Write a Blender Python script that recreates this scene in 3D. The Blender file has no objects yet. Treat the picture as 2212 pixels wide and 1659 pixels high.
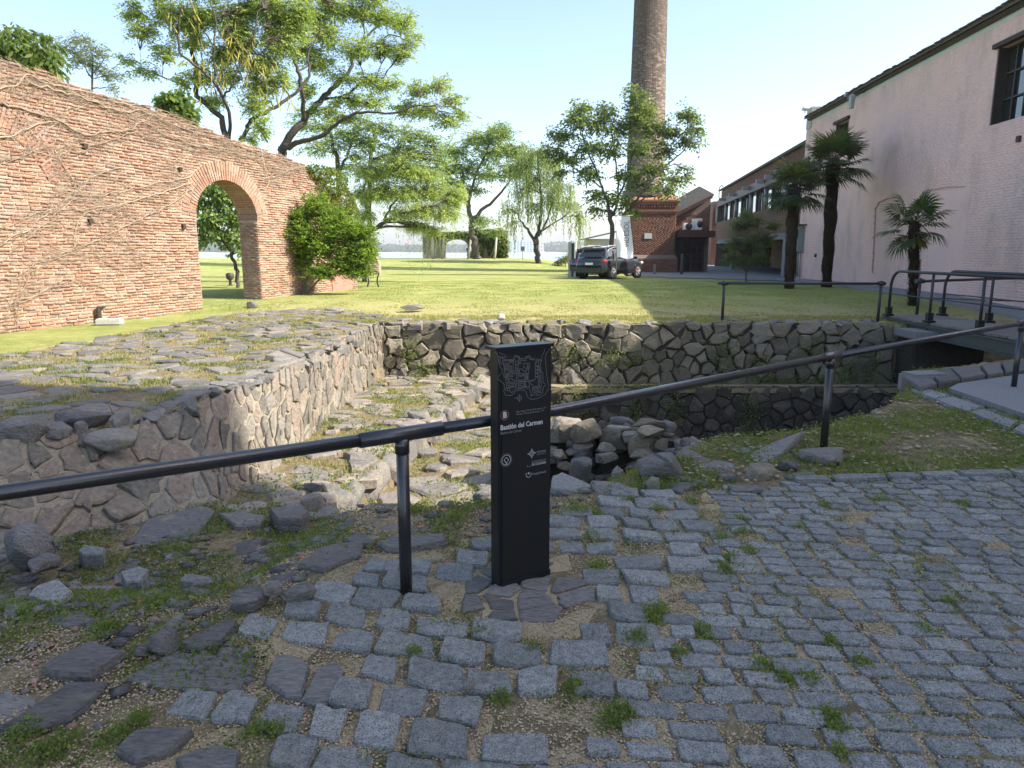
import bpy, bmesh, math, random
import numpy as np
from mathutils import Vector, Matrix, noise as mnoise
R = math.radians
random.seed(7)
rng = np.random.default_rng(11)
sc = bpy.context.scene
COL = sc.collection

# ------------------------------------------------------------ camera
PITCH = 10.5; EYE = 1.65; FOC = 1550.0            # focal length in units of a 2212 x 1659 frame
cam_d = bpy.data.cameras.new('camera'); cam = bpy.data.objects.new('camera', cam_d); COL.objects.link(cam)
cam.location = (0, 0, EYE); cam.rotation_euler = (R(90 - PITCH), 0, 0)
cam_d.sensor_width = 36; cam_d.lens = FOC / 2212 * 36; cam_d.clip_start = 0.05; cam_d.clip_end = 12000
sc.camera = cam
# ------------------------------------------------------------ sky, sun, exposure
SUN_EL, SUN_AZ = 40.0, 10.5                        # the sun stands to the right, a little behind the camera
sdir = Vector((math.cos(R(SUN_AZ)) * math.cos(R(SUN_EL)), -math.sin(R(SUN_AZ)) * math.cos(R(SUN_EL)), math.sin(R(SUN_EL))))
w = bpy.data.worlds.new('World'); sc.world = w; w.use_nodes = True
nt = w.node_tree; nt.nodes.clear()
sky = nt.nodes.new('ShaderNodeTexSky'); sky.sky_type = 'NISHITA'; sky.sun_disc = False
sky.sun_elevation = R(SUN_EL); sky.sun_rotation = math.atan2(sdir.x, sdir.y)
sky.air_density = 0.85; sky.dust_density = 2.0; sky.ozone_density = 0.35
bg = nt.nodes.new('ShaderNodeBackground'); bg.inputs[1].default_value = 0.15
wo = nt.nodes.new('ShaderNodeOutputWorld')
nt.links.new(sky.outputs[0], bg.inputs[0]); nt.links.new(bg.outputs[0], wo.inputs[0])
sun_d = bpy.data.lights.new('sun', 'SUN'); sun_d.energy = 4.2; sun_d.angle = R(0.5); sun_d.color = (1, .93, .82)
sun = bpy.data.objects.new('sun', sun_d); COL.objects.link(sun)
sun.rotation_euler = sdir.to_track_quat('Z', 'Y').to_euler()
sc.view_settings.view_transform = 'Standard'; sc.view_settings.look = 'None'
sc.view_settings.exposure = 1.35; sc.view_settings.gamma = 1
sc.cycles.use_denoising = True
sc.cycles.max_bounces = 6; sc.cycles.diffuse_bounces = 3; sc.cycles.glossy_bounces = 3
sc.cycles.transmission_bounces = 4; sc.cycles.transparent_max_bounces = 6; sc.cycles.volume_bounces = 0
sc.cycles.caustics_reflective = False; sc.cycles.caustics_refractive = False

# ------------------------------------------------------------ measuring: real places from sight lines
cp, sp = math.cos(R(PITCH)), math.sin(R(PITCH))
def ray(x, y):
    a = (x - 1106) / FOC; b = (829.5 - y) / FOC
    return a, cp + b * sp, -sp + b * cp
def Zp(x, y, z):
    r = ray(x, y); t = (z - EYE) / r[2]; return Vector((r[0] * t, r[1] * t, z))
def Yp(x, y, Y):
    r = ray(x, y); t = Y / r[1]; return Vector((r[0] * t, Y, EYE + r[2] * t))

# ------------------------------------------------------------ objects
def link(o, parent=None):
    COL.objects.link(o)
    if parent is not None: o.parent = parent
    return o
def tag(o, label=None, cat=None, group=None, kind=None):
    if label: o['label'] = label
    if cat: o['category'] = cat
    if group: o['group'] = group
    if kind: o['kind'] = kind
    return o
def thing(name, label, cat, loc=(0, 0, 0), rz=0, group=None):
    o = bpy.data.objects.new(name, None); link(o); o.location = loc; o.rotation_euler = (0, 0, rz)
    o.empty_display_size = .1
    return tag(o, label, cat, group)
def np_mesh(name, V, F, rnd=None, smooth=False):
    """V (n,3); F list of arrays (m,k) or one array"""
    V = np.asarray(V, dtype=np.float32).reshape(-1, 3)
    if isinstance(F, np.ndarray): F = [F]
    F = [np.asarray(f, dtype=np.int32) for f in F if len(f)]
    me = bpy.data.meshes.new(name)
    me.vertices.add(len(V)); me.vertices.foreach_set('co', V.ravel())
    tot = sum(f.size for f in F); nf = sum(len(f) for f in F)
    me.loops.add(tot); me.polygons.add(nf)
    me.loops.foreach_set('vertex_index', np.concatenate([f.ravel() for f in F]))
    ls = np.concatenate([np.full(len(f), f.shape[1], dtype=np.int32) for f in F])
    st = np.concatenate([[0], np.cumsum(ls)[:-1]]).astype(np.int32)
    me.polygons.foreach_set('loop_start', st)
    if smooth: me.polygons.foreach_set('use_smooth', np.ones(nf, dtype=bool))
    me.update(calc_edges=True)
    if rnd is not None:
        at = me.attributes.new('rnd', 'FLOAT', 'POINT'); at.data.foreach_set('value', np.asarray(rnd, dtype=np.float32))
    return me
def np_obj(name, V, F, mat, parent=None, rnd=None, smooth=False, kind=None):
    o = bpy.data.objects.new(name, np_mesh(name, V, F, rnd, smooth))
    if mat is not None: o.data.materials.append(mat)
    link(o, parent)
    if kind: o['kind'] = kind
    return o

class MB:
    """collects shapes, builds them as one mesh; coordinates are those of the parent"""
    def __init__(s): s.v = []; s.f = []; s.r = []; s.sm = []
    def add(s, V, F, rnd=0., smooth=False):
        b = len(s.v); s.v.extend([tuple(p) for p in V]); s.f.extend([tuple(b + i for i in f) for f in F])
        s.r.extend([rnd] * len(V)); s.sm.extend([smooth] * len(F)); return s
    def box(s, c, d, rz=0., M=None, rnd=0.):
        hx, hy, hz = d[0] / 2, d[1] / 2, d[2] / 2
        P = [Vector((x, y, z)) for z in (-hz, hz) for y in (-hy, hy) for x in (-hx, hx)]
        m = M if M is not None else Matrix.Rotation(rz, 3, 'Z')
        P = [m @ p + Vector(c) for p in P]
        return s.add(P, [(0, 2, 3, 1), (4, 5, 7, 6), (0, 1, 5, 4), (2, 6, 7, 3), (0, 4, 6, 2), (1, 3, 7, 5)], rnd)
    def bevel_box(s, c, d, b=.01, rz=0., M=None, rnd=0.):
        bm = bmesh.new(); bmesh.ops.create_cube(bm, size=1); bmesh.ops.scale(bm, vec=d, verts=bm.verts)
        bmesh.ops.bevel(bm, geom=list(bm.edges), offset=b, segments=2, affect='EDGES')
        m = M if M is not None else Matrix.Rotation(rz, 3, 'Z')
        bm.verts.index_update()
        s.add([m @ v.co + Vector(c) for v in bm.verts], [[v.index for v in f.verts] for f in bm.faces], rnd); bm.free(); return s
    def beam(s, a, b, wd, h, up=(0, 0, 1)):
        a, b = Vector(a), Vector(b); d = b - a; L = d.length; x = d.normalized(); u = Vector(up)
        y = u.cross(x).normalized(); z = x.cross(y)
        M = Matrix((x, y, z)).transposed()
        return s.box((a + b) / 2, (L, wd, h), M=M)
    def tube(s, pts, rad, n=10, cap=True, smooth=True, rnd=0.):
        pts = [Vector(p) for p in pts]; k = len(pts)
        if not hasattr(rad, '__len__'): rad = [rad] * k
        V = []; F = []; prev = None
        for i, p in enumerate(pts):
            t = (pts[min(i + 1, k - 1)] - pts[max(i - 1, 0)]).normalized()
            if prev is None:
                a = Vector((0, 0, 1)) if abs(t.z) < .9 else Vector((1, 0, 0)); x = t.cross(a).normalized()
            else: x = (prev - t * prev.dot(t)).normalized()
            prev = x; y = t.cross(x)
            for j in range(n):
                an = 2 * math.pi * j / n; V.append(p + (x * math.cos(an) + y * math.sin(an)) * rad[i])
        for i in range(k - 1):
            for j in range(n):
                j2 = (j + 1) % n; F.append((i * n + j, i * n + j2, (i + 1) * n + j2, (i + 1) * n + j))
        s.add(V, F, rnd, smooth)
        if cap:
            b = len(s.v) - len(V)
            s.f.append(tuple(b + j for j in reversed(range(n)))); s.f.append(tuple(b + (k - 1) * n + j for j in range(n))); s.sm += [False, False]
        return s
    def lathe(s, c, prof, n=20, rnd=0., smooth=True):
        V = []; F = []
        for r, z in prof:
            for j in range(n):
                an = 2 * math.pi * j / n; V.append((c[0] + r * math.cos(an), c[1] + r * math.sin(an), c[2] + z))
        for i in range(len(prof) - 1):
            for j in range(n):
                j2 = (j + 1) % n; F.append((i * n + j, i * n + j2, (i + 1) * n + j2, (i + 1) * n + j))
        return s.add(V, F, rnd, smooth)
    def prism(s, poly, z0, z1, rnd=0.):
        n = len(poly); V = [(p[0], p[1], z0) for p in poly] + [(p[0], p[1], z1) for p in poly]
        F = [tuple(reversed(range(n))), tuple(range(n, 2 * n))] + [(i, (i + 1) % n, n + (i + 1) % n, n + i) for i in range(n)]
        return s.add(V, F, rnd)
    def slab(s, poly, off, rnd=0.):
        """3-D outline swept by the vector off"""
        n = len(poly); off = Vector(off); P = [Vector(p) for p in poly]
        F = [tuple(reversed(range(n))), tuple(range(n, 2 * n))] + [(i, (i + 1) % n, n + (i + 1) % n, n + i) for i in range(n)]
        return s.add(P + [p + off for p in P], F, rnd)
    def build(s, name, mat, parent=None, kind=None):
        me = bpy.data.meshes.new(name); me.from_pydata(s.v, [], s.f); me.update()
        me.polygons.foreach_set('use_smooth', s.sm)
        at = me.attributes.new('rnd', 'FLOAT', 'POINT'); at.data.foreach_set('value', np.array(s.r, dtype=np.float32))
        bm = bmesh.new(); bm.from_mesh(me); bmesh.ops.recalc_face_normals(bm, faces=bm.faces); bm.to_mesh(me); bm.free()
        me.materials.append(mat); o = bpy.data.objects.new(name, me); link(o, parent)
        if kind: o['kind'] = kind
        return o

# ------------------------------------------------------------ materials
def nodes(name):
    m = bpy.data.materials.new(name); m.use_nodes = True; t = m.node_tree; t.nodes.clear()
    out = t.nodes.new('ShaderNodeOutputMaterial'); b = t.nodes.new('ShaderNodeBsdfPrincipled')
    t.links.new(b.outputs[0], out.inputs[0]); return m, t, b, out
def N(t, typ, **kw):
    n = t.nodes.new(typ)
    for k, v in kw.items():
        if k.startswith('i_'): n.inputs[k[2:].replace('_', ' ')].default_value = v
        else: setattr(n, k, v)
    return n
def math_n(t, op, a, b=None, clamp=False):
    n = t.nodes.new('ShaderNodeMath'); n.operation = op; n.use_clamp = clamp
    for i, x in enumerate((a, b)):
        if x is None: continue
        if isinstance(x, (int, float)): n.inputs[i].default_value = x
        else: t.links.new(x, n.inputs[i])
    return n.outputs[0]
def ramp(t, fac, stops, interp='LINEAR'):
    n = t.nodes.new('ShaderNodeValToRGB'); cr = n.color_ramp; cr.interpolation = interp
    while len(cr.elements) < len(stops): cr.elements.new(.5)
    for e, (p, c) in zip(cr.elements, stops): e.position = p; e.color = (*c, 1) if len(c) == 3 else c
    t.links.new(fac, n.inputs[0]); return n.outputs[0]
def noise_n(t, vec, scale, detail=4, rough=.55, stretch=None, dist=0.):
    if stretch:
        mp = N(t, 'ShaderNodeMapping'); mp.inputs['Scale'].default_value = stretch; t.links.new(vec, mp.inputs[0]); vec = mp.outputs[0]
    n = N(t, 'ShaderNodeTexNoise'); n.inputs['Scale'].default_value = scale; n.inputs['Detail'].default_value = detail
    n.inputs['Roughness'].default_value = rough; n.inputs['Distortion'].default_value = dist
    t.links.new(vec, n.inputs[0]); return n.outputs[0]
def mixc(t, fac, a, b, mode='MIX'):
    n = t.nodes.new('ShaderNodeMix'); n.data_type = 'RGBA'; n.blend_type = mode
    if isinstance(fac, (int, float)): n.inputs[0].default_value = fac
    else: t.links.new(fac, n.inputs[0])
    for i, x in ((6, a), (7, b)):
        if isinstance(x, tuple): n.inputs[i].default_value = (*x, 1)
        else: t.links.new(x, n.inputs[i])
    return n.outputs[2]
def piece_rnd(t):
    a = N(t, 'ShaderNodeAttribute', attribute_name='rnd'); o = N(t, 'ShaderNodeObjectInfo')
    return math_n(t, 'FRACT', math_n(t, 'ADD', a.outputs['Fac'], o.outputs['Random']))
def rocky(name, stops, rough=.85, mottle=9., mottle_amt=.35, speck=None, bump=.35, bscale=30., stretch=None, lichen=None, spec=.3, bdist=.02, con=.65):
    """colour per piece + mottling + fine relief"""
    m, t, b, out = nodes(name)
    pos = N(t, 'ShaderNodeNewGeometry').outputs['Position']
    r = piece_rnd(t)
    n1 = noise_n(t, pos, mottle, 5, .6, stretch)
    f = math_n(t, 'ADD', math_n(t, 'MULTIPLY', r, 1 - mottle_amt), math_n(t, 'MULTIPLY', n1, mottle_amt), True)
    c = ramp(t, f, stops)
    n2 = noise_n(t, pos, bscale, 6, .65, stretch)
    v = math_n(t, 'ADD', math_n(t, 'MULTIPLY', n2, .9), .55)
    v = ramp(t, n2, [(.28, (.38, .38, .38)), (.5, (1, 1, 1)), (.72, (1.55, 1.55, 1.55))]); c = mixc(t, con, c, mixc(t, 1., c, v, 'MULTIPLY'))
    if speck:
        n3 = noise_n(t, pos, speck[0], 2, .5)
        c = mixc(t, math_n(t, 'MULTIPLY', ramp(t, n3, [(speck[3], (0, 0, 0)), (speck[3] + .06, (1, 1, 1))]), speck[2]), c, speck[1])
    if lichen:
        n4 = noise_n(t, pos, lichen[0], 5, .7)
        c = mixc(t, math_n(t, 'MULTIPLY', ramp(t, n4, [(.55, (0, 0, 0)), (.68, (1, 1, 1))]), lichen[2]), c, lichen[1])
    t.links.new(c, b.inputs['Base Color'])
    b.inputs['Roughness'].default_value = rough; b.inputs['Specular IOR Level'].default_value = spec
    bp = N(t, 'ShaderNodeBump'); bp.inputs['Strength'].default_value = bump; bp.inputs['Distance'].default_value = bdist
    t.links.new(math_n(t, 'ADD', n2, math_n(t, 'MULTIPLY', n1, .7)), bp.inputs['Height']); t.links.new(bp.outputs[0], b.inputs['Normal'])
    return m
def plain(name, c, rough=.5, metal=0., spec=.5, dirt=.15, dscale=6., bump=0., coat=0.):
    m, t, b, out = nodes(name)
    pos = N(t, 'ShaderNodeTexCoord').outputs['Object']
    n = noise_n(t, pos, dscale, 5, .6)
    cc = mixc(t, math_n(t, 'MULTIPLY', n, dirt * 2, True), tuple(c), tuple(x * .55 for x in c))
    t.links.new(cc, b.inputs['Base Color']); b.inputs['Metallic'].default_value = metal
    t.links.new(math_n(t, 'ADD', math_n(t, 'MULTIPLY', n, .2), rough - .1, True), b.inputs['Roughness'])
    b.inputs['Specular IOR Level'].default_value = spec; b.inputs['Coat Weight'].default_value = coat; b.inputs['Coat Roughness'].default_value = .06
    if bump:
        bp = N(t, 'ShaderNodeBump'); bp.inputs['Strength'].default_value = bump; bp.inputs['Distance'].default_value = .01
        t.links.new(noise_n(t, pos, dscale * 12, 4), bp.inputs['Height']); t.links.new(bp.outputs[0], b.inputs['Normal'])
    return m
def leafy(name, stops, trans=.45, rough=.6, spec=.25):
    m, t, b, out = nodes(name)
    c = ramp(t, piece_rnd(t), stops)
    t.links.new(c, b.inputs['Base Color']); b.inputs['Roughness'].default_value = rough; b.inputs['Specular IOR Level'].default_value = spec
    tr = N(t, 'ShaderNodeBsdfTranslucent'); t.links.new(mixc(t, .45, c, (.5, .6, .08)), tr.inputs[0])
    mx = N(t, 'ShaderNodeMixShader'); mx.inputs[0].default_value = trans
    t.links.new(b.outputs[0], mx.inputs[1]); t.links.new(tr.outputs[0], mx.inputs[2]); t.links.new(mx.outputs[0], out.inputs[0])
    return m
def glassy(name, c=(.05, .06, .06), rough=.05):
    m, t, b, out = nodes(name)
    b.inputs['Base Color'].default_value = (*c, 1); b.inputs['Roughness'].default_value = rough; b.inputs['Specular IOR Level'].default_value = .8
    b.inputs['Coat Weight'].default_value = .5; b.inputs['Coat Roughness'].default_value = .03
    return m
MT = {}
MT['cobble'] = rocky('granite_cobble', [(0, (.155, .16, .148)), (.3, (.21, .213, .198)), (.6, (.26, .262, .243)), (.85, (.31, .31, .28)), (1, (.36, .35, .31))], mottle=14, mottle_amt=.4, speck=(170, (.06, .06, .065), .75, .53), bump=1., bscale=34, bdist=.016, lichen=(3, (.2, .19, .14), .3))
MT['slate'] = rocky('dark_slate', [(0, (.1, .097, .092)), (.4, (.175, .166, .156)), (.75, (.245, .232, .215)), (1, (.31, .288, .255))], mottle=5, bscale=22, stretch=(1, 4, 3), bump=.9, bdist=.035, con=.8, lichen=(6, (.25, .235, .17), .4))
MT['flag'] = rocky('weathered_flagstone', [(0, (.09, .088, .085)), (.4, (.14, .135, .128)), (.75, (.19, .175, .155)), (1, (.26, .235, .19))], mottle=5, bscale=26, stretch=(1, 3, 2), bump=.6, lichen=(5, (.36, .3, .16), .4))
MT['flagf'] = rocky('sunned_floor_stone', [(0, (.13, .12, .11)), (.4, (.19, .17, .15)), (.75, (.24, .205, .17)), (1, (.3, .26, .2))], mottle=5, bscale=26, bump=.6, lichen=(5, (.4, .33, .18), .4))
MT['walls'] = rocky('pinkish_wall_stone', [(0, (.09, .084, .072)), (.25, (.14, .128, .105)), (.45, (.19, .158, .125)), (.6, (.215, .168, .13)), (.8, (.19, .176, .148)), (1, (.28, .25, .185))], mottle=6, mottle_amt=.3, bscale=22, bump=.9, bdist=.03, lichen=(7, (.4, .37, .27), .35))
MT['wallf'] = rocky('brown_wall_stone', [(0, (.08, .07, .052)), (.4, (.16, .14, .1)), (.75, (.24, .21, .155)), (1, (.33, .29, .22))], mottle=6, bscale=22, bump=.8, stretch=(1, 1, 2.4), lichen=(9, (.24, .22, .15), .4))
MT['walll'] = rocky('shade_dark_lower_stone', [(0, (.035, .03, .025)), (.5, (.075, .065, .052)), (.9, (.12, .105, .085)), (1, (.19, .165, .13))], mottle=6, bscale=22, bump=.8, lichen=(9, (.07, .08, .035), .4))  # stone colour darkened to stand for the trench shade, with greenish mottling
MT['walld'] = rocky('dark_trench_stone', [(0, (.028, .025, .021)), (.5, (.055, .048, .04)), (.9, (.085, .075, .06)), (1, (.15, .13, .1))], mottle=6, bscale=22, bump=.8, lichen=(9, (.06, .07, .03), .4))  # very dark brown stone with greenish mottling
MT['mortar'] = rocky('sandy_mortar', [(0, (.19, .165, .12)), (1, (.3, .262, .195))], mottle=8, bscale=60, bump=.8)
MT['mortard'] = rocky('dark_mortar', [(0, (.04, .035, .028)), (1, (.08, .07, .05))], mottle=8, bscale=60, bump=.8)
MT['brick'] = rocky('old_red_brick', [(0, (.14, .1, .082)), (.2, (.22, .15, .118)), (.38, (.31, .162, .105)), (.54, (.34, .195, .135)), (.7, (.27, .195, .16)), (1, (.36, .28, .23))], mottle=.55, mottle_amt=.5, bscale=30, bump=.9, speck=(4, (.42, .33, .26), .45, .58))
MT['bmortar'] = rocky('lime_mortar', [(0, (.3, .235, .17)), (1, (.42, .34, .25))], mottle=1.5, bscale=45, bump=.7)
MT['brickd'] = rocky('chimney_brick', [(0, (.11, .055, .04)), (.4, (.19, .09, .06)), (.8, (.25, .125, .08)), (1, (.16, .095, .07))], mottle=.8, bscale=25, bump=.3)
MT['dmortar'] = rocky('dark_brick_mortar', [(0, (.11, .085, .07)), (1, (.2, .16, .125))], mottle=2, bscale=40, bump=.3)
MT['bricks'] = rocky('smoke_dark_brick', [(0, (.045, .035, .03)), (.4, (.075, .058, .047)), (.8, (.11, .08, .062)), (1, (.15, .105, .08))], mottle=.5, bscale=25, bump=.3)
MT['wood'] = rocky('weathered_wood', [(0, (.16, .14, .12)), (1, (.26, .24, .21))], stretch=(8, 1, 8), bscale=20, bump=.4)
MT['pole'] = rocky('pale_driftwood', [(0, (.4, .35, .27)), (1, (.55, .5, .4))], stretch=(6, 6, 1), bscale=14, bump=.4)
MT['bark'] = rocky('grey_bark', [(0, (.055, .05, .042)), (1, (.13, .115, .095))], mottle=3, stretch=(4, 4, 1), bscale=18, bump=.8, spec=.1)
MT['barkl'] = rocky('pale_twig_bark', [(0, (.1, .09, .07)), (1, (.2, .17, .13))], mottle=3, bscale=14, bump=.3, spec=.1)
MT['vine'] = rocky('dry_vine_stem', [(0, (.16, .12, .085)), (1, (.42, .34, .255))], mottle=3, bscale=20, bump=.4, spec=.1)
MT['palmbark'] = rocky('shaggy_palm_fibre', [(0, (.025, .02, .015)), (1, (.075, .058, .042))], mottle=6, bscale=40, bump=1., spec=.05)
MT['concrete'] = rocky('grey_concrete', [(0, (.17, .17, .17)), (1, (.26, .26, .255))], mottle=1.2, bscale=60, bump=.25, speck=(90, (.16, .16, .16), .4, .6))
MT['concretel'] = rocky('pale_concrete', [(0, (.4, .38, .34)), (1, (.52, .5, .46))], mottle=1.2, bscale=60, bump=.25)
MT['black'] = plain('black_enamel', (.011, .012, .013), rough=.34, dirt=.1, spec=.5, bump=.06)
MT['blackpanel'] = plain('black_sign_face', (.012, .0125, .013), rough=.55, dirt=.1, spec=.3)
MT['pipe'] = plain('worn_black_pipe', (.02, .022, .025), rough=.24, dirt=.4, dscale=12, spec=.8, bump=.15)
MT['rail'] = plain('dark_grey_rail', (.035, .038, .042), rough=.45, dirt=.3, spec=.5)
MT['greenbeam'] = plain('green_painted_steel', (.07, .09, .085), rough=.5, dirt=.4, dscale=3)
MT['sgray'] = plain('sign_grey_print', (.2, .205, .21), rough=.6, dirt=0)
MT['swhite'] = plain('sign_white_print', (.5, .51, .52), rough=.6, dirt=0)
MT['sred'] = plain('sign_maroon_print', (.08, .012, .016), rough=.6, dirt=0)
MT['solive'] = plain('sign_olive_print', (.14, .14, .08), rough=.6, dirt=0)
MT['white'] = plain('white_paint', (.75, .75, .74), rough=.5, dirt=.08)
MT['cloth'] = plain('white_banner_cloth', (.78, .78, .82), rough=.8, dirt=.03)
MT['bink'] = plain('banner_grey_print', (.13, .14, .17), rough=.8, dirt=0)
MT['boxgrey'] = plain('grey_green_cabinet_paint', (.24, .29, .28), rough=.5, dirt=.15)
MT['skyglass'] = plain('bright_reflecting_glass', (.62, .66, .7), rough=.06, metal=.85, dirt=.1)
MT['glass'] = glassy('window_glass', (.03, .035, .035))
MT['gframe'] = plain('dark_window_frame', (.05, .04, .035), rough=.6)
MT['redwood'] = plain('red_brown_timber', (.075, .028, .016), rough=.5, dirt=.3)
MT['roofslate'] = rocky('mossy_slate_roof', [(0, (.045, .04, .034)), (.6, (.08, .072, .058)), (1, (.13, .112, .08))], mottle=4, bscale=18, bump=.9, lichen=(6, (.24, .2, .1), .5))
MT['terracotta'] = rocky('rusty_fascia', [(0, (.26, .12, .07)), (1, (.36, .18, .1))], mottle=2, bscale=30, bump=.3)
MT['steelgrey'] = plain('grey_steel', (.32, .33, .34), rough=.4, metal=.3)
MT['plaque'] = plain('pale_plaque', (.5, .56, .52), rough=.5, dirt=.05)
MT['benchmetal'] = plain('bench_iron', (.035, .045, .035), rough=.5, dirt=.3)
MT['benchwood'] = plain('bench_green_slats', (.1, .16, .12), rough=.6, dirt=.3)

# ------------------------------------------------------------ stones, bricks, rocks
def clip(poly, a, b, c):
    """keep a*x+b*y<=c"""
    o = []; n = len(poly)
    for i in range(n):
        p, q = poly[i], poly[(i + 1) % n]; dp = a * p[0] + b * p[1] - c; dq = a * q[0] + b * q[1] - c
        if dp <= 0: o.append(p)
        if dp * dq < 0:
            t = dp / (dp - dq); o.append((p[0] + (q[0] - p[0]) * t, p[1] + (q[1] - p[1]) * t))
    return o
def vcells(pts, bounds):
    pts = np.array(pts); out = []
    for i, p in enumerate(pts):
        d = np.hypot(*(pts - p).T); order = np.argsort(d)[1:22]; poly = list(bounds)
        for j in order:
            q = pts[j]; n = q - p; mid = (p + q) / 2; poly = clip(poly, n[0], n[1], n.dot(mid))
            if len(poly) < 3: break
        if len(poly) >= 3: out.append((i, poly))
    return out
def area(p): return abs(sum(p[i][0] * p[(i + 1) % len(p)][1] - p[(i + 1) % len(p)][0] * p[i][1] for i in range(len(p)))) / 2
def cell_points(u0, u1, v0, v1, s, aspect=1.4, jit=.42, seed=0, big=.0):
    r = random.Random(seed); P = []; v = v0 + s / 2; k = 0
    while v < v1 + s * .3:
        u = u0 + r.uniform(0, s * aspect); 
        while u < u1:
            if r.random() > big: P.append((u + r.uniform(-jit, jit) * s, v + r.uniform(-jit, jit) * s))
            if r.random() < .16: P.append((u + r.uniform(-.5, .5) * s, v + r.uniform(-.5, .5) * s))
            u += s * aspect * r.uniform(.75, 1.3)
        v += s; k += 1
    return P
def rubble_points(u0, u1, v0, v1, s, seed=0, aspect=1.3, lo=.45, hi=1.6):
    r = random.Random(seed); P = []; grid = {}; tries = int((u1 - u0) * (v1 - v0) / (s * s) * 60)
    for k in range(tries):
        f = lo + (hi - lo) * (r.random() ** 2 if k > tries * .08 else 1 - r.random() * .35); q = s * f; x, y = r.uniform(u0, u1), r.uniform(v0, v1); ok = True
        for (a, b_, c) in P:
            if ((a - x) / aspect) ** 2 + (b_ - y) ** 2 < (.52 * (q + c)) ** 2: ok = False; break
        if ok: P.append((x, y, q))
    return [(p[0], p[1]) for p in P]
def inpoly(x, y, poly):
    x = np.asarray(x); y = np.asarray(y); c = np.zeros(x.shape, bool); n = len(poly); j = n - 1
    for i in range(n):
        xi, yi = poly[i][:2]; xj, yj = poly[j][:2]
        if yi != yj:
            c ^= ((yi > y) != (yj > y)) & (x < (xj - xi) * (y - yi) / (yj - yi) + xi)
        j = i
    return c
def dseg(x, y, a, b):
    ax, ay = a[:2]; bx, by = b[:2]; dx, dy = bx - ax, by - ay
    t = np.clip(((x - ax) * dx + (y - ay) * dy) / (dx * dx + dy * dy + 1e-9), 0, 1)
    return np.hypot(x - ax - t * dx, y - ay - t * dy)
def dpoly(x, y, poly, closed=True):
    d = np.full(np.shape(x), 1e9); n = len(poly)
    for i in range(n if closed else n - 1): d = np.minimum(d, dseg(x, y, poly[i], poly[(i + 1) % n]))
    return d
def stone_geo(poly, gap, h, mapf, r, rough=.03, rounded=True, dep=.06, inset=.84, tilt=.15, cut=(.16, .28)):
    n = len(poly); cx = sum(p[0] for p in poly) / n; cy = sum(p[1] for p in poly) / n
    rad = math.sqrt(area(poly) / math.pi) + 1e-6; k = max(.3, 1 - gap / rad)
    P = [(cx + (x - cx) * k, cy + (y - cy) * k) for x, y in poly]
    # drop short edges
    Q = [p for i, p in enumerate(P) if math.dist(p, P[i - 1]) > rad * .22]
    if len(Q) >= 3: P = Q
    n = len(P); O = []
    for i in range(n):
        p, q = P[i], P[(i + 1) % n]
        if rounded:
            a = r.uniform(*cut); O.append((p[0] + (q[0] - p[0]) * a, p[1] + (q[1] - p[1]) * a)); a = 1 - r.uniform(*cut); O.append((p[0] + (q[0] - p[0]) * a, p[1] + (q[1] - p[1]) * a))
        else:
            O.append(p); a = r.uniform(.35, .65); O.append((p[0] + (q[0] - p[0]) * a, p[1] + (q[1] - p[1]) * a))
    O = [(x + r.uniform(-rough, rough) * rad * 3, y + r.uniform(-rough, rough) * rad * 3) for x, y in O]
    m = len(O); tx, ty = r.uniform(-tilt, tilt), r.uniform(-tilt, tilt)
    V = []
    def tw(x, y): return tx * (x - cx) + ty * (y - cy)
    for x, y in O: V.append(mapf(x, y, -dep))
    for x, y in O: V.append(mapf(x, y, h * r.uniform(.45, .7) + tw(x, y)))
    for x, y in O: V.append(mapf(cx + (x - cx) * inset, cy + (y - cy) * inset, h * r.uniform(.88, 1.04) + tw(x, y)))
    for x, y in O[::2]: V.append(mapf(cx + (x - cx) * .45, cy + (y - cy) * .45, h * r.uniform(.95, 1.13) + tw(x, y)))
    V.append(mapf(cx, cy, h * r.uniform(.98, 1.12)))
    F = []
    for i in range(m):
        j = (i + 1) % m; F.append((i, j, m + j, m + i)); F.append((m + i, m + j, 2 * m + j, 2 * m + i))
    q = m // 2; b = 3 * m
    for i in range(q):
        i2 = (i + 1) % q
        F.append((2 * m + 2 * i, 2 * m + 2 * i + 1, b + i)); F.append((2 * m + 2 * i + 1, 2 * m + (2 * i + 2) % m, b + i2, b + i)); F.append((b + i, b + i2, b + q))
    return V, F
def pieces(geos, name, mat, parent, limit=300, stuff=None, smooth=False):
    """geos: (size_in_view, V, F, rnd); the largest become parts, the rest one part of kind stuff"""
    geos.sort(key=lambda g: -g[0])
    for g in geos[:limit]:
        me = bpy.data.meshes.new(name); me.from_pydata([tuple(v) for v in g[1]], [], g[2]); me.materials.append(g[4] if len(g) > 4 else mat)
        if smooth: me.polygons.foreach_set('use_smooth', [True] * len(me.polygons))
        o = bpy.data.objects.new(name, me); link(o, parent)
    rest = geos[limit:]
    if rest:
        b = MB()
        for g in rest: b.add(g[1], g[2], g[3], smooth)
        me = bpy.data.meshes.new(stuff or name + 's'); me.from_pydata(b.v, [], b.f)
        at = me.attributes.new('rnd', 'FLOAT', 'POINT'); at.data.foreach_set('value', np.array(b.r, dtype=np.float32))
        me.materials.append(mat); o = bpy.data.objects.new(stuff or name + 's', me); link(o, parent); o['kind'] = 'stuff'
def seen(c, a):
    d = math.sqrt(c[0] ** 2 + c[1] ** 2 + (c[2] - EYE) ** 2) + .01
    az = abs(math.atan2(c[0], max(c[1], .01)))
    k = 1. if az < .62 and c[1] > 1.6 else .01
    return a / d ** 2 * k
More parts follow.
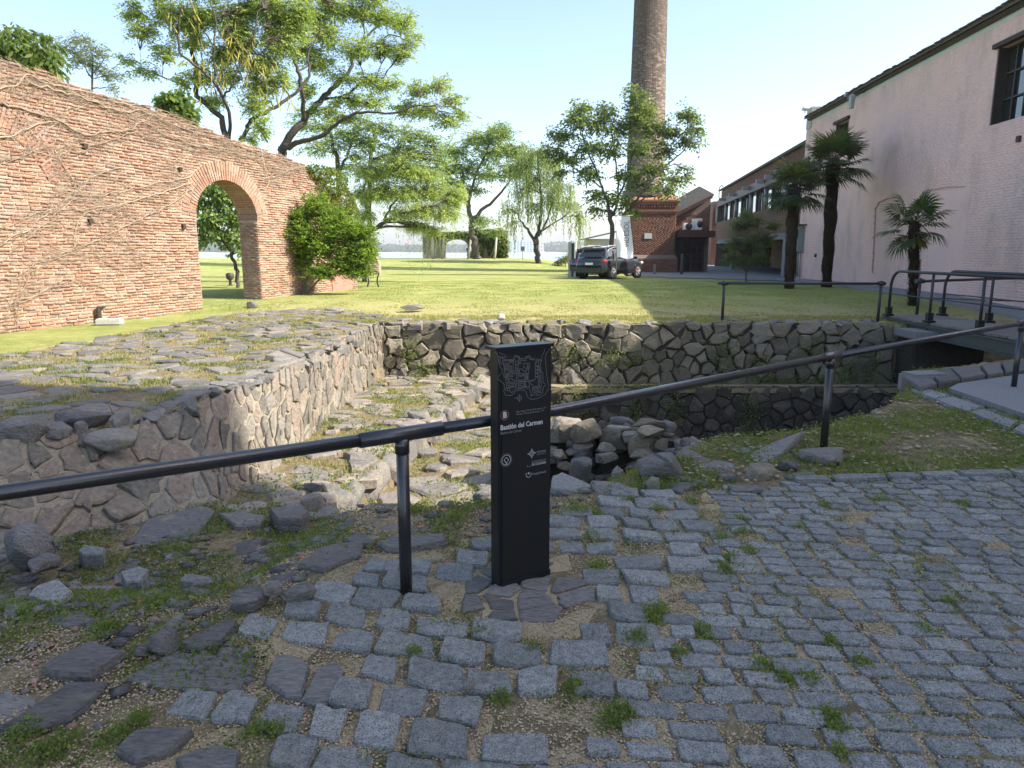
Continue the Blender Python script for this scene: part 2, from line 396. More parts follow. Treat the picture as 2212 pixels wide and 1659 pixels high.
def rock_geo(c, size, r, n=16, rz=None, flat=0.):
    bm = bmesh.new()
    for i in range(n):
        v = Vector((r.gauss(0, 1), r.gauss(0, 1), r.gauss(0, 1))).normalized() * r.uniform(.82, 1.06)
        if flat: v.z = max(-flat, min(flat, v.z)) / flat
        bm.verts.new(v)
    res = bmesh.ops.convex_hull(bm, input=bm.verts)
    for v in [g for g in res['geom_interior'] + res['geom_unused'] if isinstance(g, bmesh.types.BMVert)]:
        if v.is_valid: bm.verts.remove(v)
    bmesh.ops.bevel(bm, geom=list(bm.edges), offset=.07, segments=1, affect='EDGES')
    bm.verts.index_update(); M = Matrix.Rotation(rz if rz is not None else r.uniform(0, 6.3), 3, 'Z') @ Matrix.Rotation(r.uniform(-.15, .15), 3, 'X')
    V = [M @ Vector((v.co.x * size[0] / 2, v.co.y * size[1] / 2, v.co.z * size[2] / 2)) + Vector(c) for v in bm.verts]
    F = [[v.index for v in f.verts] for f in bm.faces]; bm.free(); return V, F

def brick_field(O, U, Nn, L, v0, v1, mat, parent, bl=.27, bh=.055, pitch=.07, joint=.015, proud=.012, jitter=.004,
                blocked=None, top=None, limit=0, name='brick', stuff='bricks', seed=1, vdir=(0, 0, 1), view_scale=1., bottom=None):
    """running-bond bricks on a face; blocked(v)->[(u0,u1)], top(u)->v"""
    r = random.Random(seed); O, U, Nn, Vd = Vector(O), Vector(U).normalized(), Vector(Nn).normalized(), Vector(vdir)
    rows = []; v = v0; k = 0
    while v + bh <= v1 + 1e-6:
        cuts = sorted(blocked(v + bh / 2)) if blocked else []
        segs = []; u = 0.
        for a, b in cuts:
            if a > u: segs.append((u, min(a, L)))
            u = max(u, b)
        if u < L: segs.append((u, L))
        for a, b in segs:
            u = a; first = True
            while u < b - .02:
                l = bl * r.uniform(.93, 1.06)
                if first and k % 2: l *= .5
                first = False; e = min(u + l, b)
                if b - e < bl * .25: e = b
                ok = (top is None or v + bh <= top((u + e) / 2)) and (bottom is None or v >= bottom((u + e) / 2))
                if ok and e - joint - u > .02: rows.append((u, e - joint, v, v + bh))
                u = e
        v += pitch; k += 1
    if not rows: return
    A = np.array(rows); n = len(A)
    j = lambda s: rng.uniform(-s, s, n)
    u0 = A[:, 0] + j(jitter); u1 = A[:, 1] + j(jitter); a0 = A[:, 2] + j(jitter * .6); a1 = A[:, 3] + j(jitter * .6)
    w = np.maximum(.001, proud * (1 + j(.6))); ins = np.minimum(.007, bh * .13)
    t = j(jitter * .8)
    C = [(u0, a0 - t, -.01), (u1, a0 + t, -.01), (u1, a1 + t, -.01), (u0, a1 - t, -.01), (u0 + ins, a0 - t + ins, w), (u1 - ins, a0 + t + ins, w * (1 + j(.3))), (u1 - ins, a1 + t - ins, w), (u0 + ins, a1 - t - ins, w * (1 + j(.3)))]
    V = np.zeros((n, 8, 3)); o_, u_, n_, v_ = (np.array(x) for x in (O, U, Nn, Vd))
    for i, (a, b, c) in enumerate(C):
        V[:, i, :] = o_ + np.outer(a, u_) + np.outer(b, v_) + np.outer(np.broadcast_to(c, (n,)), n_)
    FT = np.array([(4, 5, 6, 7), (0, 1, 5, 4), (1, 2, 6, 5), (2, 3, 7, 6), (3, 0, 4, 7)])
    if np.dot(np.cross(u_, v_), n_) < 0: FT = FT[:, ::-1]
    idx = np.arange(n)
    if limit:
        cen = V.mean(1); d = np.linalg.norm(cen - np.array((0, 0, EYE)), axis=1)
        az = np.abs(np.arctan2(cen[:, 0], cen[:, 1])); sz = (u1 - u0) / d ** 2 * (az < .6)
        order = np.argsort(-sz); big = order[:limit]; idx = order[limit:]
        for i in big:
            me = bpy.data.meshes.new(name); me.from_pydata(V[i].tolist(), [], FT.tolist()); me.materials.append(mat)
            link(bpy.data.objects.new(name, me), parent)
    V = V[idx]; m = len(V)
    if m:
        F = (np.arange(m)[:, None, None] * 8 + FT[None]).reshape(-1, 4)
        np_obj(stuff, V.reshape(-1, 3), F, mat, parent, rnd=np.repeat(rng.random(m), 8), kind='stuff')

def leaves_obj(name, P, D, size, mat, parent=None, kind=None, n=1, spread=.6, droop=0., wide=.5, rndbase=None, rv=.35):
    """P (m,3) centres, D (m,3) directions: small leaf quads folded along the direction"""
    m = len(P); P = np.asarray(P); D = np.asarray(D)
    D = D + rng.normal(0, spread, (m, 3)); D[:, 2] -= droop; D /= np.linalg.norm(D, axis=1)[:, None] + 1e-9
    A = rng.normal(0, 1, (m, 3)); A[:, 2] *= .6; S = np.cross(D, A); S /= np.linalg.norm(S, axis=1)[:, None] + 1e-9
    s = (size * rng.uniform(.6, 1.3, m))[:, None]
    V = np.stack([P, P + D * s * .5 + S * s * wide * .5, P + D * s, P + D * s * .5 - S * s * wide * .5], 1)
    F = (np.arange(m)[:, None] * 4 + np.arange(4)[None])
    rb = rng.random(m) if rndbase is None else (rndbase * (1 - rv) + rng.random(m) * rv)
    return np_obj(name, V.reshape(-1, 3), F, mat, parent, rnd=np.repeat(rb, 4) * .999, kind=kind)
def tubes_np(P, Rr, n=3):
    """P (m,k,3), Rr (m,k) -> many thin tubes at once"""
    m, k, _ = P.shape
    T = np.gradient(P, axis=1); T /= np.linalg.norm(T, axis=2)[..., None] + 1e-9
    A = np.array((.3, .5, .8)); X = np.cross(T, A); X /= np.linalg.norm(X, axis=2)[..., None] + 1e-9; Yv = np.cross(T, X)
    an = 2 * math.pi * np.arange(n) / n
    V = P[:, :, None, :] + Rr[:, :, None, None] * (X[:, :, None, :] * np.cos(an)[None, None, :, None] + Yv[:, :, None, :] * np.sin(an)[None, None, :, None])
    base = (np.arange(m) * k * n)[:, None, None]; i = np.arange(k - 1)[None, :, None] * n; j = np.arange(n)[None, None, :]; j2 = (j + 1) % n
    F = np.stack([base + i + j, base + i + j2, base + i + n + j2, base + i + n + j], -1).reshape(-1, 4)
    return V.reshape(-1, 3), F

# ------------------------------------------------------------ lie of the land
def ss(t): t = np.clip(t, 0, 1); return t * t * (3 - 2 * t)
TOPL = [Vector((-6.6, 3.6, .2)), Zp(-160, 1010, .18), Zp(0, 962, .16), Zp(200, 932, .15), Zp(400, 895, .12), Zp(620, 800, .1), Zp(740, 740, .08), Zp(828, 702, .06)]
BASEL = [Vector((-5.6, 3.0, -.35)), Zp(-160, 1235, -.42), Zp(0, 1205, -.45), Zp(200, 1165, -.5), Zp(470, 1108, -.52), Zp(620, 1000, -.68), Zp(740, 888, -.9), Zp(843, 803, -1.15)]
FARY = TOPL[-1].y
NEARB = [tuple(BASEL[4][:2]), (-1.5, 4.5), (-.6, 4.42), (.5, 4.75), (1.3, 5.5), (1.7, 6.1), (2.7, 6.25), (3.6, 7.1), (4.5, 8.1), (5.0, 8.9), (5.5, 9.75), (8.0, 11.0), (14, 11.2)]
PIT = [tuple(p[:2]) for p in reversed(TOPL[4:])] + [tuple(BASEL[4][:2])] + NEARB[1:] + [(14, FARY), (TOPL[-1].x, FARY)]
SKIRT = [tuple(p[:2]) for p in TOPL[:5]] + [tuple(p[:2]) for p in reversed(BASEL[:5])]
TERR = [(p.x - .14, p.y + .05) for p in TOPL] + [(-3.2, 30), (-30, 30), (-30, 3.6)]
def edge_x(y): return np.interp(y, [5, 9, 12, 16], [-1.65, -1.2, -.95, -.4])
def ground_h(x, y):
    x = np.asarray(x, float); y = np.asarray(y, float)
    z = np.interp(y, [-6, 0, 13, 16, 18, 22, 30, 37, 50, 60, 72, 80, 96, 110], [0, 0, .05, .06, .12, .28, .3, .22, .12, .2, .3, -.6, -6.2, -6.5])
    z = z + .66 * ss((y - 54) / 11) * (1 - ss((y - 78) / 10)) * (1 - ss((x - 1) / 7))
    rub = -.45 * ss((y - 3.0) / 1.3) * ss((-x - .9) / 1.0) * (y < 7)
    z = np.where(y < 7.2, z + rub, z)
    bw = np.clip((np.interp(y, [5, 10, 14, 19], [-9.4, -10, -9.9, -8.6]) - x) / 1.5, 0, 1)
    terr = inpoly(x, y, TERR)
    z = np.where(terr & (y < 16.5), .12 + .05 * ss((8 - y) / 4) - .12 * ss(bw) * ss((15 - y) / 3), z)
    z = np.where(terr & (y >= 16.5), np.interp(y, [16.5, 22, 60, 400], [.1, .3, .3, .3]) * (y < 30) + z * (y >= 30), z)
    # little bank beside the right-hand post
    z = z + .06 * np.exp(-((x - 2.9) ** 2 + (y - 6.2) ** 2) / .8) * (y < 7.5)
    z = np.where(inpoly(x, y, SKIRT) & ~terr, -.62, z)
    pit = inpoly(x, y, PIT) & ~(terr & (x < -2.6))
    z1 = -.46 - .058 * (y - 5)
    fl = np.where(x < edge_x(y), z1, np.where(x < .75, z1 - .28, -3.))
    d = dpoly(x, y, NEARB, False)
    nb = np.where(x < .8, z - d * .62 - .02, np.where(x < 2.8, np.where(d < 1.5, -np.minimum(d * .6, .85), -3), -d * 2.2))
    zz = np.maximum(fl, nb)
    zz = np.where((x > 8.2) & (y > 12.2), -1.9 + .5 * ss((x - 9.5) / 3), zz)
    zz = np.where((y > FARY - .55) & (x > -.35), np.maximum(zz, -1.22), zz) if False else zz
    return np.where(pit, zz, z)
def gh(x, y): return float(ground_h(np.array([x]), np.array([y]))[0])
def axis(marks):
    out = []
    for a, b, s in marks: out += list(np.arange(a, b - 1e-6, s))
    return np.array(out + [marks[-1][1]])
XS = axis([(-400, -60, 20), (-60, -14, 2), (-14, -6, .3), (-6, 7, .1), (7, 14, .25), (14, 60, 2), (60, 400, 20)])
YS = axis([(-30, -6, 2), (-6, 1.5, .5), (1.5, 12, .1), (12, 18, .1), (18, 40, .5), (40, 110, 1.5), (110, 130, 5)])
GX, GY = np.meshgrid(XS, YS); GZ = ground_h(GX, GY)
GZ = GZ + np.where((np.abs(GX) < 7) & (GY < 18), rng.normal(0, .006, GX.shape), 0)
nx, ny = len(XS), len(YS); ii = np.arange(nx - 1)[None, :] + np.arange(ny - 1)[:, None] * nx
GF = np.stack([ii, ii + 1, ii + 1 + nx, ii + nx], -1).reshape(-1, 4)
# how grassy the soil is
gw = np.ones(GX.shape)
dT = dpoly(GX, GY, [(p.x, p.y) for p in (Zp(-300, 830, .1), Zp(0, 772, .1), Zp(200, 738, .1), Zp(350, 706, .12), Zp(500, 670, .2), Zp(720, 664, .2))], False)
tflag = [tuple(p[:2]) for p in TOPL] + [tuple(Zp(x, y, z)[:2]) for x, y, z in ((830, 688, .08), (720, 664, .2), (500, 670, .2), (350, 706, .12), (200, 738, .1), (0, 772, .1), (-300, 830, .1))]
TERRP = tflag
inT = inpoly(GX, GY, tflag)
gw = np.where(inT, .35, gw)
gw = np.where(GY < 15.5, np.where(inT | (GX < -6), gw, .12), gw)
gw = np.where((GX < -6) & (~inT) & (GY < 16), 1., gw)
gw = np.where((GY > 15) & (GY < 23) & (GX > -6.5) & ~inT, .5 + .5 * np.clip((GY - 15.6) / 7, 0, 1), gw)
gw = np.where((GX > 2.2) & (GY > 5) & (GY < 12) & ~inpoly(GX, GY, PIT), .4, gw)
gw = np.where(inpoly(GX, GY, PIT), .1, gw)

def ground_mat():
    m, t, b, out = nodes('ground_grass_and_grit')
    pos = N(t, 'ShaderNodeNewGeometry').outputs['Position']; gr = N(t, 'ShaderNodeAttribute', attribute_name='rnd').outputs['Fac']
    n1 = noise_n(t, pos, .5, 5, .6); n2 = noise_n(t, pos, 3.2, 5, .65); n3 = noise_n(t, pos, 38, 4, .7); n4 = noise_n(t, pos, 8, 3, .6)
    lawn = ramp(t, math_n(t, 'ADD', math_n(t, 'MULTIPLY', n1, .45), math_n(t, 'MULTIPLY', n2, .55)), [(.3, (.18, .235, .06)), (.45, (.265, .3, .09)), (.6, (.38, .38, .14)), (.75, (.5, .45, .25))])
    lawn = mixc(t, .6, lawn, mixc(t, 1., lawn, math_n(t, 'ADD', math_n(t, 'MULTIPLY', n3, 1.3), .35), 'MULTIPLY'))
    st_ = ramp(t, n4, [(.3, (.34, .3, .13)), (.6, (.5, .43, .22))]); lawn = mixc(t, ramp(t, math_n(t, 'ADD', gr, math_n(t, 'MULTIPLY', math_n(t, 'SUBTRACT', n2, .5), .7)), [(.55, (1, 1, 1)), (.95, (0, 0, 0))]), lawn, st_)
    dirt = ramp(t, math_n(t, 'ADD', math_n(t, 'MULTIPLY', n4, .5), math_n(t, 'MULTIPLY', n3, .5)), [(.3, (.13, .1, .06)), (.5, (.25, .2, .12)), (.62, (.36, .29, .18)), (.8, (.46, .38, .25))])
    f = ramp(t, math_n(t, 'ADD', gr, math_n(t, 'MULTIPLY', math_n(t, 'SUBTRACT', n2, .5), 1.1)), [(.38, (0, 0, 0)), (.62, (1, 1, 1))])
    t.links.new(mixc(t, f, dirt, lawn), b.inputs['Base Color']); b.inputs['Roughness'].default_value = 1; b.inputs['Specular IOR Level'].default_value = .1
    bp = N(t, 'ShaderNodeBump'); bp.inputs['Strength'].default_value = 1.; bp.inputs['Distance'].default_value = .05
    t.links.new(math_n(t, 'ADD', n3, n4), bp.inputs['Height']); t.links.new(bp.outputs[0], b.inputs['Normal'])
    return m
MT['ground'] = ground_mat()
o = np_obj('ground', np.stack([GX, GY, GZ], -1).reshape(-1, 3), GF, MT['ground'], rnd=gw.ravel(), smooth=False, kind='structure')

# water, far shore
m, t, b, out = nodes('pale_river'); pos = N(t, 'ShaderNodeNewGeometry').outputs['Position']
b.inputs['Base Color'].default_value = (.26, .32, .36, 1); b.inputs['Roughness'].default_value = .22
bp = N(t, 'ShaderNodeBump'); bp.inputs['Strength'].default_value = .35; bp.inputs['Distance'].default_value = .3
t.links.new(noise_n(t, pos, .35, 4, .6, (.4, 1, 1)), bp.inputs['Height']); t.links.new(bp.outputs[0], b.inputs['Normal'])
MT['water'] = m
WZ = -5.0
np_obj('river', [(-2600, 85, WZ), (2600, 85, WZ), (2600, 2160, WZ), (-2600, 2160, WZ)], np.array([(0, 1, 2, 3)]), MT['water'], kind='structure')
MT['sand'] = rocky('pale_beach_sand', [(0, (.5, .43, .32)), (1, (.6, .52, .4))], mottle=.02, bscale=.1, bump=.1)
MT['farwood'] = leafy('far_wood_leaves', [(0, (.025, .05, .02)), (.5, (.045, .075, .03)), (1, (.08, .1, .04))], trans=.15)
V = []; xs = np.linspace(-2600, 2600, 90)
for x in xs: V += [(x, 2100, WZ - .5), (x, 2150 + 20 * math.sin(x / 130), WZ + 2 + math.sin(x / 90)), (x, 2350, WZ + 6), (x, 2700, WZ + 10 + 5 * math.sin(x / 300))]
F = [(i * 4 + j, i * 4 + 4 + j, i * 4 + 5 + j, i * 4 + 1 + j) for i in range(89) for j in range(3)]
np_obj('far_shore', V, np.array(F), MT['sand'], kind='structure')
# the wood on the far shore reads as one mass
P = []; Dd = []; rb = []
for k in range(760):
    x = rng.uniform(-1500, 1250); y = rng.uniform(2160, 2420); hgt = rng.uniform(13, 24) * (1.15 if y > 2300 else .9) + 8 * math.sin(x / 210) * (y > 2260)
    rr = rng.uniform(11, 21); n = 150
    a = rng.normal(0, 1, (n, 3)); a /= np.linalg.norm(a, axis=1)[:, None]
    q = a * np.array((rr, rr, hgt * .52)) * rng.uniform(.8, 1, (n, 1)) + np.array((x, y, WZ + 3 + hgt * .5)); P.append(q); Dd.append(a); rb.append(np.full(n, rng.random()))
P = np.concatenate(P); Dd = np.concatenate(Dd); rb = np.concatenate(rb)
leaves_obj('far_wood', P, Dd, 7.5, MT['farwood'], kind='stuff', spread=.7, wide=.9, rndbase=rb)
bpy.data.objects['far_wood']['label'] = 'hazy line of trees along the far bank of the river'
MT['farwhite'] = plain('far_white_wall', (.7, .69, .66), dirt=.05, dscale=.1)
MT['farblue'] = plain('far_blue_grey_wall', (.45, .55, .6), dirt=.05, dscale=.1)
MT['farroof'] = plain('far_red_roof', (.4, .17, .1), dirt=.1, dscale=.1)
MT['farglass'] = plain('far_window', (.16, .2, .24), dirt=.05, dscale=.1)
def far_house(px, py, wpx, hpx, Y, wall, roof, label, name='far_house', rows=1, cols=3):
    c = Yp(px, py, Y); wd = wpx / FOC * Y; h = hpx / FOC * Y
    t = thing(name, label, 'building', (c.x, Y, c.z), 0)
    MB().box((0, 6, h / 2), (wd, 12, h)).build('wall', wall, t)
    if roof:
        b = MB(); b.slab([(-wd / 2 - 1, -1, h), (wd / 2 + 1, -1, h), (wd / 2 - 2, 6, h + 5), (-wd / 2 + 2, 6, h + 5)], (0, 0, .6)); b.slab([(-wd / 2 - 1, 13, h), (wd / 2 + 1, 13, h), (wd / 2 - 2, 6, h + 5), (-wd / 2 + 2, 6, h + 5)], (0, 0, .6)); b.build('roof', roof, t)
    for r_ in range(rows):
        for c_ in range(cols):
            MB().box((-wd / 2 + wd * (c_ + .5) / cols, -.15, h * (r_ + .5) / rows), (wd / cols * .55, .3, h / rows * .5)).build('window', MT['farglass'], t)
far_house(1133, 545.5, 62, 23, 2140, MT['farblue'], None, 'long pale blue hotel block on the far bank right of the willow', 'far_hotel', 5, 9)
far_house(1170, 543.5, 8, 20, 2135, MT['farwhite'], None, 'narrow white gable end at the right end of the far hotel', rows=3, cols=1)
far_house(1035, 530, 22, 7, 2300, MT['farwhite'], MT['farroof'], 'far white house with red roof left of the willow trunk')
far_house(1052, 541, 9, 6, 2200, MT['farwhite'], MT['farroof'], 'small far house near the water left of the willow trunk', cols=2)
far_house(1100, 535, 10, 6, 2290, MT['farwhite'], None, 'small white cube house among the far trees', cols=2)
far_house(1196, 538, 9, 7, 2290, MT['farwhite'], MT['farroof'], 'far white house right of the hotel block', cols=2)
far_house(880, 531, 8, 5, 2300, MT['farwhite'], MT['farroof'], 'tiny far house in the wood left of the ivy ruin', cols=2)

# ------------------------------------------------------------ the excavation walls
def fake_len(P): return [0] + list(np.cumsum([ (P[i + 1] - P[i]).length for i in range(len(P) - 1)]))
def ribbon_wall(name, label, T, B, H, s, mat, mort, gap, h, seed, aspect=1.3, rounded=True, parts=300, cat='stone wall', backdep=.35, rough=.03, tilt=.15):
    t = thing(name, label, cat, (0, 0, 0))
    mid = [(a + b) / 2 for a, b in zip(T, B)]; S = fake_len(mid); L = S[-1]
    def at(u, f):
        u = min(max(u, 0), L - 1e-6); i = max(0, int(np.searchsorted(S, u, 'right')) - 1); i = min(i, len(S) - 2); a = (u - S[i]) / (S[i + 1] - S[i])
        tp = T[i].lerp(T[i + 1], a); bp_ = B[i].lerp(B[i + 1], a)
        n = (T[i + 1] - T[i]).cross(bp_ - tp).normalized()
        if n.dot(Vector((0, 0, EYE)) - tp) < 0: n = -n
        return tp.lerp(bp_, f), n
    def mf(u, v, w):
        p, n = at(u, 1 - v / H)
        k = mnoise.noise(Vector((u * .9, v * .9, seed))) * .05
        return p + n * (w + k)
    back = MB(); nu = max(2, int(L / .3)); V = []; F = []
    for i in range(nu + 1):
        for j in range(5): V.append(mf(L * i / nu, H * j / 4, -.0))
    for i in range(nu):
        for j in range(4): a = i * 5 + j; F.append((a, a + 5, a + 6, a + 1))
    nb_ = len(V); V2 = [mf(L * i / nu, H * j / 4, -backdep) for i in range(nu + 1) for j in range(5)]
    V += V2; F += [tuple(nb_ + k for k in f) for f in F]
    for i in range(nu): F.append((i * 5 + 4, i * 5 + 9, nb_ + i * 5 + 9, nb_ + i * 5 + 4))
    for j in range(4): F.append((j, j + 1, nb_ + j + 1, nb_ + j)); k = nu * 5 + j; F.append((k, k + 1, nb_ + k + 1, nb_ + k))
    back.add(V, F); back.build('mortar_core', mort, t)
    r = random.Random(seed); geos = []
    P = rubble_points(0, L, 0, H, s, seed, aspect)
    for i, poly in vcells(P, [(0, -.02), (L, -.02), (L, H + .05), (0, H + .05)]):
        a = area(poly)
        V, F = stone_geo(poly, gap * r.uniform(.3, 2.3), h * r.uniform(.4, 1.9), mf, r, rough, rounded, .05, .86, tilt)
        c = V[-1]; geos.append((seen(c, a), V, F, r.random()))
    pieces(geos, 'stone', mat, t, parts, 'small_stones')
    return t, mf, L
ribbon_wall('pit_side_wall', 'sloping rubble stone wall with pale mortar along the left of the pit', TOPL, BASEL, .82, .2, MT['walls'], MT['mortar'], .011, .022, 3, aspect=1.1, rounded=False, rough=.055)
a, b_ = TOPL[-1], BASEL[-1]
FW0 = Vector((a.x, FARY, .06)); 
ribbon_wall('pit_back_wall', 'dark dry-stone wall across the far side of the pit below the lawn',
    [Vector((x, FARY, .04 + .05 * math.sin(x * 3))) for x in (a.x - .2, -1, 1, 3, 5, 7, 8.35)], [Vector((x, FARY - .12, -1.24)) for x in (a.x - .2, -1, 1, 3, 5, 7, 8.35)],
    1.28, .27, MT['wallf'], MT['mortard'], .011, .06, 5, aspect=1.35, rounded=False, rough=.065)
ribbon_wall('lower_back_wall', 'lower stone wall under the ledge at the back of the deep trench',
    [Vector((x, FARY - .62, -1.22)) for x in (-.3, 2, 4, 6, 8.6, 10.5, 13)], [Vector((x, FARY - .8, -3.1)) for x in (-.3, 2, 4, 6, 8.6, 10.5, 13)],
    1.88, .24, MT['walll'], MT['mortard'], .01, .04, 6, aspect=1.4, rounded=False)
bm_ = MB(); bm_.box((6.35, FARY - .34, -1.27), (13.3, .66, .1)); o = bm_.build('wall_ledge', rocky('mossy_ledge_earth', [(0, (.2, .17, .1)), (.6, (.32, .27, .16)), (1, (.2, .23, .08))], mottle=4, bscale=30, bump=.8)); o['kind'] = 'structure'
wl_ = bpy.data.objects['pit_back_wall']; r = random.Random(15); cps = []
for k in range(46):
    x = r.uniform(-2.8, 8.2); l = r.uniform(.16, .5); V, F = rock_geo((x, FARY + r.uniform(-.02, .3), .07 + r.uniform(0, .03)), (l, l * r.uniform(.5, .9), r.uniform(.05, .14)), r, 16, None, .5); cps.append((l, V, F, r.random()))
pieces(cps, 'coping_stone', MT['slate'], wl_)
wl_ = bpy.data.objects['pit_side_wall']; cps = []
for k in range(44):
    i = r.choice((2, 3, 4, 4, 4, 5, 5, 6)); p = TOPL[i].lerp(TOPL[i + 1] if i < 7 else TOPL[i], r.random()); l = r.uniform(.16, .46); V, F = rock_geo((p.x + r.uniform(-.3, .02), p.y, p.z + .02), (l, l * r.uniform(.5, .9), r.uniform(.05, .16)), r, 16, None, .5); cps.append((l, V, F, r.random()))
pieces(cps, 'coping_stone', MT['slate'], wl_)
# short buttress under the footbridge and the wall beyond it
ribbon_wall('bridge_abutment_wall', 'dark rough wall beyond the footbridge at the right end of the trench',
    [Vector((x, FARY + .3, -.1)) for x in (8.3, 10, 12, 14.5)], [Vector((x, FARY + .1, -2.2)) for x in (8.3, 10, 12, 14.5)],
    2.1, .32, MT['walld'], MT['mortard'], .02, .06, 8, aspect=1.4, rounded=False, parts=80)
t_ = thing('concrete_pier', 'block-shaped masonry pier under the left end of the footbridge', 'pier', (9.2, FARY - .35, 0))
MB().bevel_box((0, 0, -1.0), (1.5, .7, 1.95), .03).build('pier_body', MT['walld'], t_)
MB().bevel_box((-.62, -.38, -.05), (.75, .9, .16), .02).build('cap_slab', MT['concrete'], t_)

# ------------------------------------------------------------ rubble wall in the middle of the pit
RT = [Vector((p.x, 7.6 - .12 * i, p.z)) for i, p in enumerate([Yp(1120, 915, 7.6), Yp(1200, 905, 7.5), Yp(1330, 905, 7.4), Yp(1480, 925, 7.3), Yp(1540, 975, 7.2)])]
RT = [p - Vector((0, 0, .05)) for p in RT]; RB = [Vector((p.x, p.y - .25, -1.1)) for p in RT]
cw_ = thing('ruined_cross_wall', 'collapsing heap of rubble stones in the middle of the pit beside the sign', 'stone wall', (0, 0, 0)); r = random.Random(12); g_ = []
for k in range(150):
    f = r.random(); i = min(3, int(f * 4)); p = RT[i].lerp(RT[i + 1], f * 4 - i); v = r.random() ** .8; l = r.uniform(.12, .4) * (1 if v < .85 else 1.1); zz_ = -1.15 + (p.z + 1.15) * v - .02
    V, F = rock_geo((p.x + r.uniform(-.08, .08), p.y - .3 * (1 - v) + r.uniform(-.08, .14), zz_), (l, l * r.uniform(.5, .8), l * r.uniform(.35, .65)), r, 16, r.uniform(-.5, .5), .62); g_.append((l, V, F, r.random(), r.choice((MT['flag'], MT['flagf'], MT['slate'], MT['wallf']))))
pieces(g_, 'stone', MT['flag'], cw_)
b = MB(); b.slab([p + Vector((0, .1, -.12)) for p in RT] + [Vector((RT[4].x, RT[4].y, -1.5)), Vector((RT[0].x, RT[0].y, -1.5))], (0, .3, 0)); b.build('rubble_core', MT['mortard'], cw_)

# ------------------------------------------------------------ flat stones laid on the ground
def paving(t, name, poly, s, aspect, gap, h, mat, seed, keep=1., limit=300, rounded=False, skip=None, rough=.04, zoff=-.012, tilt=.08, rz=0., pts=None, stuff='small_stones', near_cut=None, jit=.42):
    r = random.Random(seed); xs = [p[0] for p in poly]; ys = [p[1] for p in poly]
    bx = (min(xs), max(xs), min(ys), max(ys)); P = pts or cell_points(bx[0], bx[1], bx[2], bx[3], s, aspect, jit, seed)
    geos = []; cells = vcells(P, [(bx[0], bx[2]), (bx[1], bx[2]), (bx[1], bx[3]), (bx[0], bx[3])])
    cen = np.array([(sum(p[0] for p in c) / len(c), sum(p[1] for p in c) / len(c)) for _, c in cells])
    ok = inpoly(cen[:, 0], cen[:, 1], poly)
    for (i, c), o_, ce in zip(cells, ok, cen):
        if not o_ or r.random() > keep or (skip and any(inpoly(ce[0:1], ce[1:2], s_)[0] for s_ in skip)): continue
        zc = gh(ce[0], ce[1]) + zoff; e = .06
        gx = (gh(ce[0] + e, ce[1]) - gh(ce[0] - e, ce[1])) / 2 / e; gy = (gh(ce[0], ce[1] + e) - gh(ce[0], ce[1] - e)) / 2 / e
        gx = max(-.3, min(.3, gx)); gy = max(-.3, min(.3, gy))
        mf = lambda x, y, w: Vector((x, y, zc + gx * (x - ce[0]) + gy * (y - ce[1]) + w))
        V, F = stone_geo(c, gap, h * r.uniform(.6, 1.4), mf, r, rough, rounded, .07, .88, tilt)
        geos.append((seen((ce[0], ce[1], zc), area(c)), V, F, r.random()))
    pieces(geos, name, mat, t, limit, stuff)
ter = thing('terrace_paving', 'sunlit slate flagstone terrace with grass between stones left of the pit', 'paving', (0, 0, 0))
paving(ter, 'flagstone', TERRP, .34, 1.35, .045, .035, MT['flag'], 21, keep=.8)
eg = thing('edge_paving', 'flat stones sunk in dry grass along the far edge of the pit', 'paving', (0, 0, 0))
paving(eg, 'flagstone', [(-2.9, FARY + .08), (8.3, FARY + .08), (8.3, FARY + .9), (5, FARY + 1.3), (4, FARY + .7), (1, FARY + .6), (-2.9, FARY + 1.4)], .32, 1.5, .07, .03, MT['flag'], 24, keep=.5)
pf = thing('pit_floor_paving', 'worn stone steps and slabs on the sunlit floor of the pit', 'paving', (0, 0, 0))
fx = [tuple(p[:2]) for p in (BASEL[7], BASEL[6], BASEL[5], BASEL[4])]
E_ = [(float(edge_x(y)), y) for y in (5.3, 7, 9, 11, 13, 15, 16.4)]
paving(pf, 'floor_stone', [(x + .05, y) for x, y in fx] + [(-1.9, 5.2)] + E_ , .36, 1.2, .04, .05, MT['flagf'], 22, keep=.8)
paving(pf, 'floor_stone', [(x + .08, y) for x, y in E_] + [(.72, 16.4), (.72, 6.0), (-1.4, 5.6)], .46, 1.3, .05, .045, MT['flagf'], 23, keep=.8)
# edge blocks of the step down and the blocks at the foot of the back wall
blocks = []
r = random.Random(5); y = 5.5
while y < 15.5:
    l = r.uniform(.3, .55); x = float(edge_x(y + l / 2)); z = gh(x - .15, y + l / 2)
    V, F = rock_geo((x - .02, y + l / 2, z - .12), (.3, l * 1.05, .3), r, 18, -.06, .6); blocks.append((seen((x, y, z), .1), V, F, r.random())); y += l
x = -2.7
for l in (.5, .35, .62, .66, .5, .4, .55, .5):
    V, F = rock_geo((x + l / 2, 15.7 + r.uniform(-.15, .1), -1.05), (l, .5, .42), r, 18, 0, .6); blocks.append((1, V, F, r.random())); x += l + .02
for px, py, wd, hh in ((905, 905, .46, .16), (985, 868, .42, .26), (920, 950, .4, .14), (700, 1060, .4, .16), (790, 1070, .4, .16), (675, 1100, .3, .16)):
    c = Zp(px, py, -.75 if py < 1000 else -.5); z = gh(c.x, c.y); V, F = rock_geo((c.x, c.y, z + hh * .3), (wd, wd * .8, hh), r, 18, r.uniform(-.3, .3), .6); blocks.append((2, V, F, r.random()))
pieces(blocks, 'edge_block', MT['flag'], pf, 90)
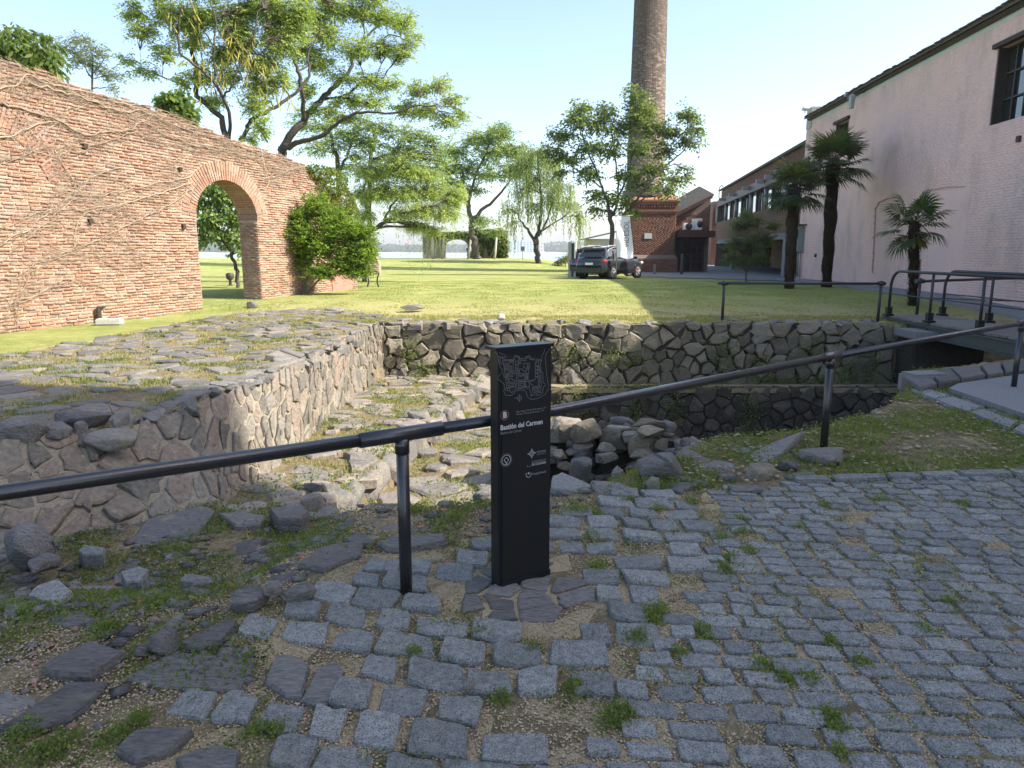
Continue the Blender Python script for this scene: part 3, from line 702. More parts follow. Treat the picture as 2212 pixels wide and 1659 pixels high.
for poly in ([(905, 1100), (1050, 1085), (1060, 1010), (950, 1050), (885, 1085)],):
    P = [Zp(x, y, -.5) for x, y in poly]; r2 = random.Random(3); zc = gh(P[0].x, P[0].y) + .04
    V, F = stone_geo([(p.x, p.y) for p in P], 0, .05, lambda x, y, w: Vector((x, y, gh(x, y) + .02 + w)), r2, .01, False); 
    pieces([(1, V, F, .4)], 'big_slab', MT['flagf'], pf)

# ------------------------------------------------------------ single slabs and rocks lying about
SLABS = []
def slab(label, px, z, th, mat='slate', cat='stone slab', tilt=(0, 0), name='stone_slab', seed=0, rough=.012):
    th *= .7; P = [Zp(x, y, z) for x, y in px]; c = sum(P, Vector()) / len(P); r = random.Random(seed + len(SLABS))
    V, F = stone_geo([(p.x - c.x, p.y - c.y) for p in P], 0, th, lambda x, y, w: Vector((x, y, w + tilt[0] * x + tilt[1] * y)), r, rough, False, .08, .93, 0)
    me = bpy.data.meshes.new(name); me.from_pydata([tuple(v) for v in V], [], F); me.materials.append(MT[mat])
    o = bpy.data.objects.new(name, me); link(o); o.location = (c.x, c.y, max(z, gh(c.x, c.y)) - .005); tag(o, label, cat); SLABS.append([(p.x, p.y) for p in P]); return o
slab('broad flat slab with long grain at the lower left edge of the cobbles', [(370, 1418), (557, 1433), (520, 1506), (340, 1496), (262, 1476)], 0, .03)
slab('blunt dark slab sunk in weeds left of the long-grained slab', [(200, 1416), (275, 1441), (197, 1493), (142, 1488), (90, 1478), (125, 1451)], -.02, .07)
slab('long smooth dark slab in the bottom left corner', [(0, 1591), (110, 1521), (150, 1491), (240, 1488), (195, 1541), (150, 1571), (60, 1598)], 0, .05)
slab('square dark stone between the cobbles and the grained slab', [(575, 1491), (595, 1436), (630, 1433), (670, 1458), (652, 1523), (615, 1521)], 0, .06)
slab('narrow dark stone right beside the square dark stone', [(650, 1528), (690, 1456), (725, 1446), (745, 1466), (720, 1521), (700, 1541)], 0, .05)
slab('pale slab with a chipped corner among weeds near the left edge', [(85, 1316), (130, 1301), (165, 1328), (125, 1363), (65, 1336)], -.1, .09, 'cobble')
slab('wedge-shaped dark stone pointing down left beside the fin-shaped rock', [(387, 1411), (500, 1351), (512, 1366), (480, 1405), (430, 1418)], 0, .06)
slab('wide smooth slab leaning against the foot of the side wall', [(265, 1193), (320, 1136), (440, 1113), (465, 1121), (425, 1161), (380, 1181)], -.45, .05, 'flag', tilt=(0, .12))
slab('dark ragged slab at the very bottom left of the cobbles', [(250, 1640), (290, 1600), (380, 1590), (420, 1600), (370, 1645), (300, 1668)], 0, .06)
slab('grained flat stone cut off by the bottom edge of the view', [(380, 1655), (470, 1625), (520, 1640), (515, 1680), (400, 1690)], 0, .05)
slab('flat grey slab right of the sign at the edge of the pit', [(1189, 1063), (1193, 1035), (1215, 1026), (1282, 1056), (1238, 1069)], -.06, .05, 'cobble')
slab('small pale block with worn corners beside the weeds in the rubble', [(170, 1197), (185, 1185), (228, 1190), (222, 1205), (180, 1206)], -.35, .05, 'cobble')
slab('thin pale slab in the middle of the rubble patch', [(262, 1240), (300, 1230), (322, 1236), (305, 1262), (272, 1264)], -.25, .04, 'cobble')
slab('long tilted slab at the edge of the bank left of the right post', [(1584, 1003), (1626, 982), (1707, 967), (1735, 964), (1690, 990), (1630, 1008)], .03, .07, 'slate', tilt=(.15, .1))
slab('grey two-toned slab above the leftmost light cobbles', [(645, 1250), (690, 1212), (790, 1195), (780, 1228), (700, 1262)], -.04, .06, 'slate')
slab('pale thin slab just left of the handrail post', [(742, 1183), (770, 1174), (825, 1180), (800, 1197), (765, 1196)], -.02, .05, 'flag')
slab('long dark slab behind the foot of the handrail post', [(817, 1190), (850, 1176), (960, 1172), (968, 1188), (890, 1200), (840, 1204)], 0, .07, 'slate')
slab('grey slab with broken edge in the shade before the pit steps', [(470, 1117), (520, 1112), (575, 1122), (560, 1140), (510, 1144)], -.42, .06, 'slate')
slab('low dark slab across the mouth of the sunlit steps', [(582, 1112), (650, 1108), (668, 1120), (650, 1135), (600, 1137)], -.4, .1, 'slate')
slab('large cracked slab left of the handrail post in the shade', [(770, 1115), (800, 1096), (880, 1098), (870, 1112), (830, 1128), (772, 1140)], -.3, .07, 'slate')
def rock(label, px, py, z, size, mat='slate', rz=None, seed=0, flat=.62, name='rock', cat='rock'):
    c = Zp(px, py, z); r = random.Random(seed); V, F = rock_geo((0, 0, size[2] * .32), size, r, 18, rz, flat)
    me = bpy.data.meshes.new(name); me.from_pydata([tuple(v) for v in V], [], F); me.materials.append(MT[mat]); o = bpy.data.objects.new(name, me); link(o)
    o.location = (c.x, c.y, max(z, gh(c.x, c.y))); return tag(o, label, cat)
rock('black rock lying flat under a smaller one left of the cobbles', 540, 1318, 0, (.24, .17, .1), seed=31, rz=-.1)
rock('small black rock perched on top of the flat black rock', 590, 1284, .07, (.11, .1, .1), seed=32, flat=.9)
rock('upright grey block beside the pair of black rocks', 645, 1305, 0, (.2, .1, .12), 'slate', seed=33, rz=.15)
rock('tall fin-shaped grey rock standing in weeds', 362, 1412, 0, (.15, .16, .13), 'slate', seed=34, rz=.7, flat=1.)
rock('large rounded boulder at the foot of the side wall near the left edge', 70, 1215, -.4, (.4, .34, .36), 'slate', seed=35, flat=.9)
rock('low black rock in front of the rounded boulder', 95, 1232, -.35, (.28, .18, .12), seed=36)
rock('blue-black slab rock on the broken wall top at the left', 185, 925, .12, (.5, .4, .2), 'slate', seed=37, rz=.2)
rock('dark blocky rock at the left end of the broken wall top', 55, 955, .12, (.5, .42, .22), 'slate', seed=38, rz=-.2)
rock('flat stone lying over the wall edge below the blue-black rock', 240, 962, .05, (.5, .3, .16), 'flag', seed=39, rz=.1)
rock('large angular purple-grey boulder right of the sign', 1430, 1055, -.08, (.42, .3, .18), 'slate', seed=40, rz=.1)
rock('small lichen-spotted rock leaning on the purple-grey boulder', 1410, 1072, -.02, (.16, .12, .12), 'flag', seed=41)
rock('brown squared block on the bank left of the right post', 1640, 1038, 0, (.26, .2, .13), 'wallf', seed=42, rz=-.1)
rock('broken stone footing under the right handrail post', 1772, 1005, .0, (.42, .34, .11), 'flag', seed=43, rz=0, flat=.4)
rock('grey pointed slab propped against the ruined cross wall', 1335, 1052, -.15, (.2, .12, .2), 'slate', seed=44, flat=1.)
rock('big brownish boulder at the foot of the ruined cross wall', 1255, 1030, -.55, (.34, .26, .24), 'flag', seed=45)
rock('pale squared boulder on the right end of the cross wall', 1440, 945, -.38, (.36, .3, .22), 'flag', seed=46)
rock('rounded boulder on top of the ruined cross wall', 1345, 925, -.34, (.4, .3, .18), 'flag', seed=48)
rock('grey weathered boulder close behind the sign on the cross wall', 1235, 935, -.4, (.5, .3, .2), 'flagf', seed=49)
rock('dark mossy rock half buried left of the black rocks', 425, 1290, -.15, (.22, .16, .12), 'slate', seed=50)
rock('small dark stone standing at the left foot of the sign', 1045, 1095, -.3, (.2, .16, .16), 'slate', seed=51)
rock('white broken brick lying on the far edge of the pit', 1082, 690, .12, (.24, .18, .17), 'concretel', seed=52)
rock('flat dark slab stone on the lawn edge at the far side', 1062, 698, .08, (.7, .35, .1), 'slate', seed=53)
rock('little heap of slate on the grass left of the far edge', 893, 668, .2, (.75, .4, .14), 'slate', seed=54)
rock('dark stone standing out of the terrace behind the wall top', 545, 668, .15, (.5, .3, .22), 'slate', seed=55)
rock('pale round cobble lying loose on the middle cobbles', 1012, 1482, .06, (.055, .045, .04), 'cobble', seed=57, name='pebble', cat='pebble')
rock('flat rock beside the kerb on the grassy bank', 1610, 1070, 0, (.3, .2, .06), 'slate', seed=58)
rock('dark flat rock just behind the top row of cobbles', 1700, 1012, .03, (.2, .16, .08), 'slate', seed=59)

bp_ = thing('broken_paving', 'half-buried broken slate slabs among weeds between the cobbles and the side wall', 'paving', (0, 0, 0))
BPP = [tuple(Zp(x, y, z)[:2]) for x, y, z in ((-60, 1240, -.4), (260, 1215, -.4), (560, 1160, -.4), (760, 1140, -.3), (960, 1120, -.05), (960, 1180, 0), (700, 1222, 0), (585, 1300, 0), (470, 1345, 0), (550, 1405, 0), (240, 1480, 0), (-60, 1600, 0))]
paving(bp_, 'slab_piece', BPP, .17, 1.5, .022, .022, MT['slate'], 61, keep=.5, skip=SLABS, rough=.06, tilt=.16, jit=.5)
bp2 = thing('bank_slabs', 'flat grey stones half sunk in the weeds right of the sign at the pit edge', 'paving', (0, 0, 0))
paving(bp2, 'slab_piece', [tuple(Zp(x, y, 0)[:2]) for x, y in ((1200, 1095), (1200, 1040), (1400, 1020), (1560, 985), (1730, 960), (1730, 1045), (1500, 1062), (1300, 1075))], .22, 1.5, .03, .03, MT['slate'], 62, keep=.55, skip=SLABS, rough=.06, tilt=.2, jit=.5)

# ------------------------------------------------------------ the cobbled street
ST = [Zp(x, y, 0) for x, y in ((100, 1720), (250, 1560), (330, 1508), (560, 1520), (562, 1405), (470, 1345), (590, 1310), (700, 1228), (830, 1190), (960, 1192), (1180, 1130), (1200, 1098), (1300, 1078), (1500, 1066), (1730, 1052), (2320, 1034))]
STREET = [(p.x, p.y) for p in ST] + [(9, 3.8), (9, .6), (-1.2, .6)]
MT['gritbed'] = rocky('tan_grit_bed', [(0, (.27, .2, .12)), (.5, (.43, .34, .21)), (1, (.56, .46, .32))], mottle=160, mottle_amt=.9, bscale=120, bump=1., bdist=.01, speck=(5, (.12, .12, .05), .5, .6))
sx_ = np.arange(-3.2, 9.1, .1); sy_ = np.arange(.6, 5.8, .1); gx_, gy_ = np.meshgrid(sx_, sy_); n_ = len(sx_); q_ = np.arange(n_ - 1)[None] + np.arange(len(sy_) - 1)[:, None] * n_
F_ = np.stack([q_, q_ + 1, q_ + 1 + n_, q_ + n_], -1).reshape(-1, 4); c_ = np.stack([gx_, gy_], -1).reshape(-1, 2)[F_].mean(1); F_ = F_[inpoly(c_[:, 0], c_[:, 1], STREET)]
street = np_obj('cobbled_street', np.stack([gx_, gy_, ground_h(gx_, gy_) + .002 + rng.normal(0, .002, gx_.shape)], -1).reshape(-1, 3), F_, MT['gritbed'], kind='structure')
def bend(x): return -.22 * min(x + .1, 0) - .09 * max(x - .3, 0)
def xb(y): return float(np.interp(y, [1.5, 2.2, 2.8, 3.5, 4.2], [.1, .3, .6, .98, 1.25]))
r = random.Random(77); geos = []
SIGNXY = [tuple(Zp(x, y, 0)[:2]) for x, y in ((1000, 1280), (1040, 1250), (1200, 1225), (1285, 1290), (1180, 1350), (1090, 1352), (1000, 1330))]
def cobble_row(yr, pitch, lw, xa, xc, big, jit):
    x = xa + r.uniform(0, lw)
    while x < xc:
        l = lw * r.uniform(.75, 1.25); g = .024 if not big else .028
        cx = x + l / 2; cy = yr + bend(cx)
        x0, x1 = x + g * r.uniform(.3, .9), x + l - g * r.uniform(.3, .9)
        hp = pitch / 2 - g * .48
        def q(a, b): return (a + r.uniform(-jit, jit), b + bend(a) + r.uniform(-jit, jit))
        poly = [q(x0, yr - hp), q((x0 + x1) / 2, yr - hp - jit * .5), q(x1, yr - hp), q(x1, yr + hp), q((x0 + x1) / 2, yr + hp), q(x0, yr + hp)]
        x += l
        if (cx < xb(cy)) != big or abs(cx - xb(cy)) < (.055 if big else .02): continue
        if not inpoly(np.array([cx]), np.array([cy]), STREET)[0] or cy < 1.2: continue
        px_, py_ = np.array([p[0] * .8 + cx * .2 for p in poly] + [cx]), np.array([p[1] * .8 + cy * .2 for p in poly] + [cy])
        if any(inpoly(px_, py_, s_).any() for s_ in SLABS + [SIGNXY]): continue
        if r.random() < .015: continue
        far = cy > 4.4
        if big and cy > 3.5 and r.random() < .07: continue
        h = r.uniform(.016, .027) if not big else r.uniform(.018, .04)
        zc = gh(cx, cy) - .003
        V, F = stone_geo(poly, 0, h, lambda X_, Y_, w: Vector((X_, Y_, zc + w)), r, .022, True, .05, .94, .06 if not big else .1, (.05, .17))
        geos.append((seen((cx, cy, 0), area(poly)), V, F, r.random()))
yr = .6
while yr < 5.6: cobble_row(yr, .11, .165, -1, 8.5, False, .007); yr += .11
yr = .5
while yr < 5.6: cobble_row(yr, .182, .212, -3, 1.6, True, .013); yr += .182
pieces(geos, 'cobblestone', MT['cobble'], street, 300, 'cobblestones', smooth=False)
# the mortared stones round the foot of the sign
sf = thing('sign_footing', 'patch of irregular stones set in cement round the foot of the sign', 'paving', (0, 0, 0))
sg = SIGNXY; c = Vector((sum(p[0] for p in sg) / 7, sum(p[1] for p in sg) / 7, 0))
b = MB(); b.prism(sg, -.03, .006); b.build('cement_bed', MT['concrete'], sf)
paving(sf, 'footing_stone', sg, .14, 1.2, .012, .014, MT['slate'], 44, keep=1, zoff=.003, tilt=.04)

# ------------------------------------------------------------ the ruined brick wall
def hit(px, py, O, d):
    """sight line meets the upright plane through O along d -> (u, z)"""
    r = ray(px, py); ox, oy = O[0], O[1]; den = r[0] * d[1] - r[1] * d[0]
    t = (ox * d[1] - oy * d[0]) / den; x, y = r[0] * t, r[1] * t
    return ((x - ox) * d[0] + (y - oy) * d[1], EYE + r[2] * t)
wp0 = Zp(0, 735, 0); wd = Vector((math.sin(R(17.5)), math.cos(R(17.5)), 0)); WO = Vector((wp0.x, wp0.y, 0)) - wd * 5.5; WL = 18.9
wn = Vector((math.cos(R(17.5)), -math.sin(R(17.5)), 0))
H_ = lambda x, y: hit(x, y, WO, wd)
tp = [(-6, 5.6), (0, 5.5)] + [H_(x, y) for x, y in ((0, 125), (110, 155), (170, 185), (332, 231), (400, 258), (472, 287), (560, 318), (612, 335), (657, 353), (700, 385), (735, 430), (765, 480))] + [(WL + 1, 2.0)]
tu = [p[0] for p in tp]; tz = [p[1] for p in tp]
def wtop(u): return float(np.interp(u, tu, tz)) + .07 * mnoise.noise(Vector((u * 2.3, 1, 0))) + .05 * mnoise.noise(Vector((u * 9, 4, 0)))
ja, jb = H_(430, 560)[0], H_(561, 560)[0]; uc, aw = (ja + jb) / 2, (jb - ja) / 2
zc_, zs_ = H_(489, 389)[1], H_(430, 470)[1]; ab = zc_ - zs_
RING = .5
bw_ = thing('ruined_brick_wall', 'sunlit ruined red brick wall with an arched opening and bare vines on the left', 'brick wall', (0, 0, 0))
pt = lambda u, z, n=0.: WO + wd * u + Vector((0, 0, z)) + wn * n
arc = [(uc - aw * math.cos(a), zs_ + ab * math.sin(a)) for a in np.linspace(0, math.pi, 21)]
out = [(0, -.8), (ja, -.8)] + arc + [(jb, -.8), (WL, -.8)] + [(u, wtop(u) - .06) for u in np.linspace(WL, 0, 70)]
b = MB(); b.slab([pt(u, z) for u, z in out], -wn * .62); b.build('wall_core', MT['bmortar'], bw_)
def blk(v):
    c = []
    if v < zs_: c.append((ja, jb))
    Z = (v - zs_) / (ab + RING)
    if 0 <= Z < 1: w_ = (aw + RING) * math.sqrt(1 - Z * Z); c.append((uc - w_, uc + w_))
    return c
brick_field(WO, wd, wn, WL, -.6, 5.9, MT['brick'], bw_, bl=.27, bh=.047, pitch=.066, joint=.017, proud=.02, jitter=.008, blocked=blk, top=lambda u: wtop(u), limit=300, seed=4)
# back face and far jamb
brick_field(WO - wn * .62 + wd * WL, -wd, -wn, WL, -.6, 5.6, MT['brick'], bw_, blocked=lambda v: [(WL - b_, WL - a_) for a_, b_ in blk(v)], top=lambda u: wtop(WL - u), bl=.285, bh=.052, pitch=.068, proud=.012, seed=5, stuff='back_bricks')
brick_field(pt(jb, 0), -wn, -wd, .62, -.6, zs_, MT['brick'], bw_, bl=.26, bh=.052, pitch=.068, proud=.02, jitter=.008, limit=0, seed=6, stuff='jamb_bricks')
brick_field(pt(ja, 0) , -wn, wd, .62, -.6, zs_, MT['brick'], bw_, bl=.26, bh=.052, pitch=.068, proud=.015, seed=7, stuff='jamb_bricks')
def voussoirs(ucx, zcx, ra, rb_, a0, a1, nper, th, depth, proud, name, split=2, seed=1):
    r = random.Random(seed); n = nper
    for i in range(n):
        a = a0 + (a1 - a0) * (i + .5) / n; 
        for k in range(split):
            f0, f1 = k / split + .012, (k + 1) / split - .012
            ca, sa = -math.cos(a), math.sin(a)
            p0 = (ucx + (ra + (RING * f0)) * ca, zcx + (rb_ + RING * f0) * sa); p1 = (ucx + (ra + RING * f1) * ca, zcx + (rb_ + RING * f1) * sa)
            tx, tz_ = p1[0] - p0[0], p1[1] - p0[1]; L = math.hypot(tx, tz_); tx /= L; tz_ /= L; h = th / 2 * r.uniform(.85, 1.05)
            q = proud * r.uniform(.5, 1.4)
            c = [(p0[0] - tz_ * h, p0[1] + tx * h), (p1[0] - tz_ * h, p1[1] + tx * h), (p1[0] + tz_ * h, p1[1] - tx * h), (p0[0] + tz_ * h, p0[1] - tx * h)]
            MB().slab([pt(x, z, q) for x, z in c], -wn * (depth + q * 1.7)).build(name, MT['brick'], bw_)
voussoirs(uc, zs_, aw - .012, ab - .012, 0.02, math.pi - .02, 46, .062, .63, .02, 'arch_brick', 2)
# trace of an older blocked arch at the left
q1, q2, q3 = H_(14, 250), H_(70, 296), H_(118, 360)
def circ(a, b, c):
    A = np.array([[2 * (b[0] - a[0]), 2 * (b[1] - a[1])], [2 * (c[0] - a[0]), 2 * (c[1] - a[1])]]); y = np.array([b[0]**2 - a[0]**2 + b[1]**2 - a[1]**2, c[0]**2 - a[0]**2 + c[1]**2 - a[1]**2])
    x = np.linalg.solve(A, y); return x[0], x[1], math.hypot(a[0] - x[0], a[1] - x[1])
cu, cz, cr = circ(q1, q2, q3); aa = math.atan2(q3[1] - cz, q3[0] - cu); ab2 = math.atan2(q1[1] - cz, q1[0] - cu)
RS, RING = RING, .62
voussoirs(cu, cz, cr - .3, cr - .3, math.pi - (ab2 + .25), math.pi - (aa - .12), 22, .055, .0, .028, 'relieving_arch_brick', 2, 3)
RING = RS
# putlog holes and pipe things
for px, py in ((180, 320), (190, 480), (385, 369), (395, 492), (188, 476)):
    u, z = H_(px, py); MB().box(pt(u, z, .012), (.09, .14, .02), rz=-R(17.5)).build('putlog_hole', plain('hole_dark', (.06, .035, .025)), bw_) if False else None
u, z = H_(207, 700)
t = thing('standpipe', 'rusty broken drain stub standing against the brick wall', 'pipe', pt(u, 0, .1))
MB().tube([(0, 0, -.2), (0, .01, .2), (.02, 0, .46)], [.06, .055, .05], 8).tube([(0, 0, .42), (.12, .02, .47)], .035, 6).build('pipe', MT['palmbark'], t)
MB().bevel_box((0, 0, .05), (.16, .16, .12), .02).build('base', MT['palmbark'], t)
t = thing('drain_channel', 'pale ledge with a dark slatted channel along the foot of the brick wall', 'drain', pt(0, 0))
MB().beam(wd * 1 + wn * .09 + Vector((0, 0, .02)), wd * 9.0 + wn * .09 + Vector((0, 0, .1)), .12, .035).build('ledge', MT['concretel'], t)
for i in range(60):
    MB().box(wd * (1.2 + i * .13) + wn * .1 + Vector((0, 0, -.09 + i * .13 * .01)), (.03, .07, .13), rz=-R(17.5)).build('slat', MT['black'], t)
c = Zp(238, 706, .08); t = thing('kerb_block', 'single pale stone block on the grass beside the standpipe', 'stone block', (c.x, c.y, gh(c.x, c.y) + .02), R(10))
MB().bevel_box((0, 0, .05), (.5, .24, .13), .02).build('block', MT['concretel'], t)
c = Zp(232, 692, .12); t = thing('meter_box', 'small blue-edged metal box on the ground behind the pale block', 'utility box', (c.x, c.y, gh(c.x, c.y)), R(10))
MB().box((0, 0, .08), (.42, .16, .14)).build('box_body', MT['steelgrey'], t); MB().box((0, 0, .165), (.46, .2, .02)).build('lid', MT['plaque'], t)

ua, za = H_(716, 596); ub_, zb_ = H_(758, 612); MB().slab([pt(ua, -.2, .03), pt(ub_, -.2, .03), pt(ub_, zb_ + .35, .03), pt((ua + ub_) / 2, za + .75, .03), pt(ua, za + .4, .03)], -wn * .02).build('red_plaster', rocky('faded_red_plaster', [(0, (.34, .13, .1)), (1, (.46, .24, .19))], mottle=3, bscale=30, bump=.3), bw_)
for px, py in ((180, 316), (386, 366), (394, 490), (192, 478)):
    u, z = H_(px, py); MB().box(pt(u, z, .024), (.1, .1, .1), rz=-R(17.5)).build('rusty_anchor', MT['palmbark'], bw_)
# pale curved ruin fragment past the end of the wall
cf = Yp(797, 540, 46); t = thing('ruin_fragment', 'pale curved fragment of masonry beyond the bush at the end of the brick wall', 'ruin', (cf.x, 46, gh(cf.x, 46)))
MB().slab([(-1.2, 0, -.2), (.62, 0, -.2), (.6, 0, .7), (.35, 0, 1.3), (-.1, 0, 1.8), (-1.2, 0, 1.9)], (0, .7, 0)).build('masonry', MT['bmortar'], t)
brick_field((-1.2, 0, 0), (1, 0, 0), (0, -1, 0), 1.8, 0, 1.85, MT['bmortar'], t, bl=.3, bh=.1, pitch=.12, proud=.03, jitter=.02, top=lambda u: 1.85 - max(0, u - .9) ** 2 * 1.9, seed=41, stuff='stones')
# bare vine stems spread over the wall
def spl(P, k=6):
    out = []; n = len(P)
    for i in range(n - 1):
        p0, p1, p2, p3 = P[max(i - 1, 0)], P[i], P[i + 1], P[min(i + 2, n - 1)]
        for j in range(k):
            t = j / k; out.append(.5 * ((2 * p1) + (p2 - p0) * t + (2 * p0 - 5 * p1 + 4 * p2 - p3) * t * t + (3 * p1 - p0 - 3 * p2 + p3) * t ** 3))
    out.append(P[-1]); return out
vt = thing('climbing_vine', 'leafless vine stems creeping over the ruined brick wall', 'vine', (0, 0, 0))
VS = [([(0, 480), (150, 520), (260, 560), (390, 620), (480, 612), (600, 600), (640, 560), (720, 600), (830, 650), (960, 690), (1060, 710), (1180, 740), (1270, 795), (1340, 790)], .028),
      ([(-40, 400), (60, 405), (110, 350), (190, 370), (260, 400), (420, 430), (560, 480), (700, 500), (860, 560), (1000, 610)], .02),
      ([(120, 380), (330, 440), (420, 470), (560, 515), (640, 510), (700, 540), (850, 600), (1000, 640), (1150, 690), (1280, 740), (1390, 780)], .026),
      ([(380, 700), (420, 660), (520, 655), (620, 612), (700, 640), (900, 690), (1010, 700), (1100, 690)], .016),
      ([(880, 840), (720, 900), (560, 940), (400, 960), (200, 970), (0, 1060)], .014), ([(890, 870), (760, 960), (620, 1020), (480, 1090), (350, 1150), (180, 1210), (40, 1300)], .013),
      ([(860, 830), (700, 850), (540, 900), (380, 910), (250, 880)], .012), ([(250, 690), (300, 800), (360, 880), (400, 930), (560, 1000)], .016), ([(1200, 690), (1220, 790), (1240, 850), (1190, 900), (1170, 960)], .017),
      ([(1240, 830), (1330, 800), (1400, 770)], .012), ([(60, 1500), (70, 1390), (130, 1290), (260, 1190), (420, 1180), (560, 1260)], .012), ([(340, 1160), (350, 1030), (420, 980), (560, 960)], .012),
      ([(660, 1250), (640, 1180), (560, 1100), (520, 1000)], .01), ([(0, 650), (90, 610), (180, 570), (300, 560)], .02), ([(0, 1120), (120, 1050), (240, 960), (330, 900)], .012), ([(-60, 720), (60, 740), (200, 690), (330, 670)], .014),
      ([(560, 780), (450, 800), (380, 860), (250, 1000), (100, 1120)], .01), ([(850, 700), (800, 760), (840, 830), (880, 870)], .012), ([(0, 1420), (120, 1380), (300, 1290), (480, 1330)], .009)]
TP = []; r = random.Random(9)
for P, rad in VS:
    Q = [H_(x * .4668, y * .4668) for x, y in P]
    W_ = [pt(u + r.uniform(-.03, .03), z + r.uniform(-.03, .03), .03) for u, z in Q]; S_ = spl(W_, 7)
    S_ = [p + wd * .05 * mnoise.noise(p * 4) + Vector((0, 0, .06 * mnoise.noise(p * 5 + Vector((9, 0, 0))))) + wn * (.02 + .02 * mnoise.noise(p * 3)) for p in S_]
    n = len(S_); MB().tube(S_, [rad * .75 * (1.15 - .8 * i / n) for i in range(n)], 6).build('stem', MT['vine'], vt)
    for k in range(int(n * 2.6)):
        p = S_[r.randrange(n)]; q = [np.array(p)]; an = r.uniform(-1, 1) + (math.pi if r.random() < .55 else 0) + .3; ln = r.uniform(.25, 1.3)
        for j in range(1, 7):
            an += r.uniform(-.5, .5); st = ln / 6
            q.append(q[-1] + np.array(wd) * math.cos(an) * st + np.array((0, 0, 1)) * math.sin(an) * st * .7)
        TP.append((np.array(q), r.uniform(.002, .006)))
for k in range(900):   # dry tangle along the broken top
    u = r.uniform(3, WL - 1.5); z = float(np.interp(u, tu, tz)) - abs(r.gauss(0, .28)) - .03; q = [np.array(pt(u, z, .03))]; an = r.uniform(-.7, .7) + (math.pi if r.random() < .5 else 0)
    for j in range(6): an += r.uniform(-.5, .5); q.append(q[-1] + (np.array(wd) * math.cos(an) + np.array((0, 0, 1)) * math.sin(an) * .6 + np.array(wn) * r.uniform(-.12, .2)) * .09)
    TP.append((np.array(q), r.uniform(.002, .006)))
PP = np.stack([q for q, _ in TP]); RR = np.array([x for _, x in TP])[:, None] * np.linspace(1, .4, 7)[None]
u_ = (PP - np.array(WO)) @ np.array(wd); tops = np.interp(u_, tu, tz); keep = (PP[:, :, 2] < tops + .08).all(1) & ~(((u_ > ja) & (u_ < jb) & (PP[:, :, 2] < zs_ + ab)).any(1))
V, F = tubes_np(PP[keep], RR[keep]); np_obj('twigs', V, F, MT['vine'], vt, kind='stuff')

# ------------------------------------------------------------ pink house
pd = Vector((.075, 1, 0)).normalized(); pn = Vector((-pd.y, pd.x, 0)); PB = Zp(2212, 675, .1); PO = Vector((PB.x, PB.y, 0)) - pd * 15.5; PL = 15.5 + 18
PH = lambda x, y: hit(x, y, PO, pd)
pp = lambda u, z, n=0.: PO + pd * u + Vector((0, 0, z)) + pn * n
PL = PH(1727, 600)[0]; EZ = 7.93
def pinkmat(name, bump=.25):
    m, t, b, o_ = nodes(name); pos = N(t, 'ShaderNodeNewGeometry').outputs['Position']
    n1 = noise_n(t, pos, .35, 4, .6); n2 = noise_n(t, pos, 1.1, 5, .6, (1, 1, .5)); n3 = noise_n(t, pos, 14, 4, .6)
    c = ramp(t, n1, [(.3, (.68, .5, .45)), (.5, (.76, .53, .475)), (.7, (.68, .49, .48))])
    c = mixc(t, math_n(t, 'MULTIPLY', ramp(t, n2, [(.5, (0, 0, 0)), (.7, (1, 1, 1))]), .5), c, (.44, .34, .33))
    n5 = noise_n(t, pos, .9, 5, .7, (1.5, 1.5, .12)); c = mixc(t, math_n(t, 'MULTIPLY', ramp(t, n5, [(.55, (0, 0, 0)), (.8, (1, 1, 1))]), .22), c, (.4, .3, .26))
    c = mixc(t, math_n(t, 'MULTIPLY', ramp(t, n3, [(.6, (0, 0, 0)), (.75, (1, 1, 1))]), .25), c, (.7, .58, .55))
    t.links.new(c, b.inputs['Base Color']); b.inputs['Roughness'].default_value = .75; b.inputs['Specular IOR Level'].default_value = .25
    bp = N(t, 'ShaderNodeBump'); bp.inputs['Strength'].default_value = bump; bp.inputs['Distance'].default_value = .02; t.links.new(n3, bp.inputs['Height']); t.links.new(bp.outputs[0], b.inputs['Normal']); return m
MT['pink'] = pinkmat('pink_limewash'); MT['pinkd'] = rocky('bare_reddish_joint', [(0, (.42, .25, .24)), (1, (.52, .34, .32))], bscale=20)
ph = thing('pink_house', 'long pink painted brick house in shade along the right side', 'building', (0, 0, 0))
w1 = (PH(2143, 272), PH(2300, 60)); wz0, wz1 = PH(2143, 272)[1], PH(2150, 108)[1]; wu1 = PH(2145, 200)[0]; wu0 = wu1 - 2.1
s0, s1 = PH(1806, 270), PH(1834, 262); sz0 = PH(1806, 330)[1]
HOLES = [(wu0, wu1, wz0, wz1), (s1[0], s0[0], sz0, s0[1])]
# wall core with window recesses: strips between the holes
us = sorted({0, PL} | {h[0] for h in HOLES} | {h[1] for h in HOLES})
b = MB()
for a_, c_ in zip(us[:-1], us[1:]):
    hs = [h for h in HOLES if h[0] <= a_ + 1e-6 and h[1] >= c_ - 1e-6]; zs = [-.5]
    for h in hs: zs += [h[2], h[3]]
    zs.append(EZ)
    for i in range(0, len(zs), 2): b.slab([pp(a_, zs[i]), pp(c_, zs[i]), pp(c_, zs[i + 1]), pp(a_, zs[i + 1])], -pn * .45)
b.build('wall', MT['pink'], ph)
zone = lambda v: [(h[0], h[1]) for h in HOLES if h[2] < v < h[3]] + ([(PH(2085, 500)[0], PH(2010, 500)[0])] if v < PH(2085, 405)[1] else [])
brick_field(PO, pd, pn, PL, -.3, EZ, MT['pink'], ph, bl=.27, bh=.06, pitch=.075, joint=.01, proud=.006, jitter=.003, blocked=zone, seed=8, stuff='painted_bricks')
b = MB()   # the rest of the house behind its front wall
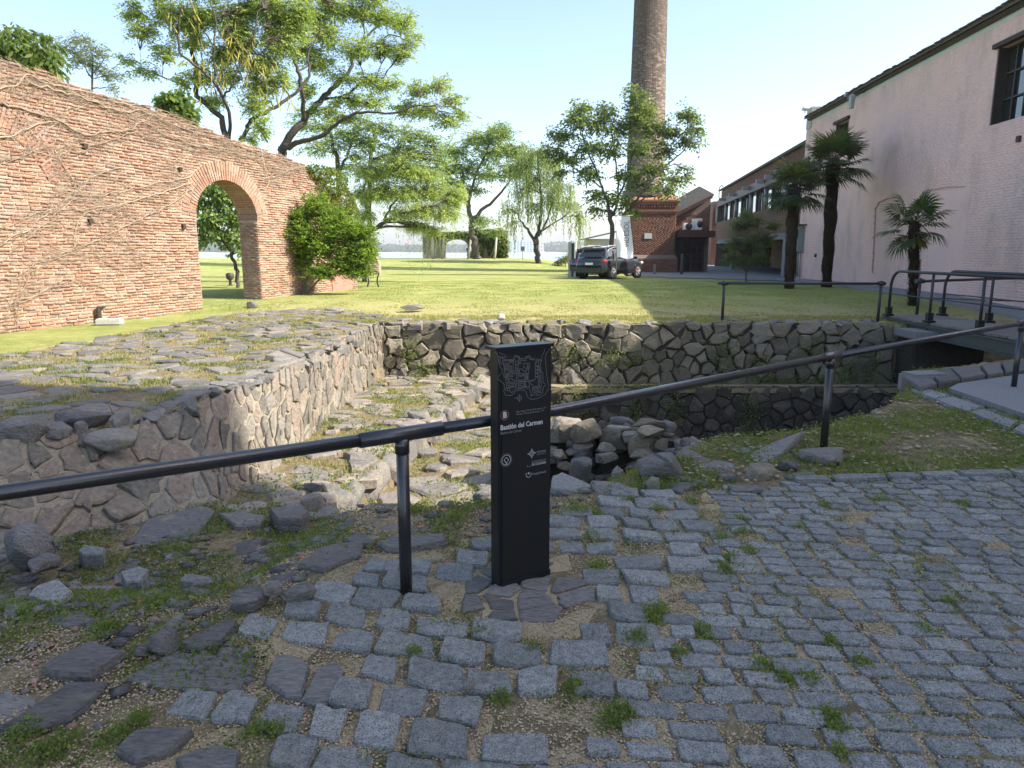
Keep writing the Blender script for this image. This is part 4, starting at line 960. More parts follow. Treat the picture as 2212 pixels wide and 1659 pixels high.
far = pp(PL, 0); b.prism([tuple(p[:2]) for p in (pp(0, 0, -.46), pp(PL, 0, -.46), pp(PL, 0, -9), pp(0, 0, -9))], -.5, EZ - .1); b.build('house_body', MT['pink'], ph)
b = MB(); b.slab([pp(-.2, EZ, .28), pp(PL + .15, EZ, .28), pp(PL + .15, EZ + 2.2, -5), pp(-.2, EZ + 2.2, -5)], (0, 0, .1)); b.slab([pp(-.2, EZ, -9.3), pp(PL + .15, EZ, -9.3), pp(PL + .15, EZ + 2.2, -5), pp(-.2, EZ + 2.2, -5)], (0, 0, .1)); b.build('roof', MT['roofslate'], ph)
MB().slab([pp(-.2, EZ - .07, .14), pp(PL, EZ - .07, .14), pp(PL, EZ, .2), pp(-.2, EZ, .2)], pn * -.14).build('fascia', MT['gframe'], ph)
MB().slab([pp(-.2, EZ - .2, .012), pp(PL, EZ - .2, .012), pp(PL, EZ - .07, .012), pp(-.2, EZ - .07, .012)], pn * -.01).build('flashing', MT['plaque'], ph)
r = random.Random(2)
for i in range(int(PL / .24)):
    if i * .24 > 14: MB().box(pp(i * .24 + .12, EZ + .1 + r.uniform(-.015, .02), .2 + r.uniform(-.02, .03)), (.3, .22, .035), rz=r.uniform(-.05, .05)).build('eave_tile', MT['roofslate'], ph)
for (u0, u1, z0, z1), nx_, nz_ in ((HOLES[0], 4, 3), (HOLES[1], 2, 3)):
    f = MB(); wfr = .07
    for a_, b_ in (((u0, z0), (u1, z0)), ((u1, z0), (u1, z1)), ((u1, z1), (u0, z1)), ((u0, z1), (u0, z0))): f.beam(pp(a_[0], a_[1], -.26), pp(b_[0], b_[1], -.26), .09, .09, up=pn)
    for i in range(1, nx_): f.beam(pp(u0 + (u1 - u0) * i / nx_, z0, -.25), pp(u0 + (u1 - u0) * i / nx_, z1, -.25), .045, .05, up=pn)
    for i in range(1, nz_): f.beam(pp(u0, z0 + (z1 - z0) * i / nz_, -.25), pp(u1, z0 + (z1 - z0) * i / nz_, -.25), .045, .05, up=pn)
    fr = f.build('window', MT['gframe'], ph)
    for i in range(nx_):
        for j in range(nz_):
            a_, b_ = u0 + (u1 - u0) * i / nx_, u0 + (u1 - u0) * (i + 1) / nx_; c_, d_ = z0 + (z1 - z0) * j / nz_, z0 + (z1 - z0) * (j + 1) / nz_
            MB().slab([pp(a_ + .02, c_ + .02, -.29), pp(b_ - .02, c_ + .02, -.29), pp(b_ - .02, d_ - .02, -.29), pp(a_ + .02, d_ - .02, -.29)], -pn * .01).build('pane', MT['glass'], fr)
    sr = MB(); sr.beam(pp(u0 - .1, z1 + .06, .03), pp(u1 + .1, z1 + .06, .03), .16, .12)
    sr.beam(pp(u1 - .03, z0, -.16), pp(u1 - .03, z1, -.16), .28, .05, up=pd); sr.beam(pp(u0 + .03, z0, -.16), pp(u0 + .03, z1, -.16), .28, .05, up=pd); sr.build('window_surround', MT['gframe' if 0 else 'bricks'], ph)
# ghosts of walled-up doorways
def strip(P, wd_, name='door_outline'):
    Q = [pp(*PH(x, y), .006) for x, y in P]; b = MB()
    for a_, c_ in zip(Q[:-1], Q[1:]): b.beam(a_, c_, .02, wd_, up=(pd.cross(Vector((0, 0, 1)))))
    b.build(name, MT['pinkd'], ph)
r = random.Random(4)
strip([(1948, 424), (1920, 428), (1900, 437), (1893, 452), (1891, 500), (1889, 540), (1886, 590)], .09)
strip([(2084, 403), (2050, 404), (2005, 412), (1998, 424)], .04); strip([(1990, 560), (1987, 600), (1984, 650)], .08)
for i in range(9):
    x, y = 1892 - i * .7, 450 + i * 16; u, z = PH(x, y); MB().box(pp(u + .03, z, .008), (.02, r.uniform(.14, .22), .08), rz=-math.atan(.075)).build('toothed_brick', MT['pinkd'], ph)
# white parapet block at the far end
u = PL
MB().slab([pp(u - .2, EZ - .4, .05), pp(u + .5, EZ - .4, .05), pp(u + .5, EZ + .55, .05), pp(u - .2, EZ + .55, .05)], -pn * 2.2).build('parapet', MT['concretel'], ph)
MB().slab([pp(u + .01, -.5, .02), pp(u + .5, -.5, .02), pp(u + .5, EZ - .4, .02), pp(u + .01, EZ - .4, .02)], -pn * 2.2).build('end_pilaster', MT['pink'], ph)
# footpath strip along it, and the paving before the entrance
def sheet(name, poly, step, dz, mat, kind='structure'):
    xs_ = np.arange(min(p[0] for p in poly) - step, max(p[0] for p in poly) + step, step); ys_ = np.arange(min(p[1] for p in poly) - step, max(p[1] for p in poly) + step, step)
    gx, gy = np.meshgrid(xs_, ys_); n = len(xs_); i = np.arange(n - 1)[None] + np.arange(len(ys_) - 1)[:, None] * n
    F = np.stack([i, i + 1, i + 1 + n, i + n], -1).reshape(-1, 4); c = np.stack([gx, gy], -1).reshape(-1, 2)[F].mean(1); F = F[inpoly(c[:, 0], c[:, 1], poly)]
    return np_obj(name, np.stack([gx, gy, ground_h(gx, gy) + dz], -1).reshape(-1, 3), F, mat, kind=kind)
b = MB(); q = [pp(15, 0, .02), pp(PL, 0, .02), pp(PL, 0, 1.15), pp(15, 0, 1.3)]
P_ = []; 
for i in range(13): u = 11.8 + (PL - 11.8) * i / 12; P_.append((u, gh(*pp(u, 0, 1.2)[:2])))
V = []; F = []
for i, (u, z) in enumerate(P_): V += [pp(u, z + .07, -.02), pp(u, z + .07, 1.2), pp(u, z - .15, 1.2)]
for i in range(12): a_ = i * 3; F += [(a_, a_ + 1, a_ + 4, a_ + 3), (a_ + 1, a_ + 2, a_ + 5, a_ + 4)]
b.add(V, F); b.build('footpath', MT['concrete'], kind='structure')
sheet('forecourt', [(7.5, 41.5), (9, 39.5), (12.6, 34.5), (12.9, 30), (40, 30), (40, 80), (12, 80), (8, 56)], 1., .03, MT['concrete'])
# cabinet with its pipes, hooded
u, z = PH(1733, 518); c = pp(u, 0, 0)
t = thing('electrical_cabinet', 'grey-green metal cabinet on the pink wall behind the palms', 'cabinet', pp(u, z), -math.atan(.075))
MB().bevel_box((-.15, 0, 0), (.28, .62, 1.2), .015).build('cabinet_body', MT['boxgrey'], t); MB().box((-.295, 0, 0), (.012, .5, 1.08)).build('door', MT['boxgrey'], t)
for k in (-.2, .2): MB().tube([(-.1, k, -.6), (-.1, k * .8, -1.0), (-.07, k, -z + .35)], .04, 8).build('conduit', MT['pinkd'] if k < 0 else MT['boxgrey'], t)
MB().box((-.2, -.05, .72), (.42, 1.1, .05)).build('rain_hood', MT['gframe'], t)
# lantern and floodlights
u, z = PH(1868, 218); t = thing('wall_lantern', 'boxy glass lantern on a bracket under the eave of the pink wall', 'lantern', pp(u, z), -math.atan(.075))
MB().tube([(0, 0, .32), (-.75, 0, .32)], .02, 6).tube([(-.5, 0, .32), (-.5, 0, .2)], .015, 6).build('bracket', MT['gframe'], t)
MB().lathe((-.5, 0, -.28), [(.0, 0), (.1, 0), (.13, .44), (.15, .46), (.03, .56), (0, .56)], 6, smooth=False).build('lamp_housing', MT['steelgrey'], t); MB().lathe((-.5, 0, -.22), [(.101, 0), (.126, .34)], 6, smooth=False).build('lamp_glass', MT['white'], t)
for k, (px, py, lab) in enumerate(((1846, 205, 'small floodlight on the eave just left of the wall lantern'), (1735, 236, 'small floodlight on top of the white parapet block'))):
    u, z = PH(px, py); t = thing('floodlight', lab, 'floodlight', pp(u, z + .02, .25 if k == 0 else -.1), .4)
    MB().bevel_box((0, 0, 0), (.34, .12, .2), .02, M=Matrix.Rotation(.7, 3, 'X')).build('lamp_housing', MT['white' if k else 'steelgrey'], t); MB().tube([(0, 0, -.22), (0, .02, 0)], .02, 6).tube([(0, 0, 0), (-.1, .1, .18)], .012, 5).build('bracket', MT['steelgrey'], t)
for px, py in ((1762, 325), (1763, 552), (2203, 300)):
    u, z = PH(px, py); MB().bevel_box(pp(u, z, .03), (.08, .14, .16), .01).build('wall_vent', MT['gframe'], ph)

# unseen masses added to the right; outlines fitted to the shade they throw
t = thing('lane_shade_house', 'unseen house mass beside the lane to the right, outline fitted to its shadow', 'building', (0, 0, 0))
MB().slab([(13.5, -12, -.2), (13.5, 2.4, -.2), (13.5, 2.4, 0)] + [(13.5, 12.0, 0), (13.5, 12.5, 8.55), (13.5, 6.85, 10.1), (13.5, 5.05, 10.7), (13.5, 2.05, 11.5), (13.5, -12, 11.5)], (5, 0, 0)).build('wall', MT['pink'], t)
t = thing('tall_shade_block', 'unseen block added beyond the lane, shaped to shade the foreground', 'building', (0, 0, 0))
MB().slab([(20, -16, -.2), (20, -.15, -.2), (20, -.15, 16.7), (20, 3.2, 21.2), (20, 3.2, 27), (20, -16, 27)], (1.5, 0, 0)).build('wall', MT['concretel'], t)

# ------------------------------------------------------------ brick hall with long window band
gd = Vector((.139, 1, 0)).normalized(); gn = Vector((-gd.y, gd.x, 0)); GO = Vector((9.44 + .139 * 36.5, 36.5, 0)); GL = 31.5
gp = lambda u, z, n=0.: GO + gd * u + Vector((0, 0, z)) + gn * n
gu = lambda px: hit(px, 500, GO, gd)[0]
hb = thing('brick_hall', 'brick hall with a long upstairs window band beyond the palms', 'building', (0, 0, 0))
b = MB(); b.slab([gp(0, 2.68), gp(GL, 2.68), gp(GL, 4.19), gp(0, 4.19)], -gn * .5); b.build('spandrel', MT['dmortar'], hb)
brick_field(gp(0, 0), gd, gn, GL, 2.7, 4.17, MT['brickd'], hb, bl=.3, bh=.06, pitch=.075, joint=.012, proud=.01, seed=21, stuff='bricks')
MB().slab([gp(0, 2.3, -.05), gp(GL, 2.3, -.05), gp(GL, 2.68, -.05), gp(0, 2.68, -.05)], -gn * .5).build('concrete_beam', MT['concrete'], hb)
MB().slab([gp(-.3, 5.6, .1), gp(GL, 5.6, .1), gp(GL, 6.15, .1), gp(-.3, 6.15, .1)], -gn * .6).build('lintel', MT['redwood'], hb)
MB().slab([gp(-.5, 6.16, -.3), gp(GL, 6.16, -.3), gp(GL, 7.0, -.3), gp(-.5, 7.0, -.3)], -gn * .5).build('upper_wall', MT['dmortar'], hb)
brick_field(gp(-.5, 0, -.3), gd, gn, GL, 6.18, 6.98, MT['brickd'], hb, bl=.3, bh=.06, pitch=.075, proud=.01, seed=22, stuff='bricks')
b = MB(); b.slab([gp(-1, 7.0, -.05), gp(GL + .3, 7.0, -.05), gp(GL + .3, 8.2, -6), gp(-1, 8.2, -6)], (0, 0, .14)); b.build('roof', MT['roofslate'], hb)
b = MB(); b.prism([tuple(p[:2]) for p in (gp(0, 0, -4.2), gp(GL, 0, -4.2), gp(GL, 0, -10), gp(0, 0, -10))], -1, 6.9); b.build('rear_block', MT['dmortar'], hb)
brick_field(gp(0, 0, -4.2), gd, gn, GL, -.4, 2.6, MT['brick'], hb, bl=.3, bh=.06, pitch=.075, proud=.01, seed=23, stuff='bricks')
MB().slab([gp(0, 2.58, -.5), gp(GL, 2.58, -.5), gp(GL, 2.58, -4.2), gp(0, 2.58, -4.2)], (0, 0, .1)).build('floor_slab', MT['concrete'], hb)
MB().slab([gp(GL - .3, -.6), gp(GL, -.6), gp(GL, 6.1), gp(GL - .3, 6.1)], -gn * 4.2).build('end_wall', MT['dmortar'], hb)
MB().slab([gp(0, 4.2, -.35), gp(GL, 4.2, -.35), gp(GL, 5.6, -.35), gp(0, 5.6, -.35)], -gn * .02).build('window_glass', MT['skyglass'], hb)
cols = [gu(x) for x in (1686, 1646, 1615, 1585, 1563, 1545, 1533)]
for i, u in enumerate(cols): MB().tube([gp(u, 4.19, -.12), gp(u, 5.6, -.12)], .15, 12).build('round_column', MT['steelgrey'], hb)
ub = [0] + cols
for a_, c_ in zip(ub[:-1], ub[1:]):
    if c_ - a_ < 1.2: continue
    n = 4; fr = MB(); fr.beam(gp(a_ + .2, 4.25, -.3), gp(c_ - .2, 4.25, -.3), .06, .1); w_ = fr.build('window', MT['gframe'], hb)
    for i in range(1, n): MB().beam(gp(a_ + (c_ - a_) * i / n, 4.2, -.28), gp(a_ + (c_ - a_) * i / n, 5.6, -.28), .1, .11, up=gn).build('mullion', MT['gframe'], w_)
for u in cols + [(cols[0]) / 2, cols[0] + (cols[1] - cols[0]) / 2]: MB().bevel_box(gp(u, 5.98, .3), (.5, .22, .26), .03, rz=-math.atan(.139)).build('beam_end', MT['steelgrey'], hb)
for px in (1694, 1581): 
    u = gu(px); z0 = gh(*gp(u, 0, -.3)[:2]) - .1; MB().slab([gp(u - .35, z0, -.05), gp(u + .35, z0, -.05), gp(u + .35, 2.4, -.05), gp(u - .35, 2.4, -.05)], -gn * .35).build('pillar', MT['concrete'], hb)
u = gu(1534); MB().slab([gp(u - 1.6, -.5, .06), gp(u + 2.2, -.5, .06), gp(u + 2.2, 6.3, .06), gp(u - 1.6, 6.3, .06)], -gn * .5).build('brick_pier', MT['brickd'], hb)
for u0, w_ in ((gu(1560), 3.), (gu(1620), 2.2)):
    d_ = MB(); 
    for k in range(3): d_.beam(gp(u0 + w_ * k / 2, -.2, -3.9), gp(u0 + w_ * k / 2, 2.3, -3.9), .1, .12, up=gn)
    d_.beam(gp(u0, 2.25, -3.9), gp(u0 + w_, 2.25, -3.9), .1, .12); d_.beam(gp(u0, .9, -3.9), gp(u0 + w_, .9, -3.9), .1, .08); dd = d_.build('door', MT['redwood'], hb)
    for k in range(2): MB().slab([gp(u0 + w_ * k / 2 + .06, 0, -3.98), gp(u0 + w_ * (k + 1) / 2 - .06, 0, -3.98), gp(u0 + w_ * (k + 1) / 2 - .06, 2.2, -3.98), gp(u0 + w_ * k / 2 + .06, 2.2, -3.98)], gn * .02).build('pane', MT['glass'], dd)
c = gp(gu(1641), 0, -3.0); t = thing('notice_board', 'white notice board standing under the upper storey of the brick hall', 'board', (c.x, c.y, gh(c.x, c.y)), R(-80))
MB().box((0, 0, 1.1), (1.3, .05, 1.9)).build('panel', MT['white'], t); MB().box((0, .05, .6), (1.2, .04, 1.2)).build('frame', MT['gframe'], t)
pc = Yp(1538, 422, 62); t = thing('arm_lamp', 'curved lamp arm over the roof corner of the brick hall', 'street lamp', gp(gu(1540), 6.9, -.4))
MB().tube([(0, 0, -.3), (-.1, -.3, .55), (-.2, -1.4, .75), (-.3, -2.4, .45)], .05, 6).build('arm', MT['steelgrey'], t); MB().bevel_box((-.3, -2.5, .36), (.2, .5, .12), .03).build('lamp_head', MT['white'], t)
t = thing('wall_floodlight', 'white box lamp on the corner pier of the brick hall', 'floodlight', gp(gu(1524), 4.7, .3)); MB().bevel_box((0, 0, 0), (.55, .35, .5), .04).build('lamp_housing', MT['white'], t); MB().tube([(.1, 0, -.3), (.1, 0, -1.)], .05, 6).build('bracket', MT['gframe'], t)

# entrance block between chimney and hall
EY = 53.
ex = lambda px: (px - 1106) / FOC * EY * 1.0
eb = thing('entrance_block', 'low brick entrance with glazed doors under a dark canopy beside the chimney', 'building', (0, 0, 0))
xa, xz = Yp(1452, 540, EY).x, Yp(1530, 540, EY).x
b = MB(); b.slab([(xa, EY, -.3), (xz, EY, -.3), (xz, EY, 5.3), (xa, EY, 3.95)], (0, 6, 0)); b.build('wall', MT['dmortar'], eb)
brick_field((xa, EY, 0), (1, 0, 0), (0, -1, 0), xz - xa, 3.1, 5.2, MT['brickd'], eb, bl=.3, bh=.06, pitch=.075, proud=.012, top=lambda u: 3.9 + u * .27, seed=25, stuff='bricks')
MB().slab([(xa - .3, EY - .4, 4.0), (xz + .1, EY - .4, 5.5), (xz + .4, EY + 5, 6.5), (xa - .2, EY + 5, 4.7)], (0, 0, .14)).build('roof', MT['roofslate'], eb)
MB().beam((xa - .3, EY - .42, 3.97), (xz, EY - .42, 5.45), .06, .2).build('fascia', MT['redwood'], eb)
MB().bevel_box(((xa + xz) / 2, EY - .9, 2.82), (xz - xa - .1, 1.8, .46), .03).build('canopy', MT['redwood'], eb)
dx0, dx1 = Yp(1463, 540, EY).x, Yp(1520, 540, EY).x; gz = gh(12.5, EY - .3)
for k in range(2):
    a_, c_ = dx0 + (dx1 - dx0) * k / 2, dx0 + (dx1 - dx0) * (k + 1) / 2; d_ = MB()
    for x in (a_ + .06, c_ - .06): d_.box((x, EY - .12, gz + 1.25), (.11, .1, 2.5))
    for z in (.1, .75, 1.3, 1.85, 2.42): d_.box(((a_ + c_) / 2, EY - .12, gz + z), (c_ - a_ - .1, .08, .08))
    d_.box(((a_ + c_) / 2, EY - .11, gz + 1.25), (.06, .06, 2.5))
    dd = d_.build('door', MT['redwood'], eb); MB().box(((a_ + c_) / 2, EY - .07, gz + 1.25), (c_ - a_ - .15, .02, 2.4)).build('pane', MT['glass'], dd)
for px, py, sz, rz, lab in ((1487, 495, (.8, .35, .48), 0, 'left air-conditioning unit lying low on the entrance canopy'), (1505, 490, (.42, .7, .78), .4, 'right air-conditioning unit standing taller on the entrance canopy')):
    p = Yp(px, py, EY - 1.0); t = thing('air_conditioner', lab, 'air conditioner', (p.x, EY - 1.0, 3.12), rz, 'air conditioners on the entrance canopy')
    MB().bevel_box((0, 0, sz[2] / 2), sz, .02).build('casing', MT['white'], t); MB().lathe((0, 0, 0), [(.24, -.01), (.24, .02), (.05, .03), (0, .03)], 16).build('fan_grille', MT['gframe'], t)
    g = t.children[-1]; g.rotation_euler = (R(90), 0, 0); g.location = (-.12 * (sz[0] > .9), -sz[1] / 2, sz[2] / 2)

# ------------------------------------------------------------ chimney
CY = 52.; cx0, cx1 = Yp(1362, 560, CY).x, Yp(1457, 560, CY).x; cxm = Yp(1405, 300, CY).x; cw = cx1 - cx0; cg = gh((cx0 + cx1) / 2, CY)
bx = (cx0 + cx1) / 2; bcy = CY + cw / 2; ztop = Yp(1400, 432, CY).z
ch = thing('brick_chimney', 'tall tapering brick factory chimney on a square base behind the car', 'chimney', (0, 0, 0))
b = MB(); b.box((bx, bcy, (cg + ztop) / 2 - .4), (cw, cw, ztop - cg - .2)); b.build('base_core', MT['dmortar'], ch)
pz = cg + 1.25
for (O_, U_, N_) in (((cx0, CY, 0), (1, 0, 0), (0, -1, 0)), ((cx0, CY + cw, 0), (0, -1, 0), (-1, 0, 0)), ((cx1, CY, 0), (0, 1, 0), (1, 0, 0))):
    brick_field(O_, U_, N_, cw, pz, ztop - .75, MT['brickd'], ch, bl=.24, bh=.056, pitch=.07, joint=.012, proud=.012, jitter=.002, seed=31, stuff='bricks')
pw = cw + .36; b = MB(); b.box((bx, bcy, cg + .4), (pw, pw, 1.2)); b.prism([(bx - pw / 2, bcy - pw / 2), (bx + pw / 2, bcy - pw / 2), (bx + pw / 2, bcy + pw / 2), (bx - pw / 2, bcy + pw / 2)], cg + .99, cg + 1.0)
b.v[-4:] = [(bx + a_ * cw / 2, bcy + c_ * cw / 2, cg + 1.25) for a_, c_ in ((-1, -1), (1, -1), (1, 1), (-1, 1))]; b.build('plinth', MT['dmortar'], ch)
brick_field((bx - pw / 2, bcy - pw / 2, 0), (1, 0, 0), (0, -1, 0), pw, cg - .1, cg + .98, MT['brickd'], ch, bl=.24, bh=.056, pitch=.07, proud=.012, jitter=.002, seed=32, stuff='bricks')
b = MB()
for k, (dw, z0, z1) in enumerate(((.12, -.95, -.82), (.2, -.8, -.62), (.3, -.3, -.12), (.42, -.12, .02))): b.box((bx, bcy, ztop + (z0 + z1) / 2), (cw + dw, cw + dw, z1 - z0))
b.box((bx, bcy, ztop - .46), (cw + .04, cw + .04, .3)); b.build('cornice', MT['brickd'], ch)
for i in range(17):
    x = cx0 + cw * (i + .5) / 17; MB().box((x, CY - .07, ztop - .4), (.09, .15, .2)).build('dentil', MT['brickd'], ch)
b = MB(); n = 4; V = [(bx + a_ * (cw / 2 + .21), bcy + c_ * (cw / 2 + .21), ztop + .02) for a_, c_ in ((-1, -1), (1, -1), (1, 1), (-1, 1))] + [(bx + a_ * (cw / 2 - .35), bcy + c_ * (cw / 2 - .35), ztop + .35) for a_, c_ in ((-1, -1), (1, -1), (1, 1), (-1, 1))]
b.add(V, [(0, 1, 5, 4), (1, 2, 6, 5), (2, 3, 7, 6), (3, 0, 4, 7), (4, 5, 6, 7)]); b.build('sloping_cap', MT['terracotta'], ch)
rb0 = (Yp(1441, 260, bcy - 0).x - Yp(1365, 260, bcy).x) / 2; rt0 = (Yp(1440, 0, bcy).x - Yp(1370, 0, bcy).x) / 2
zA, zB = Yp(1400, 260, bcy).z, Yp(1400, 0, bcy).z; k_ = (rt0 - rb0) / (zB - zA); zt = 31.
rad = lambda z: rb0 + (z - zA) * k_
prof = [(rad(ztop) + .25, ztop + .3), (rad(ztop) + .25, ztop + .75), (rad(ztop), ztop + .8), (rad(zt), zt), (rad(zt) + .3, zt + .1), (rad(zt) + .3, zt + .8), (rad(zt) - .3, zt + .8)]
MB().lathe((cxm, bcy, 0), prof, 40).build('shaft_core', MT['dmortar'], ch)
rows = np.arange(ztop + .8, 19.5, .075); nb = 30; V = []; 
A = []; 
for k, z in enumerate(rows):
    r0 = rad(z); th = 2 * math.pi / nb
    for i in range(nb):
        a = (i + .5 * (k % 2)) * th
        if math.sin(a) > .35: continue
        A.append((a, z, r0))
A = np.array(A); m_ = len(A); th = 2 * math.pi / nb * .45; pr_ = rng.uniform(.006, .022, m_)
def cyl(a, z, r_): return np.stack([cxm + r_ * np.cos(a), bcy + r_ * np.sin(a), z], -1)
VV = np.stack([cyl(A[:, 0] - th, A[:, 1], A[:, 2] - .02), cyl(A[:, 0] + th, A[:, 1], A[:, 2] - .02), cyl(A[:, 0] + th, A[:, 1] + .058, A[:, 2] - .02), cyl(A[:, 0] - th, A[:, 1] + .058, A[:, 2] - .02),
               cyl(A[:, 0] - th * .95, A[:, 1] + .004, A[:, 2] + pr_), cyl(A[:, 0] + th * .95, A[:, 1] + .004, A[:, 2] + pr_), cyl(A[:, 0] + th * .95, A[:, 1] + .054, A[:, 2] + pr_), cyl(A[:, 0] - th * .95, A[:, 1] + .054, A[:, 2] + pr_)], 1)
FT = np.array([(4, 5, 6, 7), (0, 1, 5, 4), (1, 2, 6, 5), (2, 3, 7, 6), (3, 0, 4, 7)])
np_obj('shaft_bricks', VV.reshape(-1, 3), (np.arange(m_)[:, None, None] * 8 + FT[None]).reshape(-1, 4), MT['bricks'], ch, rnd=np.repeat(rng.random(m_), 8), kind='stuff')
p = Yp(1400, 510, CY - .03); MB().bevel_box((p.x, CY - .035, p.z), (.54, .05, .38), .01).build('plaque', MT['plaque'], ch)
p = Yp(1399, 557, CY - .03); MB().bevel_box((p.x, CY - .05, p.z), (.2, .1, .16), .01).build('vent_box', MT['gframe'], ch)
for px, Y_, lab in ((1410, 47.5, 'short grey bollard in front of the chimney base'), (1468, 46.5, 'dark bollard before the glazed entrance doors')):
    x = (px - 1106) / FOC * Y_; z = gh(x, Y_); t = thing('bollard', lab, 'bollard', (x, Y_, z)); h_ = .7 if px < 1450 else 1.35
    MB().lathe((0, 0, -.1), [(.09, 0), (.09, h_), (.06, h_ + .06), (0, h_ + .08)], 12).build('post', MT['wood' if px < 1450 else 'gframe'], t); MB().lathe((0, 0, -.02), [(.13, 0), (.13, .05), (.09, .07)], 12).build('base_ring', MT['gframe'], t)
# small beige house far behind the trunk
c = Yp(1300, 540, 72); t = thing('lakeside_hut', 'small beige hut with a grey roof behind the tree trunk by the chimney', 'building', (c.x, 72, gh(c.x, 72)))
MB().box((0, 0, 1.2), (3.2, 3, 2.6)).build('wall', MT['concretel'], t); MB().slab([(-2, -2, 2.4), (2, -2, 3.3), (2, 2, 3.3), (-2, 2, 2.4)], (0, 0, .12)).build('roof', MT['roofslate'], t); MB().box((.6, -1.52, .9), (.9, .06, 1.8)).build('door', MT['gframe'], t)

# ------------------------------------------------------------ information post
fl, fr = Zp(1079, 1281, 0), Zp(1187, 1249, 0); sx = (fr - fl); SW = sx.length; sx.normalize(); sa = math.atan2(sx.y, sx.x)
SH = Yp(1079, 757, fl.y).z
HS = lambda x, y: hit(x, y, fl, sx)
sign = thing('information_post', 'black metal information post with engraved town map standing in front of the pit rail', 'sign post', (fl.x, fl.y, 0), sa)
MB().bevel_box((SW / 2, .042, SH / 2 - .01), (SW, .075, SH + .02), .003).build('post_body', MT['black'], sign)
MB().bevel_box((SW / 2 - .006, .04, SH + .006), (SW + .03, .1, .016), .003).build('cap', MT['black'], sign)
MB().box((SW / 2 + .006, .002, SH / 2 - .01), (SW - .02, .008, SH - .05)).build('face_panel', MT['blackpanel'], sign)
MB().box((SW / 2 + .004, -.003, .03), (SW - .01, .012, .05)).build('foot_rim', MT['black'], sign)
FY = -.0032
def c3(x, y): return HS((1880 + x * .19289) / 1.808, (1320 + y * .19289) / 1.808)
def c4(x, y): return HS((1880 + x * .19289) / 1.808, (1560 + y * .19289) / 1.808)
def ribbon(mb, P, wdt=.0016, closed=False):
    if closed: P = P + [P[0]]
    for (a, b_), (c_, d_) in zip(P[:-1], P[1:]):
        dx, dz = c_ - a, d_ - b_; L = math.hypot(dx, dz) + 1e-9; nx_, nz_ = -dz / L * wdt / 2, dx / L * wdt / 2; ex_, ez_ = dx / L * wdt * .4, dz / L * wdt * .4
        mb.add([(a - ex_ + nx_, FY, b_ - ez_ + nz_), (c_ + ex_ + nx_, FY, d_ + ez_ + nz_), (c_ + ex_ - nx_, FY, d_ + ez_ - nz_), (a - ex_ - nx_, FY, b_ - ez_ - nz_)], [(0, 1, 2, 3)])
mp = MB()
